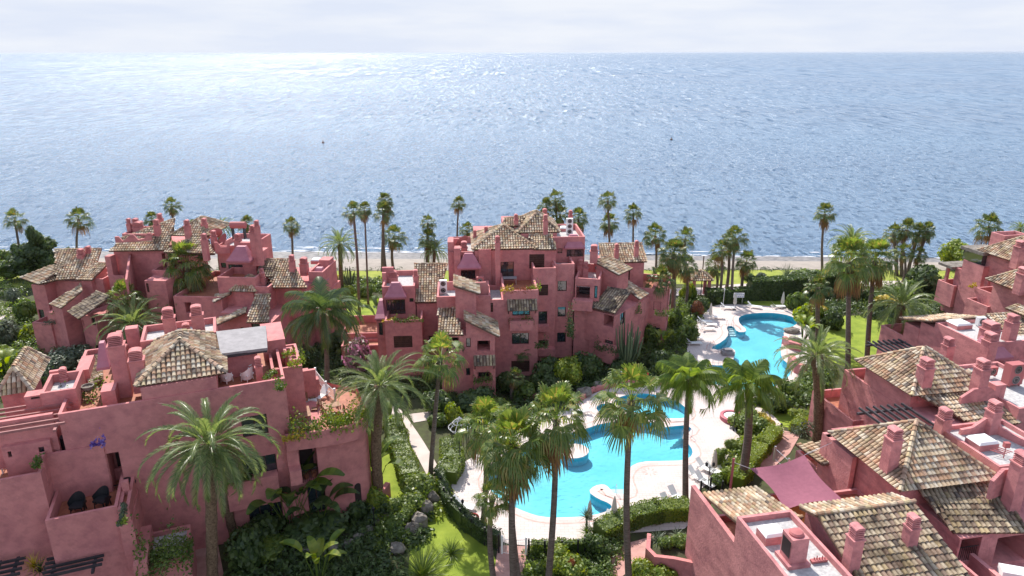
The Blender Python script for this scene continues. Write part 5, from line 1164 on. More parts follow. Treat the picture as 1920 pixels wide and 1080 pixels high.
# --- fifth, farthest
H5 = house('large pink house at the top right, farthest in the row, with stacked hip roofs', 1757, 600, 11)
u0, v0, v1 = west(H5, (1833, 470), (1911, 496), 10.0); H5.hipb(u0, u0+9, v0, v1, 10.0, 2.4); H5.box(u0+.6, u0+8.4, v0+.6, v1-.5, 9.9, -1); a_ = (u0, v0, v1)
u0, v0, v1 = west(H5, (1848, 525), (1925, 553), 8.4); H5.hipb(u0, u0+8, v0, v1, 8.4, 2.2); H5.box(u0+.6, u0+7.4, v0+.6, v1-.5, 8.3, -1)
u0, v0, v1 = west(H5, (1811, 486), (1840, 500), 8.4); H5.box(u0, u0+5, v0, v1, 8.3, -1, par=.9, fl='terra'); c = H5.w(u0+1.6, (v0+v1)/2+.5, 9.6); mb = MB(); mb.box(c, 3.6, 3.6, .4, H5.a); obj('flat_canopy', mb, M['rock'], H5.root); mb = MB(); mb.box(H5.w(u0+1.6, (v0+v1)/2+.5, 8.2), 3.0, 3.0, 1.4, H5.a); obj('glazing', mb, M['glass'], H5.root)
u0, v0, v1 = west(H5, (1797, 502), (1812, 512), 6.8); H5.box(u0, u0+8, v0-3, v1, 6.8, -1, par=.9, fl='terra')
u0, v0, v1 = west(H5, (1762, 530), (1795, 537), 4.6); H5.box(u0, u0+6, v0, v1+1, 4.6, 1.6, par=.9, fl='terra'); H5.box(u0+.8, u0+6, v0+.5, v1+.5, 1.6, -1)
c = H5.w(u0+2.2, v1+.4, 6.6); mb = MB(); mb.box(c, 4.2, 2.4, .3, H5.a); obj('flat_canopy', mb, M['rock'], H5.root); mb = MB(); mb.box(H5.w(u0+.6, v1+.3, 3.5), .35, .35, 3.1, H5.a); obj('pier', mb, H5.wall, H5.root)
u0, v0, v1 = west(H5, (1826, 540), (1864, 553), 6.4); H5.box(u0, u0+7, v0, v1, 6.4, -1, par=.9, fl='terra'); u0, v0, v1 = west(H5, (1811, 560), (1826, 566), 5.2); H5.box(u0, u0+6, v0-2, v1, 5.2, -1, par=.6, fl='terra')
H5.chim(1906, 452, 492, 10.4, .95); H5.chim(1912, 502, 540, 9.0, .95); H5.blk((1886, 444), (1925, 440), 12.2, 2, par=.5)
# shade sail with its mast
sl_ = thing('shade_sail', 'plum fabric shade sail stretched over an orange terrace', 'shade sail', P(1487, 905, 5))
cs = [H.w(23.9, 37.9, 7.0), H.w(28.0, 38.0, 7.5), H.w(27.9, 33.4, 7.0), H.w(23.9, 33.5, 6.8)]; mb = MB(); N_ = 12; vs = []
for i in range(N_+1):
    for j in range(N_+1):
        s_, t_ = i/N_, j/N_; p = cs[0].lerp(cs[1], s_).lerp(cs[3].lerp(cs[2], s_), t_); ctr = sum(cs, Vector())/4
        k_ = .22*(math.sin(math.pi*s_)*(abs(t_-.5)*2)**2 + math.sin(math.pi*t_)*(abs(s_-.5)*2)**2); p = p.lerp(ctr, k_*.6); p.z -= .35*math.sin(math.pi*s_)*math.sin(math.pi*t_); vs.append(p)
mb.add(vs, [(i*(N_+1)+j, i*(N_+1)+j+1, (i+1)*(N_+1)+j+1, (i+1)*(N_+1)+j) for i in range(N_) for j in range(N_)]); obj('fabric', mb, M['sail'], sl_, smooth=True)
mb = MB(); mb.tube([H.w(22.9, 38.4, 2.5), H.w(22.9, 38.4, 7.6)], .09, 8); obj('mast', mb, M['dish'], sl_)
for a_, b_ in ((H.w(22.9, 38.4, 7.3), cs[0]), (cs[1], H.w(30.9, 38.6, 8.0)), (cs[2], H.w(30.9, 33, 7.0)), (cs[3], H.w(23.5, 32.2, 7.4))): mb = MB(); mb.tube([a_, b_], .02, 4); obj('rope', mb, M['white'], sl_)
cb = thing('cabinet', 'white two-door storage cabinet on the lowest right terrace', 'cabinet', P(1868, 1065, 4.4)); p = H.w(34.6, 26.9, 4.43); mb = MB(); mb.box(p, 1.7, .8, 1.5, H.a+math.radians(-28)); o = obj('body', mb, M['white'], cb)
mb = MB(); mb.box(p + Vector((.15, -.42, .1)), .02, .03, 1.3, H.a+math.radians(-28)); obj('door_gap', mb, M['black'], cb)
ORD = ['leftmost', 'second', 'third', 'fourth', 'fifth', 'sixth', 'seventh', 'rightmost']
# ================================================================== garden planting
def cover(name, pts, n, mt, label, size=.2, h=.9, r=.8, leaves=60, z=0.0):
    """dense low planting nobody could count"""
    rr = random.Random(n + int(pts[0][0])); g = [P(x, y, z) for x, y in pts]; mb = MB(); xs = [p.x for p in g]; ys = [p.y for p in g]; k = 0; tries = 0
    def inside(x, y):
        c = False; j = len(g)-1
        for i in range(len(g)):
            if (g[i].y > y) != (g[j].y > y) and x < (g[j].x-g[i].x)*(y-g[i].y)/(g[j].y-g[i].y)+g[i].x: c = not c
            j = i
        return c
    while k < n and tries < n*30:
        tries += 1; x, y = rr.uniform(min(xs), max(xs)), rr.uniform(min(ys), max(ys))
        if not inside(x, y): continue
        k += 1; hh = h*rr.uniform(.35, 1.25); ra = r*rr.uniform(.6, 1.3)
        for i in range(leaves):
            v = Vector((rr.gauss(0, 1), rr.gauss(0, 1), abs(rr.gauss(0, 1)))).normalized(); p = Vector((x, y, z)) + Vector((v.x*ra, v.y*ra, v.z*hh))*rr.uniform(.7, 1.05)
            nr = (v + Vector((rr.uniform(-1, 1), rr.uniform(-1, 1), rr.uniform(-.4, 1)))*.8).normalized(); t = nr.cross(Vector((rr.uniform(-1, 1), rr.uniform(-1, 1), rr.uniform(-1, 1)))).normalized(); u = nr.cross(t); s = size*rr.uniform(.5, 1.4)
            mb.add([p-t*s*.8, p-u*s*.4, p+t*s*.8, p+u*s*.4], [(0, 1, 2, 3)])
    o = obj(name, mb, M[mt]); o['kind'] = 'stuff'; o['label'] = label; return o
cover('undergrowth', [(-80, 545), (40, 545), (60, 640), (120, 670), (330, 740), (200, 740), (-60, 760), (-300, 900)], 260, 'green', 'green undergrowth at the far left', h=1.6, r=1.1)
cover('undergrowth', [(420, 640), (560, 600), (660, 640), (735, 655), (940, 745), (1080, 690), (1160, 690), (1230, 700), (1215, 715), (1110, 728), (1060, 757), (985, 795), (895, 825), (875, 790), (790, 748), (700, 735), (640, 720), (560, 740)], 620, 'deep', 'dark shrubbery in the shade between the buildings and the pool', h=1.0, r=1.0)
cover('undergrowth', [(1180, 670), (1240, 590), (1290, 560), (1330, 562), (1318, 588), (1300, 606), (1288, 630), (1284, 655), (1298, 700), (1296, 735), (1240, 715)], 230, 'green', 'mixed green planting between the right wing and the far pool', h=1.2, r=.9)
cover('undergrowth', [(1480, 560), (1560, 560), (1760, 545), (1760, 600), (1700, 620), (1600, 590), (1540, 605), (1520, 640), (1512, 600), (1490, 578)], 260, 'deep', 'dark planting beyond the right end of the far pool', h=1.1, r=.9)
cover('undergrowth', [(1378, 765), (1450, 742), (1490, 726), (1520, 690), (1560, 700), (1530, 765), (1500, 765), (1440, 756), (1400, 760)], 170, 'green', 'leafy planting below the far pool edge', h=1.0, r=.8)
cover('undergrowth', [(1365, 860), (1385, 820), (1392, 800), (1440, 812), (1420, 850), (1395, 890), (1350, 900), (1330, 915)], 90, 'lime', 'bright planting beside the topiary balls', h=.7, r=.6, size=.16)
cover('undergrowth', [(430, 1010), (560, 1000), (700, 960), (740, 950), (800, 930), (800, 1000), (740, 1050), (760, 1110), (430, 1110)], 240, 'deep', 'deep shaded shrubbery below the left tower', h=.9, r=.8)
cover('undergrowth', [(700, 955), (830, 915), (850, 945), (770, 1010), (720, 1040), (690, 1020)], 120, 'lime', 'sunlit flowering ground cover on the rocky bank', h=.6, r=.6, size=.15)
cover('undergrowth', [(990, 1040), (1170, 1010), (1130, 1110), (970, 1110)], 110, 'green', 'low mixed planting in front of the pool fence', h=.7, r=.6, size=.16)
cover('undergrowth', [(-300, 470), (110, 505), (110, 530), (40, 545), (-300, 560)], 160, 'deep', 'dark scrub by the beach at far left', h=2.0, r=1.3)
cover('undergrowth', [(590, 524), (720, 522), (722, 548), (600, 552)], 110, 'green', 'low shrub border behind the left lawn', h=.8, r=.8)
cover('undergrowth', [(1560, 540), (1780, 530), (1790, 560), (1700, 600), (1600, 585)], 110, 'green', 'garden shrubs below the beach grove', h=1.3, r=1.1)
cover('dry_grass', [(-80, 500), (900, 503), (1900, 505), (1900, 509), (900, 507), (-80, 508)], 260, 'blue', 'dune grass along the edge of the beach', h=.35, r=.7, size=.14, leaves=26)
# --- single shrubs: px, py (base), width m, height m, material, kind, label
SH_ = [
 (22, 640, 4.5, 2.8, 'blue', 'mid', 'grey-green bush at the left edge beside the pale road'), (50, 600, 3.4, 2.8, 'green', 'mid', 'dense green bush against the left corner wall of the top left building'),
 (58, 638, 3.0, 2.2, 'lime', 'big', 'bright lime bush left of the balcony corner'), (12, 700, 4.0, 2.6, 'lime', 'big', 'large lime-leaved shrub at the left edge above the small roof'), (120, 700, 6.6, 2.6, 'blue', 'fine', 'wide silvery olive-like bush before the dark hedge'),
 (100, 745, 3.2, 1.4, 'lime', 'mid', 'yellow-green shrub peeking over the near left parapets'), (150, 655, 2.8, 2.2, 'deep', 'mid', 'round dark bush against the left wing wall'), (30, 565, 2.8, 2.0, 'blue', 'mid', 'pale blue-grey shrub under the faceted roof'),
 (690, 555, 3.2, 1.8, 'green', 'fine', 'round clipped bush on the lawn edge between the left palms'), (655, 556, 2.8, 1.6, 'lime', 'fine', 'yellow-green round bush on the lawn edge'), (630, 530, 2.2, 1.2, 'yellow', 'mid', 'small yellow shrub on the seaside lawn'), (718, 540, 2.4, 1.3, 'green', 'mid', 'small green bush at the wall of the left wing porch'),
 (665, 700, 4.2, 3.6, 'blossom', 'mid', 'pink bougainvillea in bloom between the two left buildings'), (640, 660, 3.4, 2.8, 'deep', 'mid', 'dark bush behind the pink bougainvillea'), (545, 640, 3.6, 3.2, 'yellow', 'big', 'yellowing tall shrub left of the drooping queen palm'), (560, 690, 4.4, 2.6, 'deep', 'mid', 'dark bush under the drooping queen palm'),
 (1062, 722, 4.2, 3.2, 'lime', 'fine', 'bright round bush in the sun before the right wing'), (1020, 725, 4.2, 3.2, 'deep', 'mid', 'dark bush left of the bright round one'), (1105, 712, 3.6, 2.8, 'deep', 'mid', 'dark bush right of the bright round one'), (945, 735, 3.0, 2.2, 'deep', 'mid', 'shaded bush under the window of the central block'), (985, 745, 3.2, 1.8, 'green', 'mid', 'green bush by the curved pink path in the court'),
 (880, 768, 4.6, 2.0, 'deep', 'mid', 'dark hedge-like bush below the lower tiled awning'), (825, 772, 4.0, 2.2, 'deep', 'mid', 'dark bush at the foot of the central left block'), (905, 745, 2.6, 1.6, 'blue', 'mid', 'grey-green climber under the lowest window'), (940, 790, 4.8, 2.2, 'hedge', 'fine', 'rounded green bank of shrubs left of the pool arc'),
 (1165, 705, 3.2, 2.0, 'deep', 'mid', 'dark bush under the candelabra cactus'), (1225, 690, 3.4, 2.2, 'deep', 'mid', 'dark bush right of the red life ring'), (1215, 650, 3.0, 2.6, 'green', 'mid', 'green bush at the corner of the right wing'), (1262, 615, 2.8, 2.6, 'green', 'mid', 'green bush under the shaggy palm beside the deck'),
 (1290, 565, 3.0, 2.8, 'lime', 'big', 'bright lime shrub beside the tiled gazebo'), (1306, 590, 2.6, 2.0, 'redleaf', 'fine', 'reddish-brown round bush left of the far loungers'), (1318, 578, 2.4, 1.4, 'deep', 'mid', 'dark bush behind the left far loungers'), (1345, 566, 3.0, 1.5, 'green', 'mid', 'green bush left of the white notice board'), (1300, 640, 2.2, 1.8, 'green', 'mid', 'small green bush at the deck edge near the white sunbeds'),
 (1490, 582, 3.4, 2.4, 'green', 'mid', 'leafy bush right of the parasol at the far pool'), (1512, 605, 4.2, 2.6, 'lime', 'big', 'broad bright leafy bush hiding the right end of the far pool'), (1556, 618, 3.4, 2.8, 'deep', 'mid', 'dark bush between the right end palms'), (1540, 590, 2.0, 1.2, 'yellow', 'mid', 'small yellow-orange shrub under the right palms'), (1600, 565, 4.4, 3.0, 'deep', 'mid', 'dark bush behind the huge shaggy palm'),
 (1665, 575, 4.2, 1.6, 'yellow', 'mid', 'low yellow flowering bush on the right lawn edge'), (1735, 545, 6.4, 3.6, 'deep', 'mid', 'large dark bush left of the top right house'), (1700, 560, 4.0, 2.6, 'green', 'mid', 'green bush under the beach grove'), (1790, 560, 3.2, 1.4, 'yellow', 'mid', 'low yellow-green bush beside the black barbecue'), (1795, 506, 6.4, 4.4, 'lime', 'fine', 'bamboo-like light green thicket behind the top right balcony'),
 (1745, 615, 3.0, 1.0, 'green', 'mid', 'low planter bush on the right lawn'), (1730, 690, 4.4, 1.6, 'lime', 'mid', 'bright bush by the dark beams of the third house'), (1455, 770, 3.4, 1.8, 'deep', 'mid', 'dark bush left of the large date palm foot'), (1480, 745, 3.0, 1.8, 'green', 'mid', 'green bush at the lower right of the far pool'), (1440, 755, 3.0, 1.4, 'green', 'mid', 'green bush above the winding path'), (1500, 790, 2.6, 1.2, 'lime', 'fine', 'clipped lime bush by the pink corner wall'),
 (1403, 805, 4.4, 1.6, 'hedge', 'fine', 'clipped green mound under the queen palm with the bulging trunk'), (1432, 800, 2.2, 1.0, 'yellow', 'mid', 'yellow flowering bush by the winding path'), (1348, 868, 1.6, 1.25, 'hedge', 'huge', 'larger topiary ball beside the closed parasol'), (1369, 844, 1.5, 1.15, 'hedge', 'huge', 'smaller topiary ball farther along the pool deck'),
 (1366, 900, 2.0, 1.2, 'lime', 'mid', 'bright low bush behind the white sunbeds'), (1346, 912, 1.6, 1.0, 'green', 'mid', 'green bush by the curved stair rail'), (1150, 990, 1.7, 1.2, 'hedge', 'fine', 'clipped ball left of the curved hedge'), (1190, 975, 1.5, 1.0, 'hedge', 'fine', 'second clipped ball in the curved hedge'),
 (1065, 1078, 3.4, 1.6, 'lime', 'fine', 'bright rounded bush at the bottom edge below the pool fence'), (1068, 1085, .9, 1.75, 'redleaf', 'mid', 'small orange-red shoot in the bright rounded bush'), (1195, 1085, 2.6, 1.6, 'lime', 'fine', 'lime bush at the bottom under the curved planter'), (1240, 1095, 2.4, 1.4, 'lime', 'mid', 'bright bush at the bottom beside the nearest house wall'), (1120, 1040, 2.4, 1.6, 'deep', 'mid', 'dark bush by the bottom pink path'),
 (795, 930, 4.0, 2.0, 'hedge', 'fine', 'flowering bush where the pale path meets the fence'), (765, 965, 3.4, 1.8, 'hedge', 'fine', 'sunlit bush above the boulders'), (735, 1000, 2.8, 1.6, 'green', 'mid', 'green bush lower on the rocky bank'), (705, 960, 2.4, 1.8, 'lime', 'mid', 'bright shrub at the foot of the round tower'), (665, 968, 2.6, 1.5, 'deep', 'mid', 'dark bush at the base of the tower wall'),
 (500, 1010, 4.2, 2.2, 'deep', 'mid', 'dark bush under the lowest long window'), (580, 1000, 5.0, 1.6, 'deep', 'mid', 'dark low hedge below the big leaves'), (470, 1060, 3.6, 2.8, 'deep', 'mid', 'dark tall bush near the bottom left of the garden'), (850, 800, 2.4, 2.4, 'lime', 'mid', 'yellow-green bush beside the iron bird-cage arbour'),
 (690, 870, 2.4, 3.2, 'green', 'big', 'tall green shrub against the right side of the round tower'), (820, 800, 2.6, 1.2, 'green', 'mid', 'low round bush between the two pale paths'), (1510, 522, 5.0, 1.5, 'green', 'mid', 'wide low bush on the seaside lawn before the solitary palm'), (1400, 525, 3.0, 1.1, 'green', 'mid', 'low clipped bush on the seaside lawn near the promenade palms'), (1425, 523, 2.2, 1.0, 'blue', 'mid', 'small grey bush on the seaside lawn'),
]
for x, y, w, h, mt, kd, lb in SH_: shrub(x, y, w, h, mt, lb, kd)
hedge([(735, 800), (750, 850), (768, 905)], 1.7, 1.25, 'hedge', 'clipped hedge on the left of the pale garden path', size=.11); hedge([(843, 845), (848, 880), (838, 905)], 1.9, 1.3, 'hedge', 'clipped hedge block right of the pale garden path', size=.11)
hedge([(824, 905), (836, 950), (868, 988), (905, 1015), (930, 1026)], .7, 1.4, 'deep', 'ivy hedge behind the curved metal fence', size=.1)
hedge([(1000, 1036), (1050, 1038), (1100, 1034)], .6, 1.0, 'hedge', 'ivy hedge behind the straight metal fence', size=.1); hedge([(1125, 1012), (1180, 985), (1230, 972), (1285, 968)], 1.5, 1.35, 'hedge', 'curved clipped hedge between the pool deck and the nearest house', size=.1)
hedge([(1405, 560), (1450, 560), (1520, 553), (1590, 545)], 2.4, 3.0, 'deep', 'tall dark hedge behind the far pool', size=.2); hedge([(1325, 566), (1360, 566), (1403, 562)], 1.6, 1.8, 'deep', 'lower dark hedge left of the tall one', size=.18)
hedge([(1380, 915), (1400, 885), (1428, 848), (1452, 820)], 1.3, 1.2, 'lime', 'bright clipped hedge along the pink ramp', size=.1)
hedge([(1490, 812), (1510, 790)], 1.0, 1.0, 'lime', 'short clipped hedge by the railing', size=.1)
def tree(px, py, w, h, mt, label, cb=.35, kind='mid', n=5):
    p = P(px, py, 0); root = thing('tree', label, 'tree', p); mb = MB(); mb.tube([p, p + Vector((.1, 0, h*.4)), p + Vector((0, .1, h*.8))], [.22, .16, .06], 7); obj('trunk', mb, M['bark'], root)
    for i in range(n):
        t = i/max(1, n-1); o = bpy.data.objects.new('crown', cloud_mesh(kind, i % 3, mt)); SC.collection.objects.link(o); o.parent = root
        ww = w*(1-.55*t)*R.uniform(.75, 1.1); hh = h*(1-cb)/n*2.0; o.location = (R.uniform(-.2, .2)*w*(1-t), R.uniform(-.2, .2)*w, h*cb + t*(h*(1-cb)-hh)); o.scale = (ww/2*1.1, ww/2*1.1, hh); o.rotation_euler = (0, 0, i*2.1)
tree(86, 520, 6.6, 8.6, 'deep', 'tall dark conifer-like tree behind the faceted roof at far left', .2, 'mid', 6); tree(45, 520, 7.0, 5.6, 'deep', 'broad dark tree with sunny top at far left', .15, 'mid', 4); tree(136, 515, 4.0, 4.6, 'deep', 'small dark conical tree under the second left palm', .1, 'mid', 4); tree(12, 522, 6.0, 4.6, 'green', 'leafy tree at the left edge beside the lawn', .15, 'mid', 4)
tree(105, 520, 4.5, 4.6, 'deep', 'low dark tree between the roof and the conifer', .1, 'mid', 3)
banana(568, 985, 4.6, 'shaded banana-leaved plant in front of the round tower', 13, mt='deep'); banana(597, 1092, 3.4, 'bright lime banana-leaved plant at the bottom centre left', 9, mt='lime'); banana(716, 618, 4.6, 'banana plant on the lawn beside the left wing porch', 9)
banana(1240, 660, 3.0, 'banana-leaved plant before the low right wing', 10, mt='lime'); banana(1505, 640, 3.4, 'broad-leaved plant at the right end of the far pool', 12, mt='lime'); banana(702, 915, 4.4, 'tall broad-leaved plant behind the large date palm trunk', 10, mt='green'); banana(15, 720, 3.6, 'broad-leaved plant at the left edge above the small tiled roof', 12, mt='lime'); banana(1262, 650, 2.6, 'second broad-leaved plant near the far sunbeds', 9, mt='green'); banana(735, 815, 3.0, 'broad-leaved plant left of the pale path start', 8)
cactus(1172, 700, 7.4, 'huge candelabra cactus leaning out before the right wing', 34, spread=.24); cactus(1240, 585, 5.6, 'tall pale cactus clump behind the right wing corner', 36, spread=.35); cactus(654, 540, 4.0, 'small branching cactus tree on the seaside lawn', 14, spread=.3)
rosette(1475, 520, 2.0, 2.2, 'blue', 'large spiky agave on the seaside lawn', 46, name='agave', wdt=.22, curl=.15); rosette(665, 1078, 2.0, 1.5, 'deep', 'dark cycad at the bottom centre left', 60, name='cycad', wdt=.10); rosette(790, 1085, 2.3, 2.4, 'hedge', 'big sunlit low fan-like palm at the bottom centre left', 90, name='dwarf_palm', wdt=.12, curl=.5); rosette(845, 1040, 1.2, 1.4, 'green', 'small spiky plant on the lower lawn', 40, name='dwarf_palm')
rosette(1115, 1008, 1.5, 1.2, 'green', 'cycad beside the curved hedge', 46, name='cycad', wdt=.09); rosette(1098, 1000, .8, .9, 'blue', 'slender yucca on a short stem above the cycad', 40, name='yucca', stalk=1.4); rosette(1098, 1012, .7, .8, 'green', 'lower yucca head under the slender one', 30, name='yucca', stalk=.6)
rosette(766, 955, 1.3, .9, 'blue', 'blue-green cycad on the sunlit bank', 50, name='cycad', wdt=.08); rosette(1372, 862, .9, .7, 'blue', 'pale agave between the two topiary balls', 30, name='agave'); rosette(1352, 888, .8, .7, 'lime', 'lime agave behind the white sunbeds', 26, name='agave'); rosette(1375, 880, .8, .7, 'lime', 'bright agave near the hedge and sunbeds', 26, name='agave')
rosette(1095, 690, 1.3, 1.4, 'lime', 'small tree-fern like palm lit against the dark court', 34, name='dwarf_palm', stalk=.8); rosette(1512, 575, 1.0, .8, 'green', 'dark cycad beside the life ring post', 30, name='cycad', stalk=.6); rosette(1408, 548, 1.0, .7, 'green', 'small cycad by the tall hedge', 24, name='cycad') if False else None
# boulders
def rock(px, py, w, h, label, z=0.0, group='boulders in the garden'):
    rr = random.Random(int(px*13+py)); p = P(px, py, z); w *= .8; h *= .75; mb = MB(); N, K = 10, 6; vs = []
    for j in range(K+1):
        ph = math.pi*j/K
        for k in range(N):
            t = 2*math.pi*k/N; d = 1 + .35*noise.noise(Vector((math.cos(t)*1.3 + px, math.sin(t)*1.3 + py, math.cos(ph)*1.3))); vs.append(p + Vector((math.sin(ph)*math.cos(t)*w/2*d, math.sin(ph)*math.sin(t)*w*.4*d, h*.4 + math.cos(ph)*h*.55*d)))
    mb.add(vs, [(j*N+k, j*N+(k+1) % N, (j+1)*N+(k+1) % N, (j+1)*N+k) for j in range(K) for k in range(N)]); return tag(obj('boulder', mb, M['rock'], None), label, 'rock', group)
for i, (x, y, w, h) in enumerate(((575, 1040, 1.1, .9), (600, 1042, 1.2, .9), (628, 1035, 1.3, 1.0), (652, 1025, 1.2, .9), (672, 1012, 1.1, .8), (690, 1000, 1.2, .8), (706, 985, 1.0, .7), (722, 972, .9, .6))): rock(x, y, w, h, ORD[i] + ' boulder, counted from the left, of the retaining row under the left tower')
for i, (x, y, w, h) in enumerate(((800, 965, 1.5, 1.8), (785, 990, 1.7, 1.8), (772, 1003, 1.5, 1.5), (812, 945, 1.3, 1.6), (745, 1035, 1.5, 1.1))): rock(x, y, w, h, ('middle', 'second lowest', 'third lowest', 'topmost', 'lowest')[i] + ' tall boulder on the bank between the lawn and flowering bushes')
for i, (x, y, w, h) in enumerate(((1095, 742, 2.2, 1.3), (1120, 728, 1.6, 1.1), (1070, 752, 1.8, 1.0), (1140, 718, 1.8, .9), (870, 785, 1.8, .8), (900, 790, 1.6, .8))): rock(x, y, w, h, ('large boulder touching the arc wall above the near pool', 'boulder right of the large one above the near pool', 'lowest boulder above the near pool arc wall', 'flat boulder under the notice board above the near pool', 'small boulder near the iron arbour, left one', 'small boulder near the iron arbour, right one')[i])
for x, y, w, h, lb in ((1484, 624, 2.6, .9, 'largest tan boulder at the right edge of the far pool'), (1490, 640, 2.2, .8, 'middle tan boulder at the right edge of the far pool'), (1492, 655, 2.0, .8, 'lowest tan boulder at the right edge of the far pool')): rock(x, y, w, h, lb)
# pink walls by the right side of the far pool and the arc wall above the near pool
def lowwall(name, pts, h, t, m, label, z=0.0, tops=None, cat='garden wall', group=None):
    g = [P(x, y, z) for x, y in pts]; mb = MB(); L = []; Rr_ = []
    for i, p in enumerate(g):
        d = (g[min(i+1, len(g)-1)] - g[max(i-1, 0)]).normalized(); n = Vector((-d.y, d.x, 0))*t/2; L.append(p+n); Rr_.append(p-n)
    hs = tops or [h]*len(g)
    for i in range(len(g)-1):
        a, b, c, d = L[i], L[i+1], Rr_[i+1], Rr_[i]; up = lambda p, k: p + Vector((0, 0, hs[k])); dn = lambda p: p - Vector((0, 0, .3))
        mb.add([dn(a), dn(b), dn(c), dn(d), up(a, i), up(b, i+1), up(c, i+1), up(d, i)], [(4, 5, 6, 7), (0, 1, 5, 4), (3, 7, 6, 2)] + ([(0, 4, 7, 3)] if i == 0 else []) + ([(1, 2, 6, 5)] if i == len(g)-2 else []))
    return tag(obj(name, mb, M[m], None, fix=True), label, cat, group)
lowwall('garden_wall', smooth_poly([(1080, 757), (1112, 735), (1165, 722), (1215, 719), (1262, 726)], 1), .55, .35, 'pink', 'low pink arc wall above the near pool')
lowwall('garden_wall', [(1468, 645), (1480, 655), (1500, 660)], 1.0, .5, 'pink', 'short pink wall in the water at the right edge of the far pool'); lowwall('garden_wall', [(1480, 683), (1492, 700), (1510, 705)], 1.2, .6, 'pink', 'lower pink wall by the far pool near the date palm')
lowwall('garden_wall', smooth_poly([(700, 950), (715, 945), (728, 930)], 1), 1.3, .4, 'pink', 'small curved pink wall beside the round tower'); lowwall('garden_wall', [(960, 735), (985, 752), (1010, 745), (1035, 725)], .5, .3, 'pink', 'low curved pink kerb wall in the shaded court')
lowwall('garden_wall', [(408, 990), (440, 1110)], .5, .3, 'pink', 'low pink wall beside the huge date palm trunk') if False else None
# curved planter in front of the nearest house
pl = thing('planter_wall', 'curved pink planter wall at the foot of the nearest house', 'planter', P(1250, 1060, 0)); g = [P(x, y, 1.8) for x, y in smooth_poly([(1216, 1002), (1214, 1028), (1228, 1042), (1262, 1046), (1300, 1054), (1300, 1000)], 1)]
for i in range(4):
    a, b = g[i], g[i+1]; d = (b-a).normalized(); n = Vector((-d.y, d.x, 0))*.14; mb = MB(); q = [a-n-d*.1, b-n+d*.1, b+n+d*.1, a+n-d*.1]; mb.prism([(p.x, p.y) for p in q], -.3, 1.8+.002*i); obj('wall', mb, M['pink'], pl, fix=True)
mb = MB(); mb.prism([(p.x, p.y) for p in g], -.25, 1.5); obj('soil_bed', mb, M['soil'], pl, fix=True)
rosette(1232, 1015, .9, .9, 'blue', 'pale agave in the curved pink planter', 34, name='agave', z=1.5); shrub(1250, 1026, 1.6, .8, 'green', 'green shrub in front of the curved pink planter bed', 'mid', z=1.5); shrub(1275, 1020, 1.6, .8, 'hedge', 'leafy shrub at the house side of the curved pink planter', 'mid', z=1.5); rosette(1268, 1005, .7, .7, 'blue', 'smaller agave at the back of the curved pink planter', 26, name='agave', z=1.5)
# ---- greenery on the buildings
def planter(px, py, z, L, mt, label, ang=0, w=.5, h=.5, n=None, name='planter_greenery'):
    p = P(px, py, z); rr = random.Random(int(px+py*3)); mb = MB(); a = math.radians(ang)
    for i in range(n or int(L*150)):
        x = rr.uniform(-L/2, L/2); y = rr.gauss(0, w*.33); zz = abs(rr.gauss(0, h*.5))*(1+.5*math.sin(x*3)); q = p + Vector((x*math.cos(a)-y*math.sin(a), x*math.sin(a)+y*math.cos(a), zz - .12 - max(0, -y)*.25))
        nr = Vector((rr.uniform(-1, 1), rr.uniform(-1, .4), rr.uniform(0, 1))).normalized(); t = nr.cross(Vector((rr.uniform(-1, 1), rr.uniform(-1, 1), rr.uniform(-1, 1)))).normalized(); u = nr.cross(t); s = .13*rr.uniform(.6, 1.4)
        mb.add([q-t*s*.7, q-u*s*.45, q+t*s*.7, q+u*s*.45], [(0, 1, 2, 3)])
    return tag(obj(name, mb, M[mt]), label, 'plants')
planter(977, 603, 6.6, 2.7, 'green', 'green plants trailing from the bay under the tiled awning', 4, .6, .6); planter(950, 544, 10.0, 1.4, 'yellow', 'orange-yellow flowers on the left end of the central terrace parapet', 4); planter(1000, 541, 10.0, 1.6, 'lime', 'yellow-green plants on the right end of the central terrace parapet', 4, h=.6); planter(975, 543, 10.0, 2.4, 'redleaf', 'reddish dry plants along the central terrace parapet', 4, h=.25)
planter(765, 600, 7.0, 3.2, 'green', 'flowering plants along the left wing parapet', 4, .5, .45); planter(730, 600, 7.0, 1.6, 'yellow', 'yellow flowers at the left end of the left wing parapet', 4, .3, .25); planter(905, 714, 2.4, 1.9, 'green', 'dense green window box under the lowest central window', 4, .7, .7); planter(853, 655, 5.4, 1.8, 'blue', 'grey-green window box on the front central block', 4, .5, .4)
planter(1135, 655, 2.6, 3.0, 'deep', 'dark plants spilling from the right wing planter', -38, .8, .8); planter(1190, 585, 5.4, 1.5, 'green', 'hanging plants on the right wing loggia', -16, .6, .8); planter(1245, 590, 5.2, 2.2, 'green', 'hanging green plants on the low right wing balcony', -16, .6, .8); planter(1015, 650, 4.4, 1.5, 'deep', 'dark potted plants on the lower central balcony', 4, .6, .9)
planter(600, 800, 8.3, 4.4, 'hedge', 'bright hedge plants spilling over the round tower parapet', 24, 1.2, 1.0, 1500); planter(655, 790, 8.3, 3.2, 'lime', 'sunlit shrubs on the right edge of the tower terrace', 36, 1.2, 1.1, 1200); planter(550, 818, 8.2, 1.6, 'yellow', 'yellow-green plants at the left end of the tower parapet', 22, .5, .4)
planter(524, 722, 12.3, 1.2, 'green', 'small leafy plants in the white-edged corner planter', 100, .5, .4); planter(505, 702, 12.2, 1.2, 'green', 'small plants in the corner planter beside the white chairs', 60, .4, .3); planter(556, 681, 12.3, 1.3, 'lime', 'leafy plants on the stepped pier behind the mid block', 22, .6, .6); planter(540, 661, 12.5, 1.0, 'lime', 'low yellow-green plants on the higher stepped pier', 22, .5, .3)
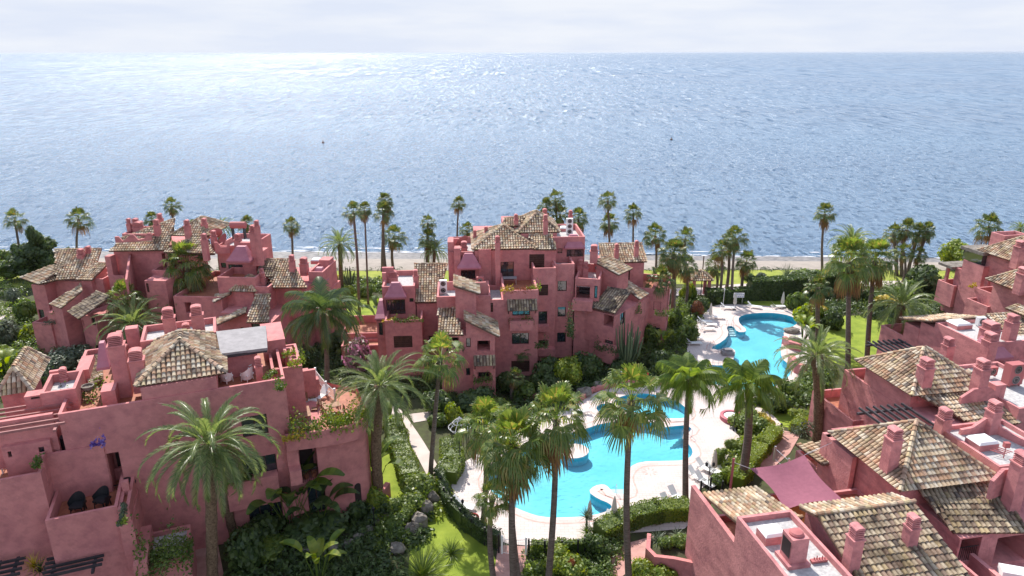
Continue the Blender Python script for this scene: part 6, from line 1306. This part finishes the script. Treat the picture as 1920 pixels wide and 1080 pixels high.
planter(310, 1045, 3.3, 3.2, 'green', 'dense green bush filling the bottom left planter', 22, 2.4, 1.4, 2200); planter(183, 830, 10.4, .9, 'purple', 'purple flowers on the pier of the lower left terrace', 22, .4, .45); planter(228, 963, 7.0, 2.2, 'blue', 'pale succulents in the long white-edged planter', 112, .3, .25); planter(232, 976, 7.0, .5, 'lime', 'lime plants at the near end of the long white-edged planter', 112, .4, .3)
planter(68, 866, 9.9, 1.1, 'green', 'potted green plants in the small planter beside the patio steps', 112, .4, .4); planter(165, 735, 11.8, 3.4, 'green', 'roof garden plants between the left parapets', 22, 2.0, .5, 700); planter(1823, 537, 6.5, 1.0, 'yellow', 'yellow plants on the corner parapet of the top right house', 11, .4, .4); planter(92, 604, 4.3, 1.6, 'blue', 'trailing plants on the left corner balcony', -8, .5, .4); planter(112, 583, 5.6, 1.6, 'green', 'green plants on the second left balcony', -8, .7, .8)
planter(183, 790, 10.4, 1.6, 'deep', 'dark trailing plant on the pier beside the long pink wall', 22, .3, .6); rosette(62, 1062, .8, 1.0, 'yellow', 'yellow-leaved cycad on the bottom left terrace', 40, z=3.6, name='cycad', wdt=.08); rosette(74, 1070, 1.0, 1.0, 'deep', 'dark cycad half hidden at the bottom left terrace', 40, z=3.3, name='cycad', wdt=.08)
planter(1480, 850, 5.0, 2.6, 'hedge', 'greenery on the ledge beside the turquoise railing', 11, .7, .5) if False else None
planter(1505, 808, 1.4, 2.6, 'blue', 'silvery grasses in the raised bed by the pink corner', 11, 1.0, .7)
planter(835, 690, 3.2, 2.2, 'green', 'climber at the foot of the front central block', 4, .6, .9); planter(1068, 625, 5, 2.6, 'deep', 'dark creeper in the corner of the stair side', 90, .6, 2.4, 700)
# ================================================================== furniture and small things
def lounger(px, py, ang, label, z=DZ, up=True, group='white sunbeds round the pools'):
    p = P(px, py, z); root = thing('sun_lounger', label, 'sunbed', p, group); a = math.radians(ang); ca, sa = math.cos(a), math.sin(a)
    def w(x, y, zz): return p + Vector((x*ca-y*sa, x*sa+y*ca, zz))
    fr = MB()
    for y in (-.31, .31): fr.tube([w(-.95, y, .3), w(.95, y, .3)], .03, 5)
    for x in (-.95, .95): fr.tube([w(x, -.31, .3), w(x, .31, .3)], .03, 5)
    obj('frame', fr, M['white'], root); s = MB()
    for i in range(9): x = -.9 + .135*i; s.add([w(x, -.29, .33), w(x+.115, -.29, .33), w(x+.115, .29, .33), w(x, .29, .33)] + [w(x, -.29, .30), w(x+.115, -.29, .30), w(x+.115, .29, .30), w(x, .29, .30)], [(0, 1, 2, 3), (7, 6, 5, 4), (0, 4, 5, 1), (2, 6, 7, 3)])
    obj('seat', s, M['white'], root); b = MB(); e = math.radians(42 if up else 8)
    for i in range(6):
        x = .33 + .135*i*math.cos(e); zz = .33 + .135*i*math.sin(e); dx, dz = .115*math.cos(e), .115*math.sin(e); b.add([w(x, -.29, zz), w(x+dx, -.29, zz+dz), w(x+dx, .29, zz+dz), w(x, .29, zz), w(x, -.29, zz-.03), w(x+dx, -.29, zz+dz-.03), w(x+dx, .29, zz+dz-.03), w(x, .29, zz-.03)], [(0, 1, 2, 3), (7, 6, 5, 4), (0, 4, 5, 1), (2, 6, 7, 3)])
    obj('backrest', b, M['white'], root)
    for x in (-.75, .6):
        for y in (-.3, .3): l = MB(); l.tube([w(x, y, 0), w(x+.06, y, .3)], .03, 5); obj('leg', l, M['white'], root)
for x, y, an, lb in ((1088, 776, 20, 'sunbed on the deck left of the paddling pool'), (1322, 882, 135, 'sunbed left of the closed parasol by the topiary'), (1340, 890, 140, 'sunbed right beside the closed parasol by the topiary'), (1306, 898, 130, 'sunbed nearest the twin lantern post on the right deck'), (1320, 908, 128, 'sunbed between the twin lantern post and the shrubs'),
    (1226, 962, 200, 'sunbed farthest left of the row by the curved hedge'), (1254, 952, 120, 'sunbed holding the life ring end of the row by the curved hedge'), (1268, 938, 118, 'sunbed at the right end of the row by the curved hedge'), (868, 952, 155, 'sunbed on the left edge of the near deck'), (1134, 986, 60, 'sunbed half behind the clipped ball by the lower parasols'),
    (1320, 606, 170, 'first sunbed under the trees left of the far pool'), (1329, 612, 175, 'second sunbed left of the far pool'), (1325, 620, 180, 'third sunbed left of the far pool'), (1302, 637, 180, 'upper one of the two sunbeds in the shade'), (1300, 647, 182, 'lower one of the two sunbeds in the shade'), (1343, 598, 172, 'sunbed beside the left parasol of the far pool'),
    (1363, 580, 165, 'white sunbed under the notice board at the far pool'), (1413, 578, 155, 'grey-shaded sunbed before the tall hedge at the far pool'), (1458, 578, 180, 'sunbed beside the right parasol of the far pool')): lounger(x, y, an, lb)
def parasol(px, py, label, h=2.5):
    p = P(px, py, DZ); root = thing('closed_parasol', label, 'parasol', p, 'closed parasols by the pools'); mb = MB(); mb.tube([p, p + Vector((0, 0, h))], .03, 6); obj('pole', mb, M['white'], root)
    mb = MB(); mb.lathe(p, [(.26, 0), (.26, .06), (.05, .09), (.05, .1)], 12); obj('base', mb, M['rock'], root)
    mb = MB(); N = 16; prof = [(.05, h*.32), (.20, h*.36), (.19, h*.5), (.15, h*.7), (.10, h*.88), (.02, h+.05)]; vs = []
    for i, (r, z) in enumerate(prof):
        for k in range(N): t = 2*math.pi*k/N; rr = r*(1 + (.22 if k % 2 else -.12)); vs.append(p + Vector((rr*math.cos(t), rr*math.sin(t), z)))
    mb.add(vs, [(i*N+k, i*N+(k+1) % N, (i+1)*N+(k+1) % N, (i+1)*N+k) for i in range(len(prof)-1) for k in range(N)]); obj('canopy', mb, M['cream'], root)
for x, y, lb in ((1330, 602, 'closed parasol left of the far pool among the sunbeds'), (1376, 581, 'closed parasol in front of the far notice board'), (1465, 580, 'closed parasol right end of the far pool'), (1336, 893, 'closed parasol beside the topiary ball'), (1103, 992, 'closed parasol at the bottom edge of the near pool, left one'), (1149, 984, 'closed parasol at the bottom edge of the near pool, right one')): parasol(x, y, lb)
def ring(px, py, zc, label, face=0.0, r=.34):
    p = P(px, py, DZ); root = thing('life_ring', label, 'life ring', p, 'red life rings'); mb = MB(); N, K = 20, 8; c = p + Vector((0, 0, zc)); ex = Vector((math.cos(face), math.sin(face), 0)); ey = Vector((-math.sin(face), math.cos(face), 0)); vs = []
    for i in range(N):
        t = 2*math.pi*i/N; d = ex*math.cos(t) + Vector((0, 0, math.sin(t)))
        for k in range(K): u = 2*math.pi*k/K; vs.append(c + d*(r + .075*math.cos(u)) + ey*.075*math.sin(u))
    mb.add(vs, [(i*K+k, ((i+1) % N)*K+k, ((i+1) % N)*K+(k+1) % K, i*K+(k+1) % K) for i in range(N) for k in range(K)]); obj('ring', mb, M['red'], root)
    mb = MB(); mb.tube([p + ey*.12, p + ey*.12 + Vector((0, 0, zc+.1))], .035, 5); obj('post', mb, M['black'], root)
ring(1204, 722, 1.25, 'red life ring on a post above the near pool arc wall', r=.5); ring(1500, 578, 1.1, 'orange-red life ring beyond the right end of the far pool', r=.5); ring(1258, 962, .6, 'red life ring leaning by the lower row of sunbeds', .6); ring(886, 985, .6, 'red life ring by the curved fence on the left of the near pool', .3, .42)
def sign(px, py, w, h, zc, label, ang=0):
    p = P(px, py, DZ); root = thing('notice_board', label, 'sign', p, 'white notice boards'); a = math.radians(ang); mb = MB(); mb.box(p + Vector((0, 0, zc-h/2)), w, .05, h, a); obj('board', mb, M['white'], root)
    for x in (-w*.38, w*.38): mb = MB(); mb.tube([p + Vector((math.cos(a)*x, math.sin(a)*x+.05, 0)), p + Vector((math.cos(a)*x, math.sin(a)*x+.05, zc))], .03, 5); obj('post', mb, M['steel'], root)
    mb = MB(); f = Vector((math.sin(a), -math.cos(a), 0))*.03; e = Vector((math.cos(a), math.sin(a), 0))
    for r_ in range(2):
        for i in range(5):
            c = p + f + e*(w*(-.38+.19*i)) + Vector((0, 0, zc + h*(.12-.42*r_))); s = .055*w
            mb.add([c-e*s-Vector((0, 0, s)), c+e*s-Vector((0, 0, s)), c+e*s+Vector((0, 0, s*.9)), c-e*s+Vector((0, 0, s*.9))], [(0, 1, 2, 3)])
    c = p + f + Vector((0, 0, zc+h*.38)); mb.add([c-e*w*.3-Vector((0, 0, .02)), c+e*w*.3-Vector((0, 0, .02)), c+e*w*.3+Vector((0, 0, .03)), c-e*w*.3+Vector((0, 0, .03))], [(0, 1, 2, 3)]); obj('pictograms', mb, mat('sign_blue', (.22, .25, .42), .6), root)
sign(1174, 722, 1.45, .75, 1.3, 'white notice board with small pictograms above the near pool', 6); sign(1383, 571, 1.5, .7, 1.35, 'white notice board with small pictograms before the hedge at the far pool', 0)
def lamp(px, py, h, label, heads=1, m='black'):
    p = P(px, py, DZ); root = thing('lamp_post', label, 'lamp', p, 'garden lamp posts'); mb = MB(); mb.tube([p, p + Vector((0, 0, .3)), p + Vector((0, 0, .31)), p + Vector((0, 0, h-.35))], [.08, .07, .04, .035], 8); obj('post', mb, M[m], root)
    for x in ([0] if heads == 1 else [-.28, .28]):
        c = p + Vector((x, 0, h-.4))
        if heads > 1: mb = MB(); mb.tube([p + Vector((0, 0, h-.55)), c], .02, 5); obj('arm', mb, M[m], root)
        mb = MB(); mb.lathe(c, [(.03, 0), (.1, .04), (.13, .24), (.04, .34), (.01, .42)], 8); obj('lantern', mb, M[m], root)
lamp(1325, 925, 2.9, 'black twin-lantern post beside the white sunbeds', 2); lamp(1374, 808, 2.8, 'black lamp post beside the round spa tub'); lamp(1355, 573, 2.6, 'pale lamp post before the hedge left of the far notice board', 1, 'white'); lamp(862, 878, 2.8, 'black lamp post by the iron arbour and deck corner'); lamp(1293, 606, 2.6, 'thin lamp post beside the red bush at the far pool'); lamp(702, 1000, 2.4, 'dark lamp post on the steps below the round tower'); lamp(867, 975, 1.9, 'thin dark post beside the left sunbed of the near deck')
# round spa tub
p = P(1371, 787, 0); mb = MB(); mb.lathe(p, [(1.15, 0), (1.15, .45), (1.05, .5), (.85, .5), (.8, .45), (.8, .3), (.01, .28)], 28); tag(obj('spa_tub', mb, mat('rose_rim', (.45, .12, .15), .6)), 'round pink-rimmed spa tub on the deck between the pools', 'spa tub'); mb = MB(); mb.lathe(p + Vector((0, 0, .4)), [(.8, 0), (.79, .005)], 24); obj('cover', mb, M['white'], bpy.data.objects['spa_tub'])
rim([(1356, 786), (1360, 779), (1372, 776), (1384, 779), (1388, 787), (1383, 795), (1371, 798), (1360, 794)], .1, 'coping_band', M['coping'])
# small bench-like pump box on the far deck
p = P(1363, 665, DZ); mb = MB(); mb.box(p, 1.4, 1.0, .5); mb.box(p + Vector((0, 0, .5)), .9, .6, .25); tag(obj('filter_box', mb, M['grey']), 'grey filter box at the edge of the far pool', 'box')
# inlaid star in the paving
p = P(1217, 885, DZ+.008); mb = MB()
for k in range(8): t = k*math.pi/4; d = Vector((math.cos(t), math.sin(t), 0)); n = Vector((-d.y, d.x, 0)); mb.add([p + d*.22, p + d*.5 + n*.07, p + d*.72, p + d*.5 - n*.07], [(0, 1, 2, 3)])
o = obj('paving_star', mb, M['coping']); o['kind'] = 'structure'
# pool handrails
def handrail(px, py, dx, dy, label):
    p = P(px, py, DZ); root = MB(); d = Vector((dx, dy, 0)).normalized()
    for s in (-.35, .35): n = Vector((-d.y, d.x, 0))*s; root.tube([p+n, p+n+Vector((0, 0, .75)), p+n+d*.25+Vector((0, 0, .85)), p+n+d*.6+Vector((0, 0, .3)), p+n+d*.65-Vector((0, 0, .4))], .022, 6)
    return tag(obj('handrail', root, M['steel']), label, 'handrail', 'steel pool handrails')
handrail(1163, 928, 0, 1, 'steel handrail at the lower steps of the near pool'); handrail(1292, 816, -.8, -.3, 'steel handrail at the right steps of the near pool'); handrail(1366, 611, .1, -1, 'steel handrail at the upper steps of the far pool'); handrail(1340, 686, .1, -1, 'steel handrail at the lower steps of the far pool'); handrail(1330, 652, .8, -.4, 'steel handrail at the left nook of the far pool')
# fences and gate
def fence(pts, h, label, m='black', sp=.13, z=.02, post=2.0, name='metal_fence', piers=False):
    g = [P(x, y, z) for x, y in pts]; root = thing(name, label, 'fence', g[0]); bars = MB(); rails = MB()
    for i in range(len(g)-1):
        a, b = g[i], g[i+1]; L = (b-a).length; d = (b-a)/L; n = int(L/sp)
        for k in range(n): q = a + d*(k+.5)*L/n; bars.tube([q + Vector((0, 0, .1)), q + Vector((0, 0, h-.05))], .012, 4, cap=False)
        for zz in (.12, h-.06): rails.tube([a + Vector((0, 0, zz)), b + Vector((0, 0, zz))], .022, 4)
    obj('bars', bars, M[m], root); obj('rails', rails, M[m], root)
    for q in g: mb = MB(); mb.box(q - Vector((0, 0, .1)), .14, .14, h+.25); obj('post', mb, M[m], root)
fence([(826, 925), (832, 945), (846, 965), (862, 985), (884, 1005), (908, 1022), (934, 1036)], 1.4, 'dark curved metal fence left of the near pool'); fence([(990, 1040), (1020, 1043), (1052, 1043), (1082, 1041), (1095, 1038)], 1.2, 'dark straight metal fence at the bottom of the near pool'); fence([(940, 1038), (962, 1042), (985, 1040)], 1.35, 'pale metal gate at the bottom entrance of the near pool', 'white', name='garden_gate')
fence([(818, 905), (824, 890), (832, 880)], 1.1, 'short white metal railing where the pale path meets the deck', 'white', name='white_railing'); fence([(1400, 838), (1432, 822), (1462, 815), (1500, 813)], 1.0, 'dark handrail along the path above the bright hedge', sp=2.5, name='path_railing')
fence([(1450, 862), (1475, 885)], 1.1, 'turquoise-grey railing beside the pink ramp', 'steel', z=1.6, name='stair_railing'); fence([(1312, 925), (1330, 918), (1352, 925)], 1.0, 'small curved dark stair rail behind the nearest pergola roof', sp=.4, name='stair_railing')
# iron arbour with a wire dome
p = P(862, 845, 0); root = thing('iron_arbour', 'dark iron arbour with a white wire dome beside the path', 'arbour', p); mb = MB(); 
for k in range(10): t = k*math.pi/5; d = Vector((math.cos(t), math.sin(t), 0)); mb.tube([p + d*.75, p + d*.75 + Vector((0, 0, 2.2))], .025, 5)
obj('cage', mb, M['black'], root); mb = MB()
for k in range(10): t = k*math.pi/5; d = Vector((math.cos(t), math.sin(t), 0)); mb.tube([p + d*.8 + Vector((0, 0, 2.2)), p + d*1.0 + Vector((0, 0, 2.45)), p + d*.6 + Vector((0, 0, 2.9)), p + d*.12 + Vector((0, 0, 3.3)), p + Vector((0, 0, 3.45))], .022, 4)
for r_, z_ in ((.8, 2.2), (1.0, 2.45), (.6, 2.9)): mb.tube([p + Vector((math.cos(t)*r_, math.sin(t)*r_, z_)) for t in [k*math.pi/10 for k in range(21)]], .022, 4)
obj('dome', mb, M['white'], root)
# tiled gazebo by the promenade
G = Bld('small gazebo with a tiled pyramid roof on pink piers beside the promenade', 'gazebo', 1309, 560, 0, name='gazebo'); g_ = P(1309, 556, 0)
G.hipb(g_.x-1.55, g_.x+1.55, g_.y-1.5, g_.y+1.6, 2.9, 1.1)
for dx in (-1.1, 1.1):
    for dy in (-1.1, 1.1): mb = MB(); mb.box((g_.x+dx, g_.y+dy, -.1), .4, .4, 3.0); obj('pier', mb, M['pink'], G.root)
mb = MB(); mb.box((g_.x, g_.y-1.15, 2.7), 2.6, .14, .18); mb.box((g_.x, g_.y-1.1, 0), .1, .1, 2.7); obj('beam', mb, M['wood'], G.root)
# small post on the beach
p = P(1317, 507, 0); mb = MB(); mb.tube([p, p + Vector((0, 0, 2.4))], .09, 6); tag(obj('beach_post', mb, M['wood']), 'lone wooden post at the edge of the beach', 'post'); 
# stepping stones
for i, (x, y) in enumerate(((1303, 514), (1302, 521), (1306, 521), (1311, 521), (1300, 524), (1307, 524))): p = P(x, y, .02); mb = MB(); mb.box(p, .55, .5, .03, i*.3); tag(obj('stepping_stone', mb, M['white']), ('single pale stepping stone farthest out on the lawn behind the gazebo', 'left pale stone of the middle row behind the gazebo', 'middle pale stone of the middle row behind the gazebo', 'right pale stone of the middle row behind the gazebo', 'left pale stone nearest the gazebo roof', 'right pale stone nearest the gazebo roof')[i], 'paving stone', 'stepping stones')
# ---- terrace furniture
def armchair(p, ang, label, m='white', group='white wicker chairs', s=1.0):
    root = thing('armchair', label, 'chair', p, group); a = math.radians(ang); ca, sa = math.cos(a), math.sin(a)
    def w(x, y, z): return p + Vector((x*ca-y*sa, x*sa+y*ca, z))*s
    mb = MB(); N = 12; vs = []
    for j, (r, z) in enumerate(((.28, .12), (.33, .42), (.37, .62))):
        for i in range(N+1):
            t = math.radians(-25 + 230*i/N); hh = z + (.28*max(0, math.sin(t))**1.5 if j == 2 else 0); vs.append(w(r*math.cos(t), r*math.sin(t), hh))
    mb.add(vs, [(j*(N+1)+i, j*(N+1)+i+1, (j+1)*(N+1)+i+1, (j+1)*(N+1)+i) for j in range(2) for i in range(N)]); obj('shell', mb, M[m], root)
    mb = MB(); mb.box(w(0, .02, .34), .56*s, .54*s, .09*s, a); obj('seat', mb, M[m], root)
    for x in (-.25, .25):
        for y in (-.22, .22): mb = MB(); mb.tube([w(x, y, 0), w(x*.9, y*.9, .36)], .025*s, 5); obj('leg', mb, M[m], root)
def rtable(p, r, h, label, m='white', top='white'):
    root = thing('round_table', label, 'table', p); mb = MB(); mb.lathe(p + Vector((0, 0, h-.03)), [(r, 0), (r, .03)], 18); obj('tabletop', mb, M[top], root); mb = MB(); mb.lathe(p, [(r*.6, 0), (r*.55, .03), (.03, .06), (.03, h-.03)], 12); obj('pedestal', mb, M[m], root)
for x, y, an, lb in ((451, 690, -20, 'white wicker chair at the back of the roof terrace under the awning'), (470, 697, -70, 'white wicker chair with a red cushion on the roof terrace'), (463, 712, -110, 'white wicker chair nearest the parapet on the roof terrace'), (425, 715, 150, 'white wicker chair at the left front of the roof terrace'), (419, 694, 80, 'white wicker chair half hidden behind the pyramid roof')): armchair(P(x, y, 11.42), an, lb, s=1.25)
rtable(P(434, 696, 11.42), .35, .6, 'small white round table between the white wicker chairs')
p = P(470, 697, 11.42); mb = MB(); mb.box(p + Vector((0, 0, .55)), .45, .4, .12, .4); tag(obj('cushion', mb, M['red']), 'red cushion on the white wicker chair', 'cushion')
armchair(P(147, 960, 6.12), 10, 'dark wicker armchair on the left of the shaded lower terrace', 'black', 'dark wicker armchairs', 1.4); armchair(P(192, 949, 6.12), -10, 'dark wicker armchair on the right of the shaded lower terrace', 'black', 'dark wicker armchairs', 1.4)
def table(p, w, d, h, ang, label, m='wood', top='wood'):
    root = thing('table', label, 'table', p); a = math.radians(ang); mb = MB(); mb.box(p + Vector((0, 0, h-.05)), w, d, .05, a); obj('tabletop', mb, M[top], root)
    for x in (-w/2+.08, w/2-.08):
        for y in (-d/2+.08, d/2-.08): mb = MB(); mb.box(p + Vector((x*math.cos(a)-y*math.sin(a), x*math.sin(a)+y*math.cos(a), 0)), .07, .07, h-.05, a); obj('leg', mb, M[m], root)
def chair(p, ang, label, m='wood', group='wooden patio chairs'):
    root = thing('patio_chair', label, 'chair', p, group); a = math.radians(ang); ca, sa = math.cos(a), math.sin(a)
    def w(x, y, z): return p + Vector((x*ca-y*sa, x*sa+y*ca, z))
    mb = MB(); mb.box(w(0, 0, .42), .46, .46, .05, a); obj('seat', mb, M[m], root); mb = MB()
    for i in range(4): mb.box(w(0, .22, .52+i*.11), .46, .03, .07, a)
    [mb.box(w(x, .22, .42), .04, .04, .52, a) for x in (-.21, .21)]; obj('backrest', mb, M[m], root)
    for x in (-.2, .2):
        for y in (-.2, .2): mb = MB(); mb.box(w(x, y, 0), .04, .04, .42, a); obj('leg', mb, M[m], root)
M['teak'] = noisy('teak', (.26, .13, .08), (.36, .2, .12), 4, .7)
table(P(568, 788, 7.46), 1.1, 1.7, .75, 22, 'brown dining table on the tower terrace', 'teak', 'teak')
for x, y, an, lb in ((549, 785, 90, 'wooden chair at the upper left of the terrace dining table'), (551, 797, 90, 'wooden chair at the lower left of the terrace dining table'), (590, 775, -80, 'wooden chair right of the terrace dining table in the sun'), (603, 765, 150, 'wooden chair farther right on the sunny tower terrace'), (572, 758, 20, 'wooden deck chair by the mid block wall'), (585, 752, 30, 'wooden deck chair beside the railing of the tower terrace')): chair(P(x, y, 7.46), an, lb, 'teak')
chair(P(588, 885, 3.6), 0, 'pale chair on the loggia of the left tower', 'white', 'loggia chairs')
table(P(955, 532, 9.12), 1.6, .9, .75, 4, 'shaded table on the central roof terrace', 'steel', 'grey'); table(P(1150, 533, 7.0), 1.2, .8, .7, 0, 'white-framed table on the right wing terrace', 'white', 'white') if False else None
table(P(30, 878, 8.52), 1.5, .8, .7, 22, 'pale slatted table on the lower left patio', 'white', 'cream')
p = P(135, 838, 9.0); mb = MB(); mb.box(p, 1.2, .5, .9, .38); tag(obj('barbecue', mb, M['beam']), 'dark barbecue standing behind the lower left parapet', 'barbecue'); p = P(1822, 590, 3.0); mb = MB(); mb.lathe(p, [(.5, 0), (.55, .6), (.6, .9), (.45, 1.25), (.1, 1.35)], 10); tag(obj('covered_barbecue', mb, M['black']), 'black covered barbecue beside the top right house wall', 'barbecue')
p = P(241, 918, 6.0); mb = MB(); mb.lathe(p, [(.35, 0), (.45, .35), (.5, .6), (.4, .85), (.1, .95)], 12); tag(obj('kettle_barbecue', mb, M['black']), 'black kettle barbecue against the long pink wall', 'barbecue')
p = P(165, 732, 11.9); mb = MB(); mb.lathe(p, [(.2, 0), (.38, .2), (.42, .42), (.34, .42), (.3, .3), (.05, .28)], 14); tag(obj('stone_bowl', mb, M['rock']), 'round stone bowl in the roof garden on the left', 'planter bowl')
for x, y, lb in ((574, 896, 'terracotta pot at the left of the tower loggia'), (588, 893, 'terracotta pot at the right of the tower loggia')):
    q = tw3; a_ = C3.hit('F', q['v0']+.5, x, y); p = C3.w(a_[0], q['v0']+.5, a_[1]); mb = MB(); mb.lathe(p, [(.14, 0), (.2, .35), (.23, .4), (.17, .4), (.1, .36)], 12); tag(obj('flower_pot', mb, M['terra']), lb, 'flower pot', 'terracotta pots')
# white service shed roof / road at the far left edge
p = P(5, 590, 0); mb = MB(); mb.box(p + Vector((-3, 0, 0)), 7, 5, .06, .2); struct(obj('road', mb, M['coping2']))
# boats far out
def boat(px, py, L, label):
    p = P(px, py, SEAZ); root = thing('boat', label, 'boat', p); mb = MB(); n = 8; vs = []; 
    for z, k in ((-.2, .7), (.09*L, 1.0)):
        for i in range(n): t = 2*math.pi*i/n; vs.append(p + Vector((math.cos(t)*L/2*k*(1.15 if i == 0 else 1), math.sin(t)*L*.16*k, z)))
    mb.add(vs, [(i, (i+1) % n, n+(i+1) % n, n+i) for i in range(n)] + [tuple(range(n, 2*n))]); obj('hull', mb, M['black'], root); mb = MB(); mb.box(p + Vector((0, 0, .09*L)), L*.35, L*.18, L*.1); obj('cabin', mb, M['beam'], root)
boat(274, 104.3, 26, 'tiny dark boat far out near the horizon at left')
for x, y, lb in ((605.5, 268, 'dark buoy afloat left of centre'), (1258.5, 263, 'reddish buoy afloat right of centre')): p = P(x, y, SEAZ); mb = MB(); mb.lathe(p + Vector((0, 0, -.3)), [(.2, 0), (.6, .3), (.5, .8), (.12, 1.1), (.1, 1.7)], 10); tag(obj('buoy', mb, M['wood']), lb, 'buoy')

banana(545, 990, 6.0, 'tall dark broad-leaved plant left of the round tower windows', 15, mt='green', spread=1.3); banana(598, 992, 4.2, 'shaded broad-leaved plant under the tower loggia', 10, mt='deep')
shrub(536, 905, 1.4, 1.0, 'green', 'potted bush on the ledge beside the tower loggia', 'mid', z=3.4); planter(480, 895, 3.6, 3.4, 'deep', 'dark plants on the balcony behind the huge date palm', 22, .6, .6, 500)
shrub(60, 700, 3.0, 2.0, 'green', 'mid-green bush left of the silvery bush', 'mid'); shrub(500, 1050, 3.6, 1.4, 'hedge', 'green bush at the bottom left of the boulder row', 'fine')
# thin sea haze
mb = MB(); x0, x1, y0, y1, z0, z1 = -31000, 31000, -60, 43000, -9, 36.5
mb.add([(x0, y0, z0), (x1, y0, z0), (x1, y1, z0), (x0, y1, z0), (x0, y0, z1), (x1, y0, z1), (x1, y1, z1), (x0, y1, z1)], [(3, 2, 1, 0), (4, 5, 6, 7), (0, 1, 5, 4), (1, 2, 6, 5), (2, 3, 7, 6), (3, 0, 4, 7)])
hm = bpy.data.materials.new('haze'); hm.use_nodes = True; t = hm.node_tree; t.nodes.clear(); out = nn(t, 'ShaderNodeOutputMaterial'); pv = nn(t, 'ShaderNodeVolumePrincipled'); pv.inputs['Density'].default_value = 3e-5; pv.inputs['Color'].default_value = (.66, .73, .84, 1); pv.inputs['Anisotropy'].default_value = .3; t.links.new(pv.outputs[0], out.inputs['Volume'])
o = obj('haze', mb, hm); o['kind'] = 'stuff'; o['label'] = 'thin haze over the sea'
lounger(580, 752, 60, 'pale sunbed on the sunny tower terrace beside the mid block wall', z=7.46, group='sunbeds on the tower terrace'); lounger(600, 748, 70, 'second pale sunbed on the tower terrace nearer the railing', z=7.46, group='sunbeds on the tower terrace')
table(P(622, 772, 7.46), 1.3, .8, .6, 30, 'low wooden table in the sun on the tower terrace', 'teak', 'teak'); chair(P(640, 780, 7.46), -60, 'wooden chair at the right end of the tower terrace', 'teak')
fence([(592, 712), (612, 738), (628, 752)], 1.0, 'white metal railing along the back of the tower terrace', 'white', z=7.5, name='terrace_railing')
fence([(222, 868), (244, 864)], 1.0, 'dark metal railing by the doorway in the long pink wall', 'black', z=7.0, name='terrace_railing')
